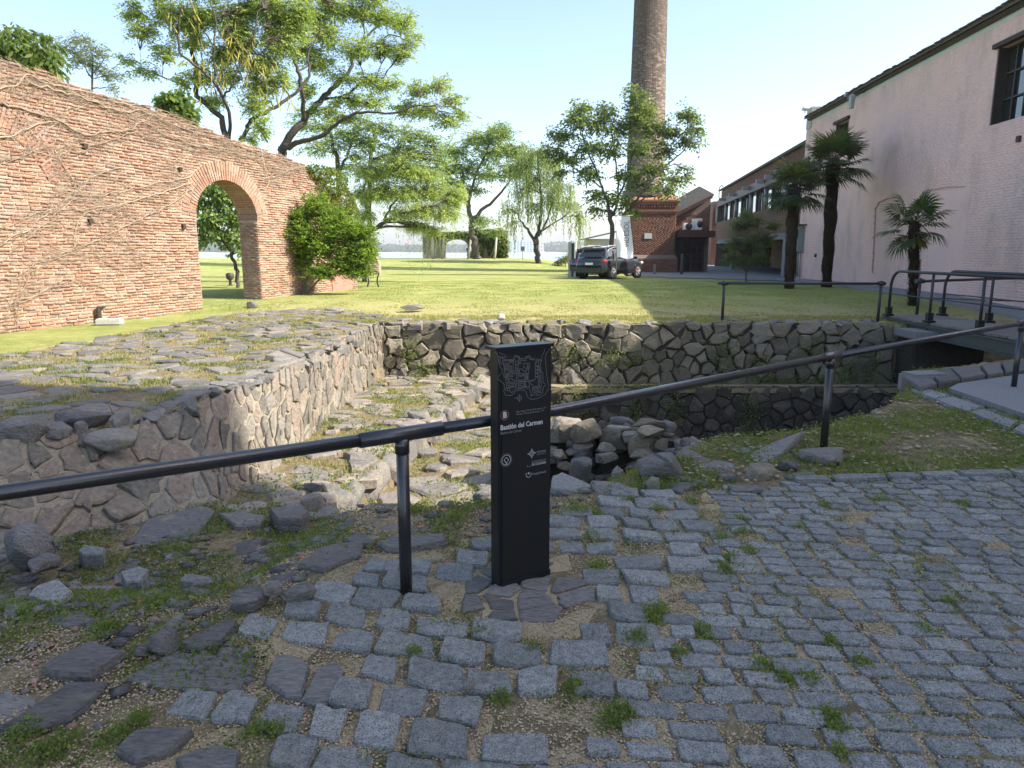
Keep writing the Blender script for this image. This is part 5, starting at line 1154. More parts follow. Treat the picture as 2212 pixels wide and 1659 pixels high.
for P, cl in (([(270, 290), (325, 350), (345, 500), (370, 580), (420, 640), (410, 710), (330, 780), (320, 830), (400, 880), (450, 930), (465, 1000), (445, 1080), (480, 1150), (540, 1165), (600, 1155), (660, 1110), (700, 1070), (770, 1048), (860, 1050), (895, 1090), (920, 1180), (960, 1225), (1030, 1242), (1120, 1225), (1200, 1190), (1280, 1140), (1340, 1050), (1350, 930), (1330, 850), (1310, 700), (1300, 560), (1285, 420), (1290, 360), (1330, 280), (1385, 200)], 0),
              ([(355, 290), (380, 315), (430, 325), (485, 355), (480, 385), (455, 390)], 0), ([(1280, 220), (1260, 290), (1225, 340), (1215, 430)], 0),
              ([(460, 440), (640, 430), (675, 345), (765, 375), (770, 415), (875, 420), (890, 380), (975, 350), (990, 410), (1070, 430)], 0), ([(460, 462), (655, 455), (690, 370), (745, 390), (750, 440), (890, 455), (900, 400), (960, 380), (975, 430), (1065, 445)], 0),
              ([(1090, 425), (1210, 440), (1210, 480)], 0), ([(1090, 450), (1200, 465)], 0), ([(345, 370), (455, 390), (440, 530), (350, 520)], 1), ([(375, 400), (425, 405), (415, 490), (375, 490)], 1),
              ([(445, 530), (465, 690), (440, 720), (460, 800)], 0), ([(470, 510), (535, 510), (530, 655), (470, 650)], 1), ([(488, 545), (518, 545), (515, 625), (485, 625)], 1), ([(555, 500), (640, 490), (635, 655), (550, 650)], 1), ([(575, 570), (610, 570), (605, 630), (575, 630)], 1),
              ([(555, 465), (640, 460), (640, 490)], 0), ([(680, 550), (740, 545), (740, 720), (645, 720), (680, 640)], 1), ([(700, 600), (720, 600), (720, 690), (690, 690)], 1), ([(755, 470), (795, 480), (790, 520), (760, 520)], 1), ([(680, 470), (740, 460), (745, 525), (680, 530)], 1),
              ([(855, 510), (970, 510), (965, 620), (850, 600)], 1), ([(920, 540), (940, 540), (940, 600), (920, 590)], 1), ([(900, 640), (955, 640), (950, 720), (900, 715)], 1), ([(765, 625), (825, 620), (830, 655), (880, 665), (875, 720), (760, 720)], 1), ([(545, 680), (630, 675), (630, 780), (545, 775)], 1), ([(570, 700), (610, 700), (608, 750), (570, 750)], 1),
              ([(475, 710), (535, 710), (530, 810), (480, 810)], 1), ([(495, 740), (515, 740), (510, 790), (495, 790)], 1), ([(700, 750), (770, 745), (780, 775), (810, 775), (820, 740), (885, 740), (880, 865), (700, 885)], 1), ([(730, 790), (750, 770), (865, 760), (860, 840), (740, 855)], 1), ([(900, 735), (940, 735), (940, 850), (900, 845)], 1), ([(915, 760), (925, 760), (925, 830), (915, 830)], 1),
              ([(490, 830), (540, 830), (535, 910), (490, 905)], 1), ([(555, 820), (610, 815), (620, 845), (675, 850), (670, 890), (560, 895)], 1), ([(500, 935), (680, 910), (680, 990), (505, 1010)], 1), ([(540, 960), (650, 945), (650, 975), (540, 985)], 1), ([(695, 1020), (700, 930), (720, 910), (740, 930), (745, 1015)], 0), ([(755, 890), (870, 880), (880, 980), (755, 1000)], 1), ([(780, 915), (855, 910), (860, 955), (780, 965)], 1), ([(885, 875), (950, 870), (970, 980), (890, 985)], 1),
              ([(480, 1030), (560, 1020), (570, 1070), (600, 1105), (650, 1080), (665, 1040), (880, 1000), (930, 1020)], 0), ([(480, 1030), (490, 1065), (560, 1065)], 0), ([(965, 860), (1080, 840), (1085, 800), (1145, 790), (1140, 980), (1035, 980), (1030, 940), (990, 930)], 1), ([(985, 880), (1060, 860)], 0), ([(1020, 1010), (1200, 990), (1190, 1070), (1040, 1105)], 1), ([(1050, 1030), (1160, 1020), (1150, 1050), (1070, 1070)], 1), ([(955, 990), (1010, 1150), (985, 1175), (1190, 1090)], 0),
              ([(1085, 490), (1150, 480), (1160, 560), (1085, 560)], 1), ([(1085, 575), (1130, 575), (1130, 640), (1085, 640)], 1), ([(1145, 575), (1170, 575), (1175, 640), (1145, 640)], 1), ([(1085, 655), (1140, 655), (1140, 700), (1080, 700)], 1), ([(1085, 720), (1135, 720), (1135, 780), (1085, 780)], 1), ([(1160, 650), (1190, 650), (1200, 770), (1160, 770)], 1), ([(1165, 790), (1200, 790), (1200, 870), (1165, 870)], 1), ([(1170, 890), (1205, 890), (1205, 970), (1160, 970)], 1),
              ([(1185, 490), (1205, 690), (1235, 700), (1240, 900), (1285, 930), (1280, 970), (1245, 990), (1255, 1030), (1225, 1040), (1240, 1100), (1205, 1110), (1190, 1150), (1100, 1160)], 0), ([(1100, 500), (1100, 540)], 0)):
    ribbon(mp, [c3(*p) for p in P], .0017, bool(cl))
cN = c3(765, 1215); 
ribbon(mp, [c3(765, 1140), c3(765, 1290)]); ribbon(mp, [c3(660, 1220), c3(800, 1212)])
rr_ = c3(805, 1215)[0] - cN[0]
def ring(mb, c, ra, wdt=.0018, n=24, sy=1.): ribbon(mb, [(c[0] + ra * math.cos(i * 2 * math.pi / n), c[1] + ra * sy * math.sin(i * 2 * math.pi / n)) for i in range(n)], wdt, True)
ring(mp, cN, rr_); mp.build('engraved_map', MT['sgray'], sign)
b = MB()
for x, y in ((405, 440), (940, 415), (1213, 480), (612, 1040), (1140, 1110)): ring(b, c3(x, y), .0035, .0015, 12)
b.build('map_markers', MT['sred'], sign)
cB = c4(465, 318); rB = c4(550, 318)[0] - cB[0]
def disc(mb, c, ra, y, n=28): mb.add([(c[0] + ra * math.cos(i * 2 * math.pi / n), y, c[1] + ra * math.sin(i * 2 * math.pi / n)) for i in range(n)], [tuple(range(n))])
b = MB(); disc(b, cB, rB, FY); b.build('letter_disc', MT['sred'], sign); b = MB(); ring(b, cB, rB, .0022, 28); b.build('disc_rim', MT['sgray'], sign)
def lettering(s, cfun, xl, yb, xr, mat, parent=sign, bold=0., italic=False, name='lettering', ky=1.15, y=None):
    p, q = cfun(xl, yb), cfun(xr, yb); cu_ = bpy.data.curves.new(name, 'FONT'); cu_.body = s; cu_.size = .05; cu_.offset = bold; cu_.shear = .25 if italic else 0
    cu_.extrude = .0002; cu_.resolution_u = 2; cu_.materials.append(MT[mat]); o = bpy.data.objects.new(name, cu_); link(o, parent); bpy.context.view_layer.update()
    k = (q[0] - p[0]) / max(o.dimensions.x, 1e-4); o.scale = (k, k * ky, 1); o.rotation_euler = (R(90), 0, 0); o.location = (p[0], FY - .0008 if y is None else y, p[1]); return o
lettering('B', c4, 428, 372, 505, 'swhite', bold=.0022, ky=1.05)
lettering('Mapa, Antigua Colonia del Sacramento, 1777', c4, 694, 265, 1300, 'sgray', ky=1.3)
lettering('Old map of Colonia del Sacramento, 1777', c4, 694, 318, 1255, 'sgray', italic=True, ky=1.3)
lettering('Bastión del Carmen', c4, 375, 622, 1225, 'swhite', bold=.0012, ky=1.12)
lettering('Bastion del Carmen', c4, 375, 712, 795, 'sgray', italic=True, ky=1.3)
b = MB(); cH = c4(497, 1225); rH = c4(585, 1225)[0] - cH[0]; ring(b, cH, rH, .0026, 28)
ribbon(b, [(cH[0] - .001, cH[1] - rH), (cH[0] - .001, cH[1] - rH * .5), (cH[0] - rH * .52, cH[1] + .0), (cH[0], cH[1] + rH * .55), (cH[0] + rH * .55, cH[1]), (cH[0] + .003, cH[1] - rH * .5), (cH[0] + .003, cH[1] - rH)], .0024)
for i in range(26):
    a = i * 2 * math.pi / 26; ribbon(b, [(cH[0] + rH * 1.22 * math.cos(a), cH[1] + rH * 1.22 * math.sin(a)), (cH[0] + rH * 1.32 * math.cos(a + .1), cH[1] + rH * 1.32 * math.sin(a + .1))], .001)
b.build('heritage_emblem', MT['swhite'], sign)
b = MB(); cL = c4(1013, 1090); rL = c4(1095, 1090)[0] - cL[0]
for i in range(4):
    a = i * math.pi / 2; ribbon(b, [(cL[0] + rL * .5 * math.cos(a - .5), cL[1] + rL * .5 * math.sin(a - .5)), (cL[0] + rL * math.cos(a), cL[1] + rL * math.sin(a)), (cL[0] + rL * .5 * math.cos(a + .5), cL[1] + rL * .5 * math.sin(a + .5))], .002)
ring(b, cL, rL * .55, .002, 16); ring(b, cL, rL * .25, .002, 12)
for i in range(8): a = i * math.pi / 4; ribbon(b, [(cL[0] + rL * .25 * math.cos(a), cL[1] + rL * .25 * math.sin(a)), (cL[0] + rL * .55 * math.cos(a), cL[1] + rL * .55 * math.sin(a))], .0012)
b.build('tile_emblem', MT['swhite'], sign)
lettering('COLONIA', c4, 1110, 1088, 1295, 'sgray', bold=.0008, ky=1.3); lettering('DEPARTAMENTO', c4, 1112, 1125, 1295, 'sgray', ky=.9)
lettering('INTENDENCIA', c4, 1010, 1288, 1295, 'sgray', ky=1.2); lettering('DE COLONIA', c4, 1010, 1342, 1295, 'swhite', bold=.0006, ky=1.15)
b = MB()
for x, y in ((925, 1350), (970, 1350)):
    p = c4(x, y); b.add([(p[0] - .0022, FY, p[1] - .003), (p[0] + .0022, FY, p[1] - .003), (p[0], FY, p[1] + .003)], [(0, 1, 2)])
b.build('shield_emblem', MT['swhite'], sign)
b = MB(); cU = c4(950, 1510); rU = c4(1000, 1510)[0] - cU[0]; disc(b, (cU[0], cU[1] + rU * .3), rU * .34, FY, 14)
ribbon(b, [(cU[0] + rU * math.cos(a), cU[1] + rU * math.sin(a) * 1.1) for a in np.linspace(math.pi * .85, math.pi * 2.12, 14)], .0026); b.build('crescent_emblem', MT['swhite'], sign)
lettering('UruguayNatural', c4, 1022, 1528, 1295, 'sgray', bold=.0007, ky=1.3)

# ------------------------------------------------------------ handrail along the street
HR = [Zp(0, 1065, .81), Zp(868, 938, .81), Zp(1195, 888, .82), Zp(1795, 770, .82), Zp(2212, 697, .84)]
HR = [HR[0] + (HR[0] - HR[1]) * .6] + HR + [HR[4] + (HR[4] - HR[3]) * .6]
hr = thing('pipe_handrail', 'long black pipe handrail running across the view in front of the pit', 'handrail', (0, 0, 0))
for i, (a, b_) in enumerate(zip(HR[1:-1], HR[2:])): pass
MB().tube([HR[0], HR[1], HR[2]], .029, 16).build('rail', MT['pipe'], hr); MB().tube([HR[2], HR[3], HR[4]], .028, 16).build('rail', MT['pipe'], hr); MB().tube([HR[4], HR[5], HR[6]], .028, 16).build('rail', MT['pipe'], hr)
for j, (jp, px, py) in enumerate(((HR[2], 893, 1275), (HR[4], 1775, 990), (HR[5] * .985 + HR[4] * .015, 2206, 848))):
    d = (HR[3] - HR[2]).normalized() if j == 0 else (HR[5] - HR[4]).normalized()
    L = .21 if j == 0 else .12
    MB().tube([jp - d * L, jp - d * (L - .004), jp + d * (L - .004), jp + d * L], [.029, .035, .035, .029], 16).build('sleeve', MT['pipe'], hr)
    g = gh(jp.x, jp.y); MB().tube([(jp.x, jp.y, g - .1), (jp.x, jp.y, jp.z - .01)], .03, 16).build('post', MT['pipe'], hr)
    MB().tube([(jp.x, jp.y, jp.z - .09), (jp.x, jp.y, jp.z - .02)], .034, 16).build('collar', MT['pipe'], hr)

# rail on the far side of the pit
fr_ = thing('lawn_rail', 'two-post black rail on the far edge of the pit beyond the handrail', 'railing', (0, 0, 0))
p0, p1 = Zp(1560, 692, .09), Zp(1896, 693, .09); 
MB().tube([p0 + Vector((-.14, 0, .84)), p1 + Vector((.1, 0, .84))], .03, 10).build('rail', MT['rail'], fr_)
for p in (p0, p1): MB().tube([p - Vector((0, 0, .1)), p + Vector((0, 0, .9))], .032, 10).build('post', MT['rail'], fr_); MB().tube([p + Vector((-.07, 0, .84)), p + Vector((.07, 0, .84))], .05, 10).build('coupling', MT['rail'], fr_)
# footbridge
BX0, BX1, BY0, BY1, BZ = 8.75, 10.0, 10.6, 16.95, .16
fb = thing('footbridge', 'narrow green steel footbridge with a plank deck over the right end of the trench', 'footbridge', (0, 0, 0))
for x in (BX0 - .05, BX1 + .05):
    MB().box((x, (BY0 + BY1) / 2, BZ - .17), (.07, BY1 - BY0, .26)).box((x - .05, (BY0 + BY1) / 2, BZ - .05), (.1, BY1 - BY0, .02)).box((x - .05, (BY0 + BY1) / 2, BZ - .29), (.1, BY1 - BY0, .02)).build('steel_beam', MT['greenbeam'], fb)
    for y in (BY1 - .35, BY1 - 2, BY0 + 1.2): MB().tube([(x - .04, y, BZ - .16), (x - .11, y, BZ - .16)], .06, 10).build('bolt', MT['greenbeam'], fb)
y = BY0
while y < BY1: MB().bevel_box(((BX0 + BX1) / 2, y + .11, BZ - .01 + rng.uniform(-.004, .004)), (BX1 - BX0 + .04, .205, .05), .006).build('plank', MT['wood'], fb); y += .22
for x, nm in ((BX0, 0), (BX1, 1)):
    y1 = BY1 - .25; a = MB(); top = BZ + 1.04
    cpts = [(x, y1, BZ)] + [(x, y1, top - .35)] + [(x, y1 - .35 + .35 * math.cos(t_), top - .35 + .35 * math.sin(t_)) for t_ in np.linspace(.2, math.pi / 2, 7)] + [(x, BY0 - .3, top)]
    a.tube(cpts, .032, 10).build('curved_rail', MT['rail'], fb)
    for y_ in (y1 - 1.65, y1 - 3.3, y1 - 5): MB().tube([(x, y_, BZ), (x, y_, top)], .028, 8).build('post', MT['rail'], fb)
    MB().tube([(x, y1 + (.5 if nm == 0 else 0), BZ + .52), (x, BY0 - .3, BZ + .5)], .014, 6).build('mid_rail', MT['rail'], fb)
    for y_ in (y1, y1 - 1.65, y1 - 3.3): MB().prism([(x - .09, y_ - .09), (x + .09, y_ - .09), (x + .09, y_ + .09), (x - .09, y_ + .09)], BZ, BZ + .06).prism([(x - .055, y_ - .055), (x + .055, y_ - .055), (x + .055, y_ + .055), (x - .055, y_ + .055)], BZ + .06, BZ + .22).build('foot_clamp', MT['black'], fb)
# rail beyond the bridge that ends against the pink wall
sr = thing('wall_end_rail', 'sloping dark rail running from a post behind the footbridge to the pink wall', 'railing', (0, 0, 0))
pA = Vector((9.75, 17.3, 0)); pA.z = gh(pA.x, pA.y); u, z = PH(2196, 601); pB_ = pp(u, z, .06)
MB().tube([pA - Vector((0, 0, .1)), pA + Vector((0, 0, .92))], .035, 10).build('post', MT['rail'], sr); MB().tube([pA + Vector((-.1, 0, .84)), pA + Vector((.1, .02, .84))], .055, 10).build('coupling', MT['rail'], sr)
MB().tube([pA + Vector((0, 0, .84)), pB_], .034, 10).build('rail', MT['rail'], sr); MB().tube([pA + Vector((0, 0, .45)), Vector((pB_.x, pB_.y - 2, pA.z + .35))], .014, 6).build('mid_rail', MT['rail'], sr)

# ------------------------------------------------------------ pavement slab and kerbs on the right
pv = thing('raised_pavement', 'raised concrete pavement with stone kerb at the right edge of the view', 'pavement', (0, 0, 0))
K = [Zp(1965, 842, .06), Zp(2080, 886, .06), Zp(2212, 938, .06), Zp(2420, 1030, .06)]
K2 = [Zp(1998, 838, .06), Zp(2100, 872, .06), Zp(2212, 918, .06), Zp(2440, 1005, .06)]
back = [Zp(1960, 815, .08), Zp(2060, 800, .08), Zp(2212, 785, .08)]
inner = [Zp(1985, 842, .1), Zp(2040, 828, .1), Zp(2212, 800, .1)]
def strip_stones(name, A, B, h, n, mat, seed, parent):
    r = random.Random(seed); S1, S2 = fake_len(A), fake_len(B)
    def at(P, S, f):
        u = f * S[-1]; i = min(max(0, int(np.searchsorted(S, u, 'right')) - 1), len(S) - 2); return P[i].lerp(P[i + 1], (u - S[i]) / (S[i + 1] - S[i]))
    f = 0.
    while f < 1:
        g = min(1, f + r.uniform(.7, 1.3) / n); q = [at(A, S1, f + .004), at(A, S1, g - .004), at(B, S2, g - .004), at(B, S2, f + .004)]
        V, F = stone_geo([(p.x, p.y) for p in q], .006, .05, lambda x, y, w: Vector((x, y, h - .05 + w)), r, .008, False, .16, .95, .01); pieces([(1, V, F, r.random())], name, mat, parent); f = g
strip_stones('kerb_stone', K, K2, .07, 5, MT['concrete'], 3, pv)
strip_stones('edge_stone', [back[0] + Vector((-.1, .05, 0)), back[1], back[2], back[2] + Vector((2.2, .5, 0))], [inner[0], inner[1], inner[2], inner[2] + Vector((2.2, .4, 0))], .13, 8, MT['slate'], 4, pv)
k3 = [p + Vector((.16, .14, 0)) for p in K2]
b = MB(); b.prism([tuple(p[:2]) for p in (Zp(2050, 838, .1), Zp(2110, 858, .1), Zp(2212, 893, .1), Zp(2440, 985, .1))] + [(9.5, 6.5), (9.8, 10.4), tuple((inner[2] + Vector((2.2, .1, 0)))[:2]), tuple(Zp(2205, 808, .1)[:2]), tuple(Zp(2070, 828, .1)[:2])], -.12, .1); b.build('concrete_slab', MT['concrete'], pv)
strip_stones('border_stone', [p + Vector((.02, .0, 0)) for p in K2], k3, .045, 6, MT['flag'], 6, pv)
t = thing('edge_block', 'squared grey stone block at the trench corner of the raised pavement', 'stone block', tuple(Zp(1995, 825, .05)), R(12)); MB().bevel_box((0, 0, .0), (.5, .32, .24), .03).build('block', MT['concrete'], t)
KS = [Zp(1718, 1058, 0), Zp(1850, 1052, 0), Zp(2212, 1040, 0), Zp(2400, 1036, 0)]
kl = thing('street_kerb', 'line of long worn kerb stones along the top edge of the cobbles', 'kerb', (0, 0, 0))
strip_stones('kerb_stone', [p + Vector((0, .1, 0)) for p in KS], KS, .07, 7, MT['cobble'], 8, kl)

# ------------------------------------------------------------ cars
def make_car(label, paint, loc, rz):
    car = thing('parked_car', label, 'car', loc, rz, 'cars parked on the lawn')
    L, W_, = 4.5, 1.84
    xs = [-2.25, -2.2, -2.05, -1.75, -1.3, -.8, 0, .6, 1.1, 1.6, 1.95, 2.15, 2.24]            # rear to front along +x
    zt = [.78, .98, 1.08, 1.1, 1.1, 1.09, 1.07, 1.05, 1.03, .98, .9, .8, .66]; zb = [.42, .36, .33, .3, .28, .26, .26, .26, .26, .28, .3, .33, .4]; wy = [.7, .82, .88, .91, .92, .92, .92, .92, .92, .9, .86, .78, .62]
    prof = []; V = []; F = []; n = 0
    for x, t_, b_, w_ in zip(xs, zt, zb, wy):
        half = [(0, b_), (w_ * .8, b_), (w_ * .97, b_ + .1), (w_, b_ + .3), (w_ * .985, t_ - .22), (w_ * .93, t_ - .06), (w_ * .8, t_), (w_ * .4, t_ + .02), (0, t_ + .03)]
        ring_ = half + [(-y, z) for y, z in reversed(half[1:-1])]; n = len(ring_); V += [(x, y, z) for y, z in ring_]
    for i in range(len(xs) - 1):
        for j in range(n): F.append((i * n + j, i * n + (j + 1) % n, (i + 1) * n + (j + 1) % n, (i + 1) * n + j))
    F.append(tuple(range(n))); F.append(tuple((len(xs) - 1) * n + j for j in range(n)))
    MB().add(V, F, 0, True).build('body', paint, car)
    gx = [-2.0, -1.72, -1.2, -.5, .1, .55, 1.15]; gtop = [1.2, 1.52, 1.62, 1.66, 1.64, 1.56, 1.1]; gb = 1.04
    V = []; F = []
    for x, t_ in zip(gx, gtop):
        k = (t_ - gb) / .62; w0, w1 = .86, .86 - .22 * k
        rg = [(w0, gb), (w0 - .22 * k * .85, gb + (t_ - gb) * .82), (w1 - .06, t_ - .01), (0, t_ + .02 * k), (-w1 + .06, t_ - .01), (-w0 + .22 * k * .85, gb + (t_ - gb) * .82), (-w0, gb)]; n = len(rg); V += [(x, y, z) for y, z in rg]
    for i in range(len(gx) - 1):
        for j in range(n - 1): F.append((i * n + j, i * n + j + 1, (i + 1) * n + j + 1, (i + 1) * n + j))
    MB().add(V, F + [tuple(range(n))], 0, True).build('glasshouse', MT['glass'], car)
    MB().slab([(-1.9, -.62, 1.5), (-1.9, .62, 1.5), (-.9, .66, 1.66), (.2, .66, 1.67), (.2, -.66, 1.67), (-.9, -.66, 1.66)], (0, 0, .03)).build('roof', paint, car)
    for s in (-1, 1):
        MB().tube([(-1.95, s * .84, 1.12), (-1.55, s * .7, 1.5), (-.9, s * .665, 1.64), (.1, s * .67, 1.65), (.6, s * .7, 1.5), (1.15, s * .84, 1.08)], .028, 6).build('window_trim', MT['steelgrey'], car)
        MB().tube([(-1.5, s * .6, 1.6), (-1.4, s * .6, 1.72), (-.1, s * .6, 1.74), (.0, s * .6, 1.67)], .022, 6).build('roof_rail', MT['steelgrey'], car)
        MB().slab([(-1.25, s * .9, 1.04), (-1.05, s * .74, 1.5), (-.95, s * .74, 1.5), (-1.1, s * .9, 1.04)], (0, s * .012, 0)).slab([(.1, s * .885, 1.04), (.0, s * .735, 1.55), (.08, s * .735, 1.55), (.2, s * .885, 1.04)], (0, s * .012, 0)).build('pillar', MT['gframe'], car)
        MB().bevel_box((-2.05, s * .72, .93), (.3, .34, .12), .03).build('tail_light', MT['taillight'], car)
        MB().bevel_box((-2.18, s * .6, .5), (.1, .22, .08), .02).build('bumper_reflector', MT['taillight'], car)
        MB().bevel_box((2.05, s * .66, .82), (.28, .34, .12), .03).build('headlight', MT['white'], car)
        MB().bevel_box((1.0, s * .96, 1.1), (.16, .16, .12), .03).build('mirror', MT['black'], car)
        MB().bevel_box((0, s * .915, .38), (2.3, .05, .2), .02).build('sill_guard', MT['black'], car); MB().bevel_box((1.15, s * .94, .42), (.22, .03, .1), .01).build('door_accent', MT['taillight'], car)
        for x in (-1.36, 1.37):
            MB().tube([(x, s * .86, .37), (x, s * .925, .37)], .44, 24).build('wheel_arch', MT['black'], car)
            w_ = bpy.data.objects.new('wheel', None); link(w_, car); w_.location = (x, s * .83, .345)
            ty = MB(); ty.v = []; 
            V = []; F = []; pr_ = [(.22, -.11), (.32, -.11), (.345, -.07), (.345, .07), (.32, .11), (.22, .11)]; m_ = 24
            for rr, yy in pr_:
                for j in range(m_): a = 2 * math.pi * j / m_; V.append((rr * math.cos(a), yy, rr * math.sin(a)))
            for i in range(len(pr_)):
                for j in range(m_): F.append((i * m_ + j, i * m_ + (j + 1) % m_, ((i + 1) % len(pr_)) * m_ + (j + 1) % m_, ((i + 1) % len(pr_)) * m_ + j))
            ty.add(V, F, 0, True).build('tyre', MT['tyre'], w_)
            rm = MB(); yo = s * .105
            for k in range(5):
                a = k * 2 * math.pi / 5 + .3; rm.beam((0, yo, 0), (.22 * math.cos(a), yo, .22 * math.sin(a)), .05, .075, up=(0, 1, 0))
                rm.beam((.1 * math.cos(a), yo, .1 * math.sin(a)), (.22 * math.cos(a + .25), yo, .22 * math.sin(a + .25)), .03, .04, up=(0, 1, 0))
            rm.tube([(0, yo - .02, 0), (0, yo + .02, 0)], .06, 12); rm.tube([(0, -s * .02, 0), (0, s * .02, 0)], .22, 20); 
            V = []; F = []
            for rr in (.205, .235):
                for j in range(24): a = 2 * math.pi * j / 24; V.append((rr * math.cos(a), yo + s * .008, rr * math.sin(a)))
            for j in range(24): F.append((j, (j + 1) % 24, 24 + (j + 1) % 24, 24 + j))
            rm.add(V, F).build('rim', MT['alloy'], w_)
    MB().bevel_box((-2.24, 0, .47), (.12, 1.55, .26), .04).build('rear_bumper', MT['black'], car); MB().bevel_box((2.2, 0, .45), (.14, 1.4, .3), .05).build('front_bumper', MT['black'], car)
    MB().slab([(-2.05, -.66, 1.14), (-2.05, .66, 1.14), (-1.79, .56, 1.5), (-1.79, -.56, 1.5)], (-.03, 0, .01)).build('rear_window', MT['glass'], car)
    MB().bevel_box((-1.86, 0, 1.57), (.24, 1.22, .04), .01).build('spoiler', paint, car)
    MB().box((-2.245, 0, .8), (.02, .46, .11)).build('number_plate', MT['white'], car); MB().box((-2.2, 0, .8), (.05, .75, .2)).build('plate_recess', MT['black'], car)
    return car
MT['paintgrey'] = plain('dark_grey_car_paint', (.035, .035, .04), rough=.3, metal=.3, coat=.9, dirt=.05); MT['paintdark'] = plain('black_car_paint', (.015, .017, .02), rough=.25, coat=1., dirt=.05); MT['paintred'] = plain('red_car_paint', (.42, .03, .025), rough=.3, coat=1., dirt=.05)
MT['taillight'] = plain('red_lamp_glass', (.5, .015, .02), rough=.15, dirt=0, coat=1.); MT['tyre'] = plain('tyre_rubber', (.02, .02, .02), rough=.85); MT['alloy'] = plain('alloy_wheel', (.6, .6, .62), rough=.3, metal=.6, dirt=.05)
hd = R(90 - 37)
pw_ = Zp(1322, 603, gh(5.2, 37)); fwd = Vector((math.cos(hd), math.sin(hd), 0)); rgt = Vector((fwd.y, -fwd.x, 0)); cc = pw_ + fwd * 1.36 - rgt * .86
make_car('dark grey SUV seen from behind, parked beside the white banner', MT['paintgrey'], (cc.x, cc.y, gh(cc.x, cc.y)), hd)
p = Zp(1262, 590, .1); make_car('black car mostly hidden behind the dark grey SUV and the grey display post', MT['paintdark'], (5.3, 42.2, gh(5.3, 42.2)), hd - .05)
make_car('red car whose roof shows above the dark grey SUV', MT['paintred'], (6.35, 48.5, gh(6.3, 48.5) + .0), hd + .4)
# display totem beside the car
p = Zp(1236, 598, gh(3.2, 38)); t = thing('display_post', 'tall slim grey, black and white display post left of the parked cars', 'display post', (p.x, p.y, gh(p.x, p.y)), R(-25))
MB().box((-.14, 0, .98), (.2, .1, 1.96)).build('grey_panel', MT['steelgrey'], t); MB().box((.03, -.01, .95), (.14, .1, 1.9)).build('black_panel', MT['black'], t); MB().box((.16, 0, .98), (.1, .1, 1.96)).build('white_panel', MT['white'], t); MB().box((0, 0, .02), (.75, .45, .04)).build('base', MT['steelgrey'], t)
# banner
g0 = gh(5.2, 35.5); pb = Zp(1331, 603, g0); bt = thing('feather_banner', 'white cloth banner with grey vertical lettering on a pole beside the SUV', 'banner', (pb.x, pb.y, g0))
sc_ = pb.y / FOC
MB().tube([(0, 0, -.1), (-.02, 0, 1.9), (-.12, 0, (603 - 470) * sc_)], [.022, .018, .01], 8).tube([(-.12, 0, (603 - 471) * sc_), (.75, 0, (603 - 470) * sc_)], .012, 6).build('pole', MT['steelgrey'], bt)
V = []; F = []; nu_, nv_ = 14, 24
for j in range(nv_ + 1):
    f = j / nv_; z = (603 - (472 + (558 - 472) * f)) * sc_; x0 = (1327 - 1331) * sc_ + f * .1; x1 = ((1356 + 10 * min(1, f * 1.3)) - 1331) * sc_
    for i in range(nu_ + 1):
        a = i / nu_; V.append((x0 + (x1 - x0) * a, .05 * math.sin(a * 9 + f * 3) * f + .07 * math.sin(a * 4 - f * 2.5), z + (.04 * math.sin(a * 7) if j == nv_ else 0) - .03 * a * f))
for j in range(nv_):
    for i in range(nu_): a = j * (nu_ + 1) + i; F.append((a, a + 1, a + nu_ + 2, a + nu_ + 1))
MB().add(V, F, 0, True).build('cloth', MT['cloth'], bt)
cu_ = bpy.data.curves.new('lettering', 'FONT'); cu_.body = 'VIDESOL'; cu_.size = .5; cu_.offset = .008; cu_.extrude = .002; cu_.materials.append(MT['bink']); o = bpy.data.objects.new('lettering', cu_); link(o, bt); bpy.context.view_layer.update()
zl0, zl1 = (603 - 537) * sc_, (603 - 480) * sc_; k = (zl1 - zl0) / o.dimensions.x; o.scale = (k, k * 1.05, 1)
o.matrix_local = Matrix.Translation(((1354.5 - 1331) * sc_, -.14, zl0)) @ Matrix(((0, -1, 0, 0), (0, 0, -1, 0), (1, 0, 0, 0), (0, 0, 0, 1))) @ Matrix.Diagonal((k, k * 1.05, 1, 1))
b = MB()
for dx in (-.13, .02): b.slab([((1350 - 1331) * sc_ + dx, -.14, (603 - 552) * sc_), ((1350 - 1331) * sc_ + dx + .05, -.14, (603 - 550) * sc_), ((1350 - 1331) * sc_ + dx + .03, -.14, (603 - 542) * sc_)], (0, .003, 0))
b.build('logo', MT['bink'], bt)
# bench
p = Zp(782, 623, .27); bn = thing('park_bench', 'green iron-armed park bench on the lawn next to the bush', 'bench', (p.x, p.y, gh(p.x, p.y)), R(62))
for i in range(5): MB().box((0, -.18 + i * .09, .36), (1.3, .075, .03)).build('seat_slat', MT['benchwood'], bn)
for i in range(3): MB().box((0, .22 + i * .03, .46 + i * .1), (1.3, .03, .08)).build('back_slat', MT['benchwood'], bn)
for s in (-1, 1):
    x = s * .66
    MB().tube([(x, -.26, 0), (x, -.2, .18), (x, -.22, .36), (x, -.3, .5), (x, -.22, .58), (x, 0, .6), (x, .2, .56), (x, .24, .4), (x, .2, .2), (x, .28, 0)], .028, 8).build('iron_arm', MT['benchmetal'], bn)
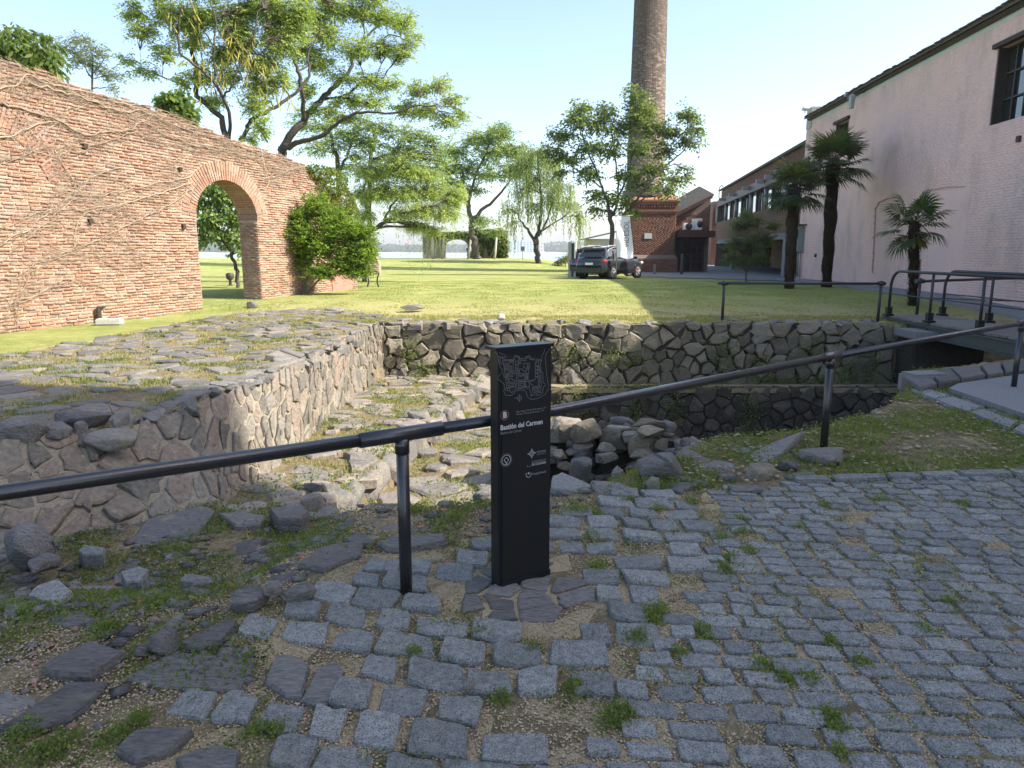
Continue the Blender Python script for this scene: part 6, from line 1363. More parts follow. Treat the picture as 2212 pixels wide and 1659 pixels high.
# timber poles, creeper-clad ruin, small things
for i, (px, py, pt_, Y_, lean, lab) in enumerate(((935, 557, 512, 68, .0, 'short pale pole before the left pillar of the ivy ruin'), (955, 557, 507, 68, .25, 'pale pole leaning right at the left foot of the ruin arch'), (1011, 557, 510, 68, .3, 'leaning pale pole left of the trunk growing at the ruin'), (1068, 558, 512, 68, .2, 'pale propped pole in front of the ivy-covered right pillar'))):
    c = Yp(px, py, Y_); z = gh(c.x, Y_); h_ = Yp(px, pt_, Y_).z - z; t = thing('timber_pole', lab, 'pole', (c.x, Y_, z - .1), 0, 'pale poles round the ivy ruin')
    MB().tube([(0, 0, 0), (lean * .5, 0, h_ * .5), (lean, 0, h_ + .1)], [.13, .11, .09], 8).build('shaft', MT['pole'], t)
    if i in (2, 3): MB().tube([(-.5 if i == 3 else .5, 0, 0), (lean * .7, 0, h_ * .7)], .02, 5).build('stay', MT['pole'], t)
# folding chair shaped sign on the mound edge, garden spotlight, sailing boat
c = Yp(1129, 555, 66); t = thing('notice_sign', 'small dark notice on a short stake left of the willow', 'sign', (c.x, 66, gh(c.x, 66)), .3); MB().box((0, 0, .95), (.35, .04, .4)).build('panel', MT['gframe'], t); MB().tube([(0, 0, 0), (0, 0, .8)], .025, 6).build('stake', MT['gframe'], t)
c = Zp(498, 617, .3); t = thing('garden_spotlight', 'small grey spotlight on the grass seen through the brick arch', 'spotlight', (c.x, c.y, gh(c.x, c.y))); MB().lathe((0, 0, 0), [(.06, 0), (.05, .2), (.14, .28), (.16, .45), (.1, .5)], 12).build('lamp_housing', MT['gframe'], t); MB().lathe((0, 0, -.02), [(.12, 0), (.12, .04)], 10).build('base', MT['gframe'], t)
Yb = 150; c = Yp(434, 578, Yb); t = thing('sailing_boat', 'white sailing boat with bare mast on the river seen through the brick arch', 'sailing boat', (c.x - 1.2, Yb, WZ), .4)
V = []; F = []
for x, w_ in ((-4, 1.1), (-2, 1.5), (1, 1.4), (3, .8), (4.3, .05)): V += [(x, 0, -.3), (x, w_ * .7, 0), (x, w_, .9), (x, -w_, .9), (x, -w_ * .7, 0)]
for i in range(4):
    for j in range(5): F.append((i * 5 + j, i * 5 + (j + 1) % 5, i * 5 + 5 + (j + 1) % 5, i * 5 + 5 + j))
MB().add(V, F + [tuple(range(5))]).build('hull', MT['white'], t); MB().bevel_box((-.4, 0, 1.2), (3, 1.5, .7), .15).build('cabin', MT['white'], t); MB().tube([(.6, 0, .8), (.6, 0, 11)], .08, 8).tube([(.6, 0, 1.9), (-3.4, 0, 2)], .12, 6).build('mast', MT['steelgrey'], t); MB().tube([(4.2, 0, .9), (.6, 0, 10.8), (-4, 0, .9)], .02, 4).build('stay', MT['steelgrey'], t)
# ruin with a flat-arched doorway
Yr = 71.; f = lambda px: Yp(px, 540, Yr).x; rz_ = lambda py: Yp(1000, py, Yr).z
ru = thing('ivy_ruin', 'ruined stone gateway overgrown with ivy on the mound before the river', 'ruin', (0, Yr, 0)); g = gh(f(1000), Yr) - .3
xa, xb_, xc, xd = f(913), f(960), f(1011), f(1096)
arcp = [(xb_ + (xc - xb_) * (1 - math.cos(a)) / 2, rz_(540) + (rz_(517) - rz_(540)) * math.sin(a) ** .6) for a in np.linspace(0.01, math.pi - .01, 15)]
MB().slab([(x, 0, z) for x, z in [(xa, g), (xb_, g)] + arcp + [(xc, g), (xd, g), (xd, rz_(498)), (f(1050), rz_(496)), (f(1000), rz_(501)), (xa, rz_(500))]], (0, 1.3, 0)).build('masonry', rocky('ruin_plaster', [(0, (.2, .18, .14)), (1, (.34, .3, .24))], mottle=1, bscale=10, bump=.6), ru)

# ------------------------------------------------------------ trees and plants
GR = dict(
 feather=[(0, (.17, .25, .05)), (.5, (.32, .42, .1)), (1, (.5, .58, .2))], mid=[(0, (.1, .17, .05)), (.5, (.18, .28, .08)), (1, (.3, .4, .14))],
 dark=[(0, (.04, .08, .022)), (.5, (.075, .135, .035)), (1, (.15, .23, .06))], willow=[(0, (.13, .19, .055)), (.5, (.22, .29, .09)), (1, (.34, .4, .15))],
 bush=[(0, (.07, .14, .015)), (.5, (.15, .27, .03)), (1, (.27, .42, .06))], olive=[(0, (.07, .09, .05)), (.5, (.11, .135, .08)), (1, (.17, .19, .12))],
 ivy=[(0, (.03, .06, .015)), (.6, (.06, .11, .022)), (1, (.13, .18, .04))], weed=[(0, (.05, .085, .022)), (.5, (.1, .15, .038)), (1, (.2, .25, .08))], lawn=[(0, (.17, .22, .06)), (.5, (.25, .29, .09)), (1, (.38, .37, .15))],
 dry=[(0, (.2, .2, .07)), (.5, (.33, .3, .13)), (1, (.48, .41, .22))], pod=[(0, (.3, .24, .05)), (1, (.5, .42, .12))], palm=[(0, (.018, .035, .018)), (.6, (.035, .06, .028)), (1, (.09, .12, .045))], fan=[(0, (.2, .12, .05)), (1, (.3, .2, .08))])
for k_, v_ in GR.items(): MT['lf_' + k_] = leafy(k_ + '_leaves', v_, trans=.5 if k_ not in ('palm',) else .25, rough=.55 if k_ not in ('palm',) else .4, spec=.25)

def tree(name, label, cat, base, Y, limbs, clumps, leaf, lsize, group=None, twigs=34, sprays=5, bark='bark', nleaf=5, ls=1.08, depth=.8, gz=None, droop=.25, wide=.45, twl=1., hang=0., leafname='crown', tr=.35, rag=1.22):
    """limbs: polylines of (px, py, dY, radius px) at distance Y; clumps: (px, py, rx, ry[, dY])"""
    x0 = Yp(base[0], base[1], Y); z0 = (gh(x0.x, Y) if gz is None else gz) - .1
    t = thing(name, label, cat, (x0.x, Y, z0), 0, group); O = np.array((x0.x, Y, z0)); s = Y / FOC
    W_ = lambda px, py, dY=0: np.array(Yp(px, py, Y + dY)) - O if dY == 0 else np.array((Yp(px, py, Y).x, Y + dY, Yp(px, py, Y).z)) - O
    b = MB(); nodes_ = []; nrad = []
    for L in limbs:
        P = [Vector(W_(*(q[:3] if len(q) > 3 else (q[0], q[1], 0)))) for q in L]; Rr = [q[-1] * s * .7 for q in L]
        if L[0][0] == base[0] and L[0][1] == base[1]: P[0] = Vector((0, 0, 0))
        S = spl(P, 5); n = len(S); rad = [np.interp(i / (n - 1) * (len(P) - 1), range(len(P)), Rr) for i in range(n)]
        S = [S[0]] + [p + Vector(rng.normal(0, rad[i + 1] * .25 + .01, 3)) for i, p in enumerate(S[1:])]
        b.tube(S, rad, 9, smooth=True); nodes_ += S; nrad += rad
    b.build('trunk', MT[bark], t)
    ND = np.array(nodes_); NR = np.array(nrad)
    E = []; ST_ = []; cr = []
    # secondary branches: limb -> clump centres
    br = []
    for ci, c in enumerate(clumps):
        rx, ry = c[2] * s, c[3] * s; rd = max(rx, ry) * depth; cc_ = W_(c[0], c[1], c[4] if len(c) > 4 else rng.uniform(-.5, .5) * depth * rx * 1.2)
        cost = np.linalg.norm(ND - cc_, axis=1) + np.maximum(0, ND[:, 2] - cc_[2]) * 2; i = int(np.argmin(cost + rng.uniform(0, .2, len(ND)))); a = ND[i]
        m1 = a + (cc_ - a) * .5 + np.array((0, 0, .12 * np.linalg.norm(cc_ - a))); r0 = min(NR[i] * .7, .02 + .02 * np.linalg.norm(cc_ - a))
        tt = np.linspace(0, 1, 6)[:, None]; q = (1 - tt) ** 2 * a + 2 * tt * (1 - tt) * m1 + tt ** 2 * cc_; q[1:-1] += rng.normal(0, .06 * rx, (4, 3)); br.append((q, np.linspace(r0, r0 * .35, 6)))
        nt_ = max(8, int(twigs * 2.2 * (c[2] * c[3]) / 900))
        for k in range(nt_):
            d = rng.normal(0, 1, 3); d /= np.linalg.norm(d); rr = rng.uniform(.3, rag)
            e = cc_ + d * np.array((rx, rd, ry)) * rr * np.array((1, 1, 1 if d[2] > 0 else .75)); st = q[rng.integers(2, 6)]
            E.append(e); ST_.append(st); cr.append(rng.random() * .5 + .25 * ci % .5)
    Q = np.stack([x for x, _ in br]); QR = np.stack([x for _, x in br]); V, F = tubes_np(Q, QR, 5); np_obj('branch', V, F, MT[bark], t, smooth=True, kind='stuff')
    E = np.array(E); S0 = np.array(ST_); cr = np.array(cr); tt = np.linspace(0, 1, 6)[None, :, None]; mid = (E + S0) / 2 + np.array((0, 0, 1)) * (np.linalg.norm(E - S0, axis=1) * .15)[:, None] + rng.normal(0, .05, E.shape) * np.linalg.norm(E - S0, axis=1)[:, None]
    TW = (1 - tt) ** 2 * S0[:, None] + 2 * tt * (1 - tt) * mid[:, None] + tt ** 2 * E[:, None]
    TW[:, 1:] += rng.normal(0, .02, TW[:, 1:].shape) * twl
    L = np.linalg.norm(E - S0, axis=1); V, F = tubes_np(TW, np.clip(L * .012, .006, .03)[:, None] * np.linspace(1, .3, 6)[None], 3); np_obj('twigs', V, F, MT[bark], t, kind='stuff')
    # sprays of small leaves along the outer part of each twig
    m = len(E); f = rng.uniform(tr, 1.02, (m, sprays)); i0 = np.clip((f * 5).astype(int), 0, 4); a = (f * 5 - i0)[..., None]; ar = np.arange(m)[:, None]
    SP = TW[ar, i0] * (1 - a) + TW[ar, i0 + 1] * a; dirn = (E - S0) / (L[:, None] + 1e-6)
    SP = SP.reshape(-1, 3); DR = np.repeat(dirn, sprays, 0) + rng.normal(0, .6, SP.shape); DR[:, 2] = DR[:, 2] * .5 - droop * .5; DR /= np.linalg.norm(DR, axis=1)[:, None]
    rb = np.repeat(cr, sprays) + rng.uniform(-.1, .25, len(SP)); lsize = lsize * ls; sprays = sprays; sl = lsize * 2.3
    PL_ = []; DL = []; RB = []
    for k in range(nleaf):
        g_ = (k + .5) / nleaf; side = np.cross(DR, np.array((0, 0, 1.))) * (1 if k % 2 else -1); p = SP + DR * (g_ * sl) + side * lsize * .1; p[:, 2] -= (g_ ** 2) * sl * droop
        PL_.append(p + rng.normal(0, lsize * .15, p.shape)); DL.append(DR * .6 + side * .9); RB.append(rb)
    leaves_obj(leafname, np.concatenate(PL_), np.concatenate(DL), lsize, MT['lf_' + leaf], t, spread=.25, droop=droop, wide=wide, rndbase=np.clip(np.concatenate(RB), 0, .95))
    if hang:
        hk = rng.choice(m, int(m * hang)); P0 = E[hk] + rng.normal(0, .1, (len(hk), 3)); ln = rng.uniform(.8, 2.6, len(hk)); n = 16; PL_ = []; DL = []
        for k in range(n):
            p = P0.copy(); p[:, 2] -= ln * k / n; p[:, 0] += np.sin(k * .5 + hk) * .05; PL_.append(p); DL.append(np.tile((0, 0, -1.), (len(hk), 1)))
        leaves_obj('hanging_strands', np.concatenate(PL_), np.concatenate(DL), lsize * 1.3, MT['lf_' + leaf], t, spread=.28, wide=.28, rndbase=np.clip(np.tile(rng.random(len(hk)), n) * .9, 0, .95))
    return t, W_
C3 = lambda x, y: ((600 + x * .6329) / 1.808, (y * .6329) / 1.808)
def L3(P, dY=0, k=1.): return [(*C3(x, y), dy, r_ * .35 * k) for x, y, dy, r_ in P]
# first tree behind the wall: several stems, yellow-green, hung with long pods
b0 = (541, 622)
t1, W1 = tree('pod_tree', 'tall multi-stemmed tree with yellow seed pods rising behind the arched wall', 'tree', b0, 25.5,
    [[(b0[0], b0[1], 0, 12), (536, 480, 0, 11), (520, 390, 0, 11), (*C3(500, 940), 0, 11), (*C3(445, 830), 0, 10)], L3([(440, 840, 0, 26), (390, 700, 0, 22), (270, 590, 0, 20), (220, 400, .5, 18), (165, 250, .8, 15), (150, 100, 1, 12), (150, -60, 1.2, 8)]),
     L3([(460, 900, 0, 18), (495, 780, -.3, 14), (485, 620, -.8, 13), (400, 490, -1.3, 11), (310, 420, -1.6, 9), (305, 290, -1.8, 7), (345, 150, -2, 5)]), L3([(485, 630, -.8, 9), (560, 560, -1, 7), (600, 420, -1, 6), (690, 300, -1.2, 5), (720, 150, -1.2, 4)]),
     L3([(480, 950, 0, 20), (555, 840, 0, 17), (575, 730, .4, 17), (700, 640, .8, 15), (810, 540, 1, 13), (900, 410, 1.2, 11), (880, 250, 1.4, 8), (960, 90, 1.5, 6)]), L3([(440, 500, -.8, 7), (440, 350, -.9, 6), (460, 200, -1, 5), (420, 60, -1, 4)]),
     L3([(215, 540, .2, 8), (110, 495, .2, 6), (0, 450, .3, 5), (-110, 400, .3, 3)]), L3([(180, 280, .8, 7), (60, 180, 1, 5), (0, 120, 1, 4), (-120, 60, 1, 3)]), L3([(590, 720, .4, 9), (640, 850, 1, 9)])],
    [(*C3(x, y), rx * .35, ry * .35) for x, y, rx, ry in ((60, 60, 120, 90), (-60, 180, 100, 80), (180, 120, 130, 120), (320, 90, 130, 110), (480, 120, 120, 120), (600, 60, 130, 100), (560, 300, 130, 120), (420, 330, 110, 110), (700, 400, 120, 110), (640, 520, 120, 90), (300, 470, 90, 90), (860, 180, 120, 110), (740, 200, 110, 110), (80, 330, 90, 70), (-60, 430, 80, 50), (-150, 60, 90, 90), (350, 620, 90, 60), (480, 480, 90, 90), (700, 40, 120, 110), (780, 90, 120, 110), (820, 300, 110, 110), (540, 200, 120, 110), (900, 60, 110, 100), (250, 250, 90, 90), (760, 480, 90, 80), (640, 640, 90, 100), (660, 780, 70, 90), (600, 860, 60, 50), (0, -60, 140, 60), (300, -60, 150, 70), (620, -60, 150, 70), (180, 500, 60, 60), (-170, 370, 60, 40))],
    'feather', .085, twigs=24, sprays=5, nleaf=5, depth=.7, droop=.35, wide=.42, group='large trees behind the brick wall')
# long yellowish pods and strap leaves
P = []; D = []
for x, y, rx, ry, n in ((250, 130, 150, 110, 90), (590, 330, 130, 120, 150), (330, 400, 100, 110, 90), (680, 480, 110, 110, 140), (820, 620, 60, 90, 30), (450, 480, 90, 90, 60), (380, 560, 60, 50, 30)):
    for k in range(int(n * .6)):
        a = C3(x + rng.normal(0, rx * .5), y + rng.normal(0, ry * .5)); P.append(W1(a[0], a[1], rng.uniform(-1.6, .8))); D.append((rng.normal(0, .35), rng.normal(0, .3), -1))
leaves_obj('seed_pods', P, D, .4, MT['lf_pod'], t1, spread=.2, wide=.12, kind='stuff')
b0 = C3(770, 1300)
tree('spreading_tree', 'wide tree with long leaning limbs behind the far end of the brick wall', 'tree', b0, 32.5,
    [[(b0[0], b0[1], 0, 13), (*C3(780, 1060), 0, 13), (*C3(790, 920), 0, 13)], L3([(785, 940, 0, 36), (900, 770, 0, 30), (980, 640, .5, 26), (1060, 520, 1, 20), (1150, 400, 1.4, 16), (1200, 250, 1.6, 13), (1260, 150, 1.8, 10), (1350, 50, 2, 6)]),
     L3([(925, 740, 0, 20), (945, 560, -.8, 17), (925, 450, -1, 14), (890, 330, -1.2, 11), (900, 180, -1.4, 8), (1000, 60, -1.5, 6)]), L3([(800, 915, 0, 30), (930, 895, -.6, 20), (1090, 850, -1, 17), (1200, 770, -1.2, 14), (1320, 730, -1.4, 11), (1500, 740, -1.5, 8), (1640, 700, -1.5, 6), (1780, 690, -1.5, 4)]),
     L3([(1200, 260, 1.6, 9), (1330, 200, 1.8, 7), (1420, 130, 2, 5), (1540, 180, 2, 4)]), L3([(1190, 580, .3, 9), (1290, 480, .4, 8), (1400, 560, .2, 5)]), L3([(1010, 600, .5, 12), (1180, 590, 0, 10), (1300, 500, 0, 8), (1420, 480, 0, 5)])],
    [(*C3(x, y), rx * .35, ry * .35) for x, y, rx, ry in ((1000, 120, 130, 100), (1140, 60, 120, 90), (1280, 60, 120, 90), (1420, 80, 110, 90), (1540, 150, 90, 90), (1600, 250, 70, 60), (1100, 250, 110, 100), (1250, 300, 110, 90), (1400, 280, 110, 80), (1530, 330, 80, 60), (960, 330, 100, 100), (1050, 400, 90, 90), (1330, 500, 120, 60), (1460, 520, 100, 60), (1200, 620, 130, 60), (1380, 640, 120, 55), (1560, 680, 110, 60), (1700, 700, 110, 60), (1820, 760, 100, 50), (1060, 680, 100, 60), (950, 560, 70, 80), (1180, 740, 110, 50), (1650, 560, 100, 70), (1780, 520, 90, 60), (1850, 620, 80, 50), (1920, 700, 60, 40), (1000, -60, 160, 60), (1350, -40, 120, 60), (1150, 480, 90, 60))],
    'feather', .105, twigs=27, sprays=5, nleaf=5, depth=.7, droop=.3, wide=.42, group='large trees behind the brick wall')
b0 = C3(1130, 1420)
tree('slender_tree', 'airy light green tree standing farther back between wall end and mound', 'tree', b0, 40,
    [[(b0[0], b0[1], 0, 8), (*C3(1140, 1040), 0, 7), (*C3(1110, 930), 0, 6), (*C3(1100, 820), 0, 4)], L3([(1145, 1060, 0, 14), (1200, 950, 0, 10), (1230, 850, 0, 7)]), [(*C3(1320, 1400), 1, 7), (*C3(1310, 1000), 1, 6), (*C3(1340, 850), 1, 5), (*C3(1320, 740), 1, 3)], L3([(1330, 960, 1, 10), (1440, 940, 1, 7), (1490, 880, 1, 5)])],
    [(*C3(x, y), rx * .35, ry * .35) for x, y, rx, ry in ((1050, 780, 120, 70), (1180, 820, 100, 80), (1300, 760, 110, 70), (1430, 800, 120, 80), (1560, 830, 120, 80), (1680, 850, 100, 70), (1500, 930, 120, 80), (1350, 900, 100, 80), (1000, 920, 120, 70), (1630, 960, 120, 80), (1750, 900, 80, 60), (1250, 960, 90, 70), (900, 780, 90, 50), (880, 690, 60, 60), (1500, 1000, 120, 80), (1400, 1060, 120, 80), (1680, 1060, 120, 80), (1780, 1000, 90, 70), (1100, 880, 110, 80), (1250, 860, 110, 80), (1200, 1040, 90, 60))],
    'mid', .12, twigs=18, sprays=5, nleaf=5, depth=.9, droop=.3, wide=.4, group='large trees behind the brick wall')
b0 = (786, 612)
tree('pepper_tree', 'low feathery tree with drooping sprays beside the end of the brick wall', 'tree', b0, 33,
    [[(b0[0], b0[1], 0, 8), (790, 540, 0, 8), (800, 500, 0, 7), (*C3(1450, 1360), 0, 5.5), (*C3(1600, 1310), -.5, 4), (*C3(1760, 1270), -.8, 2.5)], [(800, 500, 0, 6), (*C3(1310, 1300), .3, 5), (*C3(1280, 1180), .5, 4), (*C3(1320, 1050), .5, 3)], [(*C3(1420, 1360), 0, 4), (*C3(1480, 1250), 0, 3), (*C3(1600, 1150), 0, 2)]],
    [(*C3(x, y), rx * .35, ry * .35) for x, y, rx, ry in ((1330, 1060, 130, 90), (1480, 1030, 120, 90), (1600, 1060, 110, 80), (1300, 1200, 90, 90), (1430, 1180, 120, 90), (1580, 1190, 120, 90), (1720, 1180, 120, 80), (1840, 1240, 100, 70), (1680, 1310, 120, 70), (1820, 1330, 90, 60), (1520, 1320, 100, 60), (1720, 1080, 90, 60), (1880, 1180, 70, 60), (1300, 1330, 60, 60), (1620, 1400, 90, 50), (1740, 1420, 70, 40))],
    'feather', .085, twigs=52, sprays=6, nleaf=5, depth=.9, droop=.6, wide=.32, hang=.08)
tree('ruin_tree', 'round-headed tree growing against the ivy-clad ruin on the mound', 'tree', (1030, 557), 67,
    [[(1030, 557, 0, 12), (1027, 530, 0, 11), (1021, 490, 0, 9), (1012, 450, 0, 6.5), (1000, 415, 0, 5), (1000, 370, 0, 3)], [(1018, 480, 0, 7), (1040, 455, 0, 5), (1070, 430, 0, 4), (1100, 395, 0, 2.5)], [(1012, 450, 0, 6), (1020, 400, 0, 4), (1045, 340, 0, 3), (1060, 300, 0, 2)], [(1000, 415, 0, 4), (970, 380, 0, 3), (950, 340, 0, 2)]],
    [(1030, 300, 45, 26), (1080, 300, 40, 28), (980, 325, 42, 26), (1110, 330, 40, 28), (1060, 335, 40, 26), (965, 360, 35, 26), (1010, 365, 40, 26), (1110, 370, 40, 28), (1060, 380, 36, 22), (980, 400, 34, 22), (1020, 410, 30, 18), (1140, 350, 30, 26), (1045, 480, 36, 16), (1075, 500, 26, 16), (1075, 280, 30, 16), (960, 425, 24, 16)],
    'mid', .2, twigs=30, sprays=5, nleaf=4, depth=.9, wide=.5, group='trees on the mound')
tree('weeping_willow', 'weeping willow with pale hanging strands on the right end of the mound', 'tree', (1163, 570), 61,
    [[(1163, 570, 0, 9), (1159, 545, 0, 8), (1158, 525, 0, 7)], [(1158, 528, 0, 6), (1142, 500, 0, 4), (1128, 480, 0, 3)], [(1159, 527, 0, 7), (1165, 490, 0, 5), (1170, 440, 0, 4), (1165, 390, 0, 3), (1160, 340, 0, 2)], [(1162, 510, 0, 4), (1180, 480, 0, 3), (1195, 430, 0, 2)], [(1168, 500, 0, 3), (1200, 480, 0, 2), (1230, 460, 0, 1.5)]],
    [(1160, 330, 40, 26), (1130, 360, 36, 26), (1195, 350, 34, 30), (1160, 390, 40, 30), (1215, 400, 34, 26), (1125, 410, 30, 26), (1190, 430, 36, 22), (1235, 440, 30, 24), (1100, 450, 26, 20), (1150, 440, 28, 20), (1255, 470, 22, 20), (1110, 480, 18, 12)],
    'willow', .17, twigs=24, sprays=4, nleaf=4, depth=.9, wide=.32, droop=.8, hang=.95, group='trees on the mound')
C2 = lambda x, y: ((1300 + x * .8439) / 1.808, y * .8439 / 1.808)
L2 = lambda P: [(*C2(x, y), dy, r_ * .467) for x, y, dy, r_ in P]
b0 = C2(1290, 1240)
tree('chimney_tree', 'dark green tree with an open crown in front of the brick chimney', 'tree', b0, 45,
    [[(b0[0], b0[1], 0, 7.5), (*C2(1290, 1040), 0, 7), (*C2(1280, 980), 0, 7)], L2([(1285, 1010, 0, 11), (1270, 930, 0, 9), (1240, 850, 0, 7), (1210, 770, 0, 6), (1170, 680, 0, 4), (1150, 580, 0, 3)]), L2([(1300, 1000, 0, 9), (1320, 900, 0, 7), (1320, 800, .5, 5), (1310, 700, .5, 4), (1290, 600, .5, 3)]),
     L2([(1330, 1020, 0, 12), (1380, 950, -.5, 8), (1440, 870, -1, 7), (1520, 780, -1, 5), (1590, 720, -1, 4), (1650, 640, -1, 3)]), L2([(1290, 960, 0, 8), (1350, 850, 0, 6), (1380, 740, 0, 5), (1400, 620, 0, 4), (1400, 500, 0, 3)]), L2([(1380, 960, -.5, 6), (1450, 910, -1, 4), (1550, 880, -1, 3)]), L2([(1250, 870, 0, 5), (1160, 800, .5, 4), (1070, 740, .5, 3), (1020, 680, .5, 2)])],
    [(*C2(x, y), rx * .467, ry * .467) for x, y, rx, ry in ((1400, 440, 50, 50), (1450, 500, 60, 50), (1390, 530, 60, 50), (1270, 500, 60, 45), (1140, 500, 60, 50), (1130, 560, 80, 50), (1060, 620, 80, 45), (1020, 700, 60, 45), (1230, 580, 70, 55), (1340, 600, 70, 60), (1480, 590, 70, 55), (1560, 600, 70, 50), (1640, 520, 60, 45), (1670, 590, 50, 50), (1650, 660, 60, 40), (1190, 680, 80, 50), (1100, 730, 80, 45), (1290, 690, 70, 50), (1420, 690, 70, 50), (1530, 690, 60, 50), (1480, 790, 80, 45), (1590, 830, 70, 40), (1360, 800, 70, 50), (1180, 800, 70, 50), (1240, 900, 60, 40), (1330, 920, 60, 45), (1420, 860, 60, 45), (1530, 880, 70, 40), (1230, 970, 50, 30), (1360, 980, 50, 35), (1640, 780, 40, 25), (1060, 800, 40, 30))],
    'dark', .17, twigs=22, sprays=5, nleaf=4, depth=.85, wide=.5, droop=.4)
b0 = (514, 622)
tree('arch_tree', 'small tree with big dark leaves seen through the brick arch', 'tree', b0, 27,
    [[(b0[0], b0[1], 0, 6), (510, 590, 0, 6), (502, 550, 0, 5), (480, 515, 0, 4), (462, 480, 0, 3), (455, 440, 0, 2)], [(502, 550, 0, 4), (512, 510, .3, 3), (508, 470, .3, 2)], [(476, 505, 0, 3), (470, 450, 0, 2), (480, 400, 0, 1.5)]],
    [(445, 440, 26, 22), (470, 410, 30, 26), (500, 430, 26, 24), (450, 480, 24, 20), (480, 460, 26, 22), (515, 470, 26, 22), (440, 510, 14, 22), (505, 510, 20, 26), (520, 415, 24, 20), (470, 495, 18, 14), (440, 400, 20, 20), (530, 540, 14, 20)],
    'mid', .15, twigs=22, sprays=6, nleaf=3, depth=.9, wide=.55, droop=.6)
tree('left_edge_tree', 'leafy tree top with drooping dark leaves over the wall in the left corner', 'tree', (40, 640), 20,
    [[(40, 640, 0, 7), (45, 300, 0, 6), (50, 160, 0, 4), (40, 80, 0, 3)], [(48, 200, 0, 4), (85, 130, 0, 2)]],
    [(25, 75, 28, 22), (55, 110, 34, 26), (20, 120, 34, 30), (82, 75, 16, 16), (95, 125, 24, 26), (50, 150, 40, 24), (-20, 100, 30, 30)], 'ivy', .2, twigs=16, sprays=6, nleaf=3, depth=.9, wide=.34, droop=.9)
tree('wispy_tree', 'thin wispy tree behind the brick wall left of the pod tree', 'tree', (195, 640), 34,
    [[(195, 640, 0, 4), (198, 190, 0, 3), (200, 140, 0, 2), (195, 100, 0, 1)], [(199, 170, 0, 2), (170, 130, 0, 1), (140, 110, 0, 1)], [(199, 160, 0, 1.5), (230, 120, 0, 1)]],
    [(150, 110, 36, 18), (190, 95, 36, 16), (225, 120, 30, 18), (175, 135, 40, 14), (240, 165, 30, 14), (125, 95, 20, 12), (215, 150, 36, 14), (245, 190, 16, 10), (100, 130, 20, 16)], 'olive', .11, twigs=24, sprays=5, nleaf=4, depth=.9, wide=.35, droop=.3)
tree('wall_top_shrub', 'small dark round-leaved shrub poking over the brick wall left of the pod tree', 'shrub', (378, 640), 22,
    [[(378, 640, 0, 2.5), (376, 300, 0, 2), (378, 230, 0, 1.5)]], [(366, 222, 15, 14), (392, 240, 14, 20), (380, 215, 14, 12), (388, 262, 10, 12)], 'dark', .14, twigs=60, sprays=6, nleaf=3, wide=.9, droop=.4)
tree('bright_bush', 'big rounded bright green bush in front of the brick wall beyond the arch', 'shrub', (655, 628), 22.8,
    [[(655, 628, 0, 4), (650, 590, 0, 3), (630, 540, 0, 2)], [(655, 628, 0, 4), (670, 580, 0, 3), (690, 510, 0, 2)], [(655, 628, 0, 3), (700, 590, 0, 2.5), (750, 540, 0, 2)]],
    [(640, 478, 26, 20), (690, 452, 24, 20), (672, 440, 10, 12), (610, 505, 26, 22), (590, 530, 20, 20), (660, 510, 34, 26), (720, 490, 26, 24), (735, 470, 14, 16), (600, 565, 26, 22), (640, 560, 34, 26), (700, 540, 34, 26), (752, 520, 26, 26), (745, 565, 30, 26), (785, 555, 16, 30), (770, 500, 18, 20), (700, 590, 30, 16), (580, 585, 18, 16), (790, 588, 12, 14), (765, 590, 20, 16), (655, 470, 14, 14), (625, 590, 16, 14), (578, 545, 14, 22), (585, 510, 14, 14), (606, 470, 10, 14), (800, 545, 12, 24), (795, 500, 12, 16), (700, 440, 8, 12), (570, 575, 12, 14)],
    'bush', .075, twigs=60, sprays=8, nleaf=4, depth=.8, wide=.5, droop=-.15, tr=.3, bark='barkl', rag=1.75)
tree('olive_sapling', 'small grey-green olive tree in front of the brick hall', 'tree', (1612, 602), 33,
    [[(1612, 602, 0, 4), (1612, 590, 0, 3), (1600, 560, 0, 2), (1590, 520, 0, 1.5)], [(1612, 592, 0, 2.5), (1625, 550, 0, 2), (1640, 500, 0, 1.2)], [(1612, 592, 0, 2), (1614, 540, 0, 1.5), (1618, 480, 0, 1)]],
    [(1600, 490, 26, 24), (1630, 480, 28, 24), (1590, 530, 28, 26), (1625, 520, 30, 28), (1655, 520, 26, 26), (1600, 565, 26, 20), (1640, 560, 28, 22), (1575, 560, 16, 18), (1670, 490, 16, 18), (1615, 460, 14, 14)],
    'olive', .075, twigs=65, sprays=7, nleaf=4, depth=.85, wide=.28, droop=.1, tr=.15, bark='barkl')
tree('riverside_shrub', 'low brownish shrub on the bank left of the display post', 'shrub', (1222, 572), 60, [[(1222, 572, 0, 1), (1222, 560, 0, 1)]], [(1215, 562, 14, 10), (1228, 555, 12, 12), (1205, 568, 10, 6)], 'olive', .12, twigs=120, sprays=5, nleaf=3)
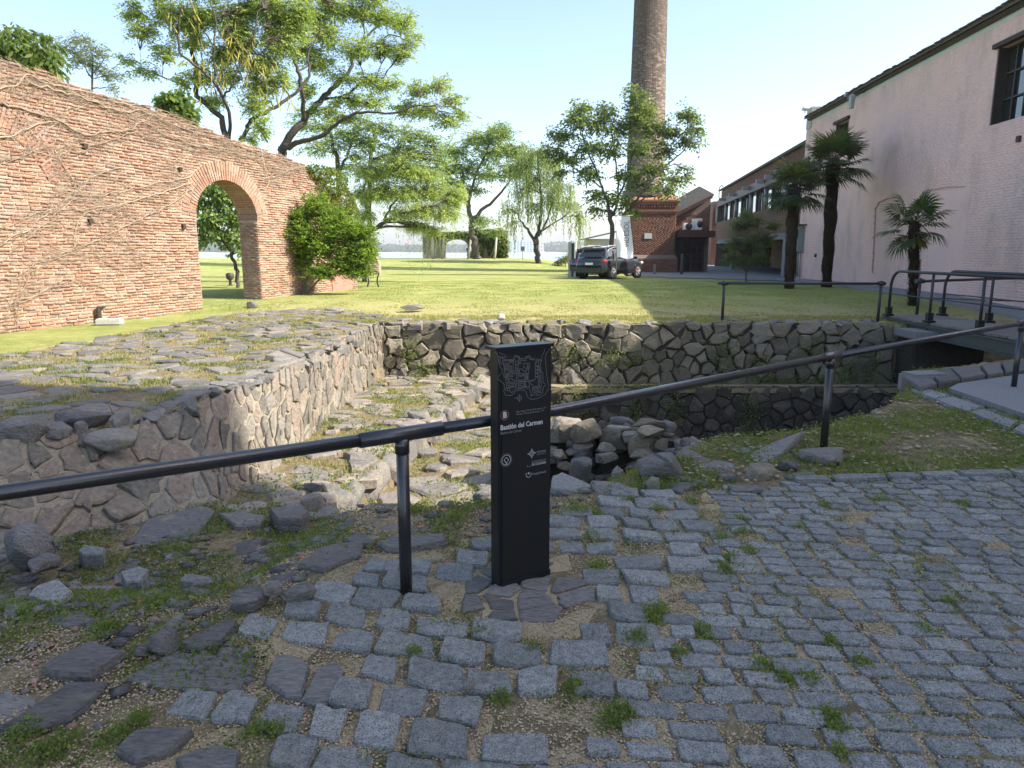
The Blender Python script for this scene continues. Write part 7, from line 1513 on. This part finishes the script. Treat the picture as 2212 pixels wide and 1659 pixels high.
# ivy on the wall end, on the ruin
def ivy(name, label, cat, regions, size, leaf, n, parent=None, kind=None):
    P = []; D = []
    for (x, y, rx, ry, O_, d_, nrm, thick) in regions:
        k = int(n * rx * ry / 900)
        for _ in range(k):
            a = rng.uniform(0, 6.28); q = math.sqrt(rng.random()); px, py = x + rx * q * math.cos(a), y + ry * q * math.sin(a); u, z = hit(px, py, O_, d_); p = np.array(O_) + np.array(d_) * u; p[2] = z
            P.append(p + np.array(nrm) * (thick * (1 - q * q) * rng.random() + .03)); D.append(np.array(nrm) * .6 + np.array((0, 0, -.7)))
    return leaves_obj(name, P, D, size, MT['lf_' + leaf], parent, spread=.5, wide=.85, droop=.2)
o = ivy('wall_ivy', '', '', [(x, y, rx, ry, WO, wd, wn, th_) for x, y, rx, ry, th_ in ((712, 395, 34, 34, .5), (735, 440, 26, 40, .5), (690, 372, 24, 18, .3), (728, 480, 18, 30, .3), (756, 470, 14, 40, .35), (672, 362, 14, 10, .2))], .07, 'ivy', 900)
tag(o, 'shaggy green and brown creeper hanging from the far end of the brick wall', 'creeper')
o = ivy('dry_creeper', '', '', [(x, y, rx, ry, WO, wd, wn, th_) for x, y, rx, ry, th_ in ((700, 378, 36, 16, .25), (750, 455, 16, 40, .3), (728, 430, 26, 40, .3))], .06, 'fan', 420)
tag(o, 'dry brown creeper tangle among the green one on the wall end', 'creeper')
YI = Vector((0, Yr - .02, 0)); XD = Vector((1, 0, 0)); NI = Vector((0, -1, 0))
regs = [(x, y, rx, ry, YI, XD, NI, .5) for x, y, rx, ry in ((1075, 530, 24, 32), (1030, 525, 18, 34), (1050, 508, 44, 14), (990, 505, 30, 7), (1085, 545, 14, 16), (1018, 545, 10, 16), (945, 505, 22, 7))]
iv = ivy('ivy', '', '', regs, .26, 'ivy', 900, ru); iv.location = (0, -Yr, 0)

# ------------------------------------------------------------ palms
def palm(label, base, crown, Y, R_, seed, nf=24, tw=14):
    r = random.Random(seed); p = Yp(base[0], base[1], Y); g = gh(p.x, Y); ctr = Yp(crown[0], crown[1], Y); t = thing('fan_palm', label, 'palm tree', (p.x, Y, g - .05), 0, 'fan palms beside the pink house'); H = ctr.z - g; dx = ctr.x - p.x; s = Y / FOC
    n = 26; P = [(dx * (i / n) ** 1.3 + .02 * math.sin(i), 0, H * i / n) for i in range(n + 1)]; rad = [tw * s * (.72 + .28 * i / n) * r.uniform(.86, 1.1) for i in range(n + 1)]
    MB().tube(P, rad, 12, smooth=False).build('trunk', MT['palmbark'], t)
    V = []; F = []
    for k in range(900):
        f = r.random(); a = r.uniform(0, 6.28); c = Vector((dx * f ** 1.3, 0, H * f)); rr = tw * s * (.72 + .28 * f); d = Vector((math.cos(a), math.sin(a), 0)); q = c + d * rr * .85; l = r.uniform(.06, .17); e = q + d * l * .75 + Vector((0, 0, r.choice((-.6, .7, .8)) * l)); sd = Vector((-d.y, d.x, 0)) * .018
        b_ = len(V); V += [q - sd, q + sd, e]; F.append((b_, b_ + 1, b_ + 2))
    me = bpy.data.meshes.new('fibre'); me.from_pydata([tuple(v) for v in V], [], F); me.materials.append(MT['palmbark']); o = bpy.data.objects.new('trunk_fibre', me); link(o, t); o['kind'] = 'stuff'
    top = Vector((dx, 0, H))
    for k in range(nf):
        az = k * 2.399 + r.uniform(-.2, .2); el = math.radians(75 - 120 * (k + .5) / nf + r.uniform(-8, 8)); d = Vector((math.cos(az) * math.cos(el), math.sin(az) * math.cos(el), math.sin(el))); pl = R_ * r.uniform(.42, .55)
        mid = top + d * pl * .5 + Vector((0, 0, .04)); hub = top + d * pl + Vector((0, 0, -.1 * pl)); b = MB(); b.tube([top, mid, hub], [.022, .014, .011], 5, rnd=.6)
        side = d.cross(Vector((0, 0, 1))); side = side.normalized() if side.length > .05 else Vector((1, 0, 0)); up = side.cross(d).normalized(); nb = 30; bl_ = R_ * r.uniform(.5, .62)
        rn = r.random() * .7
        for j in range(nb):
            a = (j / (nb - 1) - .5) * math.radians(250); dd = (d * math.cos(a) + side * math.sin(a)); l = bl_ * (1 - .25 * abs(a) / 2.2) * r.uniform(.92, 1.05); w_ = Vector(dd.cross(up)).normalized() * bl_ * .042
            fold = up * .015 * (1 if j % 2 else -1); q1 = hub + dd * l * .55 + fold + up * .05 * math.cos(a); q2 = hub + dd * l + Vector((0, 0, -.14 * l * r.uniform(.4, 1.6))) - up * .02
            b.add([hub, q1 - w_, q2, q1 + w_], [(0, 1, 2, 3)], rn + r.uniform(0, .2))
        o = b.build('frond', MT['lf_palm'], t)
    for k in range(10):   # dead skirt
        az = r.uniform(0, 6.28); d = Vector((math.cos(az) * .5, math.sin(az) * .5, -.8)); b = MB(); q = top + Vector((0, 0, -.1)); b.tube([q, q + d * .4], .01, 4); b.add([q + d * .3, q + d * .6 + Vector((.05, 0, 0)), q + d * .75, q + d * .6 - Vector((.05, 0, 0))], [(0, 1, 2, 3)]); b.build('dead_frond', MT['lf_fan'], t)
    return t
palm('middle-sized fan palm left of the tallest palm, in front of the brick hall', (1704, 622), (1716, 402), 26.5, 1.38, 1, 26, 13.5)
palm('tallest fan palm standing against the pink wall behind the grey cabinet', (1785, 614), (1800, 352), 27.6, 1.6, 2, 28, 14)
palm('shortest fan palm behind the curved rail of the footbridge', (1972, 648), (1976, 478), 19.6, 1.1, 3, 13, 11.5)

# ------------------------------------------------------------ grass, weeds, pebbles (nobody could count them)
def place(n, xr, yr, test, yb=1.0):
    u = rng.random(n) ** yb; x = rng.uniform(*xr, n); y = yr[0] + (yr[1] - yr[0]) * u; k = test(x, y); return x[k], y[k]
def nz(x, y, f=1.5, o=0.): return np.array([mnoise.noise(Vector((a * f + o, b_ * f, 3.1))) for a, b_ in zip(x, y)])
def blades(name, x, y, n, h, mat, lean=.5, w_=.006, label=None, zoff=0., rad=.03, rnd=None):
    m = len(x); X = np.repeat(x, n) + rng.normal(0, rad, m * n); Y_ = np.repeat(y, n) + rng.normal(0, rad, m * n); Z = ground_h(X, Y_) + zoff; hh = h * rng.uniform(.5, 1.3, m * n); a = rng.uniform(0, 6.28, m * n); dl = lean * rng.random(m * n) * hh
    b0 = np.stack([X, Y_, Z], -1); tip = b0 + np.stack([np.cos(a) * dl, np.sin(a) * dl, hh], -1); sd = np.stack([-np.sin(a), np.cos(a), np.zeros_like(a)], -1) * (w_ * rng.uniform(.6, 1.4, m * n))[:, None]
    V = np.stack([b0 - sd, b0 + sd, tip], 1); F = np.arange(m * n * 3).reshape(-1, 3); o = np_obj(name, V.reshape(-1, 3), F, MT[mat], rnd=np.repeat(rng.random(m * n), 3), kind='stuff')
    if label: o['label'] = label
    return o
def weeds(name, x, y, n, h, rad, size, mat, label=None, zoff=0., wide=.6):
    m = len(x); X = np.repeat(x, n) + rng.normal(0, rad, m * n); Y_ = np.repeat(y, n) + rng.normal(0, rad, m * n); dr = np.hypot(X - np.repeat(x, n), Y_ - np.repeat(y, n)) / rad
    Z = ground_h(X, Y_) + zoff + h * rng.random(m * n) * np.maximum(.15, 1 - dr * .45); D = np.stack([X - np.repeat(x, n), Y_ - np.repeat(y, n), np.full(m * n, rad * .8)], -1); D /= np.linalg.norm(D, axis=1)[:, None]
    o = leaves_obj(name, np.stack([X, Y_, Z], -1), D, size, MT[mat], None, kind='stuff', spread=.5, wide=wide, rndbase=np.repeat(rng.random(m), n), rv=.5)
    if label: o['label'] = label
    return o
pitf = lambda x, y: inpoly(x, y, PIT); strf = lambda x, y: inpoly(x, y, STREET); tf = lambda x, y: inpoly(x, y, TERRP)
sgn = lambda x, y: ~inpoly(x, y, SIGNXY)
# terrace grass
x, y = place(9000, (-9.5, -2.9), (5, 17), lambda x, y: tf(x, y)); k = nz(x, y, 1.6) > .0; blades('terrace_grass', x[k], y[k], 9, .032, 'lf_dry', rad=.07, label='dry yellowing grass between the terrace flagstones', w_=.007)
x, y = place(4200, (-9.5, -2.9), (5, 17), lambda x, y: tf(x, y)); k = nz(x, y, 1.1, 7.) > .12; blades('terrace_tufts', x[k], y[k], 12, .045, 'lf_weed', rad=.07, label='green tufts between the terrace flagstones', w_=.008)
x, y = place(5000, (-6.8, 9), (15.7, 17.4), lambda x, y: ~pitf(x, y) & (y > FARY + .02)); k = nz(x, y, 1.2, 3) > -.2; blades('edge_grass', x[k], y[k], 7, .045, 'lf_dry', rad=.06, label='dry grass along the far edge of the pit', w_=.01)
x, y = place(22000, (-9, 12), (17.5, 34), lambda x, y: (x < 11), 1.2); k = nz(x, y, .9, 6) > -.05; blades('lawn_blades', x[k], y[k], 4, .02, 'lf_lawn', rad=.12, label='short mown grass on the nearer lawn', w_=.012)
# rubble patch and bank
rubf = lambda x, y: ~strf(x, y) & ~pitf(x, y) & ~tf(x, y) & (np.hypot(x, y) > 1.5)
x, y = place(15000, (-4.4, 1.4), (1.7, 5.7), lambda x, y: rubf(x, y) | (pitf(x, y) & (y < 5.6))); k = nz(x, y, 1.9) > .0; weeds('rubble_weeds', x[k], y[k], 12, .05, .05, .017, 'lf_weed', 'low clover-like weeds over the rubble patch')
x, y = place(12000, (.9, 8), (4.7, 9.8), lambda x, y: rubf(x, y)); k = nz(x, y, 1.4, 5) > -.2; weeds('bank_weeds', x[k], y[k], 12, .06, .06, .022, 'lf_weed', 'low green weeds over the bank round the right-hand post')
x, y = place(2600, (-2.7, 1.2), (5, 16), pitf, 1.2); k = nz(x, y, 1.3, 9) > .0; weeds('pit_weeds', x[k], y[k], 16, .12, .07, .03, 'lf_weed', 'weeds growing between the slabs on the pit floor')
x, y = place(5200, (-2.7, 1.2), (5, 16), pitf); k = nz(x, y, 1.6, 2) > -.1; blades('pit_dry_grass', x[k], y[k], 8, .04, 'lf_dry', rad=.06, label='dry litter and grass on the pit floor')
# weeds in the joints of the street
x, y = place(9000, (-2.2, 6.5), (1.7, 5.3), lambda x, y: strf(x, y) & sgn(x, y)); k = nz(x, y, 2.1, 4) > .06; weeds('joint_weeds', x[k], y[k], 16, .035, .028, .012, 'lf_weed', 'small weeds in the joints of the cobbled street')
hand = [(1570, 1240, 14), (1585, 1215, 8), (1420, 1330, 12), (1405, 1350, 12), (1380, 1385, 14), (1040, 1380, 12), (1150, 1410, 8), (1340, 1550, 16), (1320, 1570, 12), (1240, 1500, 10), (1465, 1420, 8), (1800, 1400, 7), (1690, 1480, 10), (1640, 1450, 9), (1860, 1440, 7), (1750, 1480, 8), (1795, 1565, 14), (1810, 1590, 12), (1520, 1370, 8), (1530, 1390, 8), (1075, 1520, 10), (895, 1420, 8), (2000, 1375, 7), (2050, 1310, 6), (1810, 1640, 7), (1290, 1230, 10), (1300, 1125, 14), (1250, 1110, 16), (1350, 1090, 14), (1620, 1200, 8), (1500, 1095, 12), (1420, 1110, 10), (560, 1590, 12), (600, 1590, 10), (300, 1565, 10), (250, 1600, 12), (60, 1590, 24), (120, 1630, 24), (30, 1310, 22), (60, 1330, 20), (230, 1370, 24), (330, 1300, 20), (450, 1180, 16), (1280, 1170, 14), (1600, 1130, 8), (1720, 1150, 8), (2080, 1100, 10), (1900, 1090, 8), (1780, 1100, 8), (1560, 1170, 9), (1600, 1160, 8), (980, 1130, 12), (900, 1110, 10)]
hx = []; hy = []
for px, py, rr in hand:
    p = Zp(px, py, 0)
    for k in range(int(rr * 1.7)): hx.append(p.x + rng.normal(0, rr * p.y / FOC * .9)); hy.append(p.y + rng.normal(0, rr * p.y / FOC * 1.1))
weeds('weed_clumps', np.array(hx), np.array(hy), 14, .05, .018, .014, 'lf_weed', 'denser weed clumps between the cobbles and slabs', zoff=.005)
# ferny weeds hanging on the trench walls
P = []; D = []
for x_, z_, rx, rz_2, n in ((1.2, -.5, .5, .3, 60), (4.6, -.75, .3, .45, 140), (5.4, -.8, .25, .25, 70), (3.0, -1.15, 1.2, .08, 160), (6.4, -1.1, 1.6, .1, 260), (2.6, -1.9, .2, .45, 110), (3.4, -1.6, .2, .3, 60), (7.3, -.9, .3, .3, 80), (-1.9, -.9, .3, .15, 60), (-2.2, -.5, .2, .3, 60), (1.4, -1.5, .25, .4, 90), (5.0, -1.9, .25, .6, 90), (6.6, -.5, .3, .2, 50), (7.9, -.8, .2, .4, 60), (2.4, -.7, .6, .25, 120)):
    k = n * 4; f = FARY - (.1 if z_ > -1.15 else .78); P.append(np.stack([rng.normal(x_, rx * .6, k), f - rng.uniform(.02, .16, k), rng.normal(z_, rz_2 * .6, k)], -1)); D.append(np.tile((0, -.5, -.4), (k, 1)))
o = leaves_obj('wall_weeds', np.concatenate(P), np.concatenate(D), .045, MT['lf_weed'], None, kind='stuff', spread=.6, wide=.7); o['label'] = 'small green plants rooted in the trench walls'
# grit between the near cobbles, chips in the rubble
def grit(name, x, y, s, mat, label, zo=0., flat=.6):
    m = len(x); base = np.array([(1, 0, 0), (-1, 0, 0), (0, 1, 0), (0, -1, 0), (0, 0, flat), (0, 0, -flat)], float); F0 = np.array([(0, 2, 4), (2, 1, 4), (1, 3, 4), (3, 0, 4), (2, 0, 5), (1, 2, 5), (3, 1, 5), (0, 3, 5)])
    a = rng.uniform(0, 6.28, m); ca, sa_ = np.cos(a), np.sin(a); S = (s * rng.uniform(.5, 1.5, m))[:, None]; B = base[None] * S[..., None] * rng.uniform(.6, 1.3, (m, 6, 1)); Vx = B[..., 0] * ca[:, None] - B[..., 1] * sa_[:, None] + x[:, None]; Vy = B[..., 0] * sa_[:, None] + B[..., 1] * ca[:, None] + y[:, None]; Vz = B[..., 2] + (ground_h(x, y) + zo)[:, None]
    o = np_obj(name, np.stack([Vx, Vy, Vz], -1).reshape(-1, 3), (np.arange(m)[:, None, None] * 6 + F0[None]).reshape(-1, 3), MT[mat], rnd=np.repeat(rng.random(m), 6), kind='stuff'); o['label'] = label
MT['grit'] = rocky('tan_grit', [(0, (.24, .17, .09)), (.5, (.42, .33, .2)), (1, (.58, .48, .34))], bscale=200, bump=.1); MT['chips'] = rocky('broken_chips', [(0, (.1, .1, .1)), (.5, (.2, .18, .155)), (.75, (.24, .15, .11)), (1, (.36, .32, .26))], bscale=60, bump=.3)
x, y = place(120000, (-2.4, 3.6), (1.6, 4.6), lambda x, y: (strf(x, y) | rubf(x, y)) & sgn(x, y), 1.35); grit('gravel_grit', x, y, .0048, 'grit', 'tan grit filling the joints between cobbles', .006)
x, y = place(60000, (.6, 7.5), (1.7, 5.6), lambda x, y: strf(x, y), 1.); grit('far_grit', x, y, .0055, 'grit', 'tan grit in the farther joints of the street', .006)
x, y = place(2600, (-4.2, .6), (2.2, 6.2), lambda x, y: rubf(x, y) | (pitf(x, y) & (y < 5.6))); grit('rubble', x, y, .022, 'chips', 'small chips of slate and brick scattered over the rubble patch', .005, .4)
x, y = place(500, (-4.2, .6), (2.4, 5.8), lambda x, y: rubf(x, y) | (pitf(x, y) & (y < 5.6))); grit('slate_chips', x, y, .05, 'slate', 'palm-sized slate chips scattered over the rubble patch', .01, .35)
x, y = place(3000, (1.2, 7), (4.9, 8.6), rubf); grit('dry_leaves', x, y, .018, 'grit', 'dry leaf litter on the grassy bank', .02, .2)
x, y = place(90, (-4.2, .6), (2.2, 6.2), lambda x, y: rubf(x, y)); MT['redchip'] = rocky('brick_chip', [(0, (.3, .12, .08)), (1, (.42, .2, .13))]); grit('brick_chips', x, y, .028, 'redchip', 'red brick fragments among the rubble', .01, .3)

# lettering as plain meshes
dg = bpy.context.evaluated_depsgraph_get()
for o in [o for o in sc.objects if o.type == 'FONT']:
    me = bpy.data.meshes.new_from_object(o.evaluated_get(dg)); q = bpy.data.objects.new('lettering', me); link(q, o.parent); q.matrix_local = o.matrix_local.copy()
    mt_ = o.data.materials[0]; me.materials.clear(); me.materials.append(mt_); bpy.data.objects.remove(o)

# ------------------------------------------------------------ thin sea air
hz = bpy.data.materials.new('river_haze'); hz.use_nodes = True; t = hz.node_tree; t.nodes.clear(); o_ = t.nodes.new('ShaderNodeOutputMaterial'); v = t.nodes.new('ShaderNodeVolumePrincipled'); v.inputs['Color'].default_value = (.86, .92, 1, 1); v.inputs['Density'].default_value = .00022; v.inputs['Anisotropy'].default_value = .2; t.links.new(v.outputs[0], o_.inputs['Volume'])
o = MB().box((0, 1300, 17), (6000, 2900, 58)).build('haze', hz, kind='stuff')
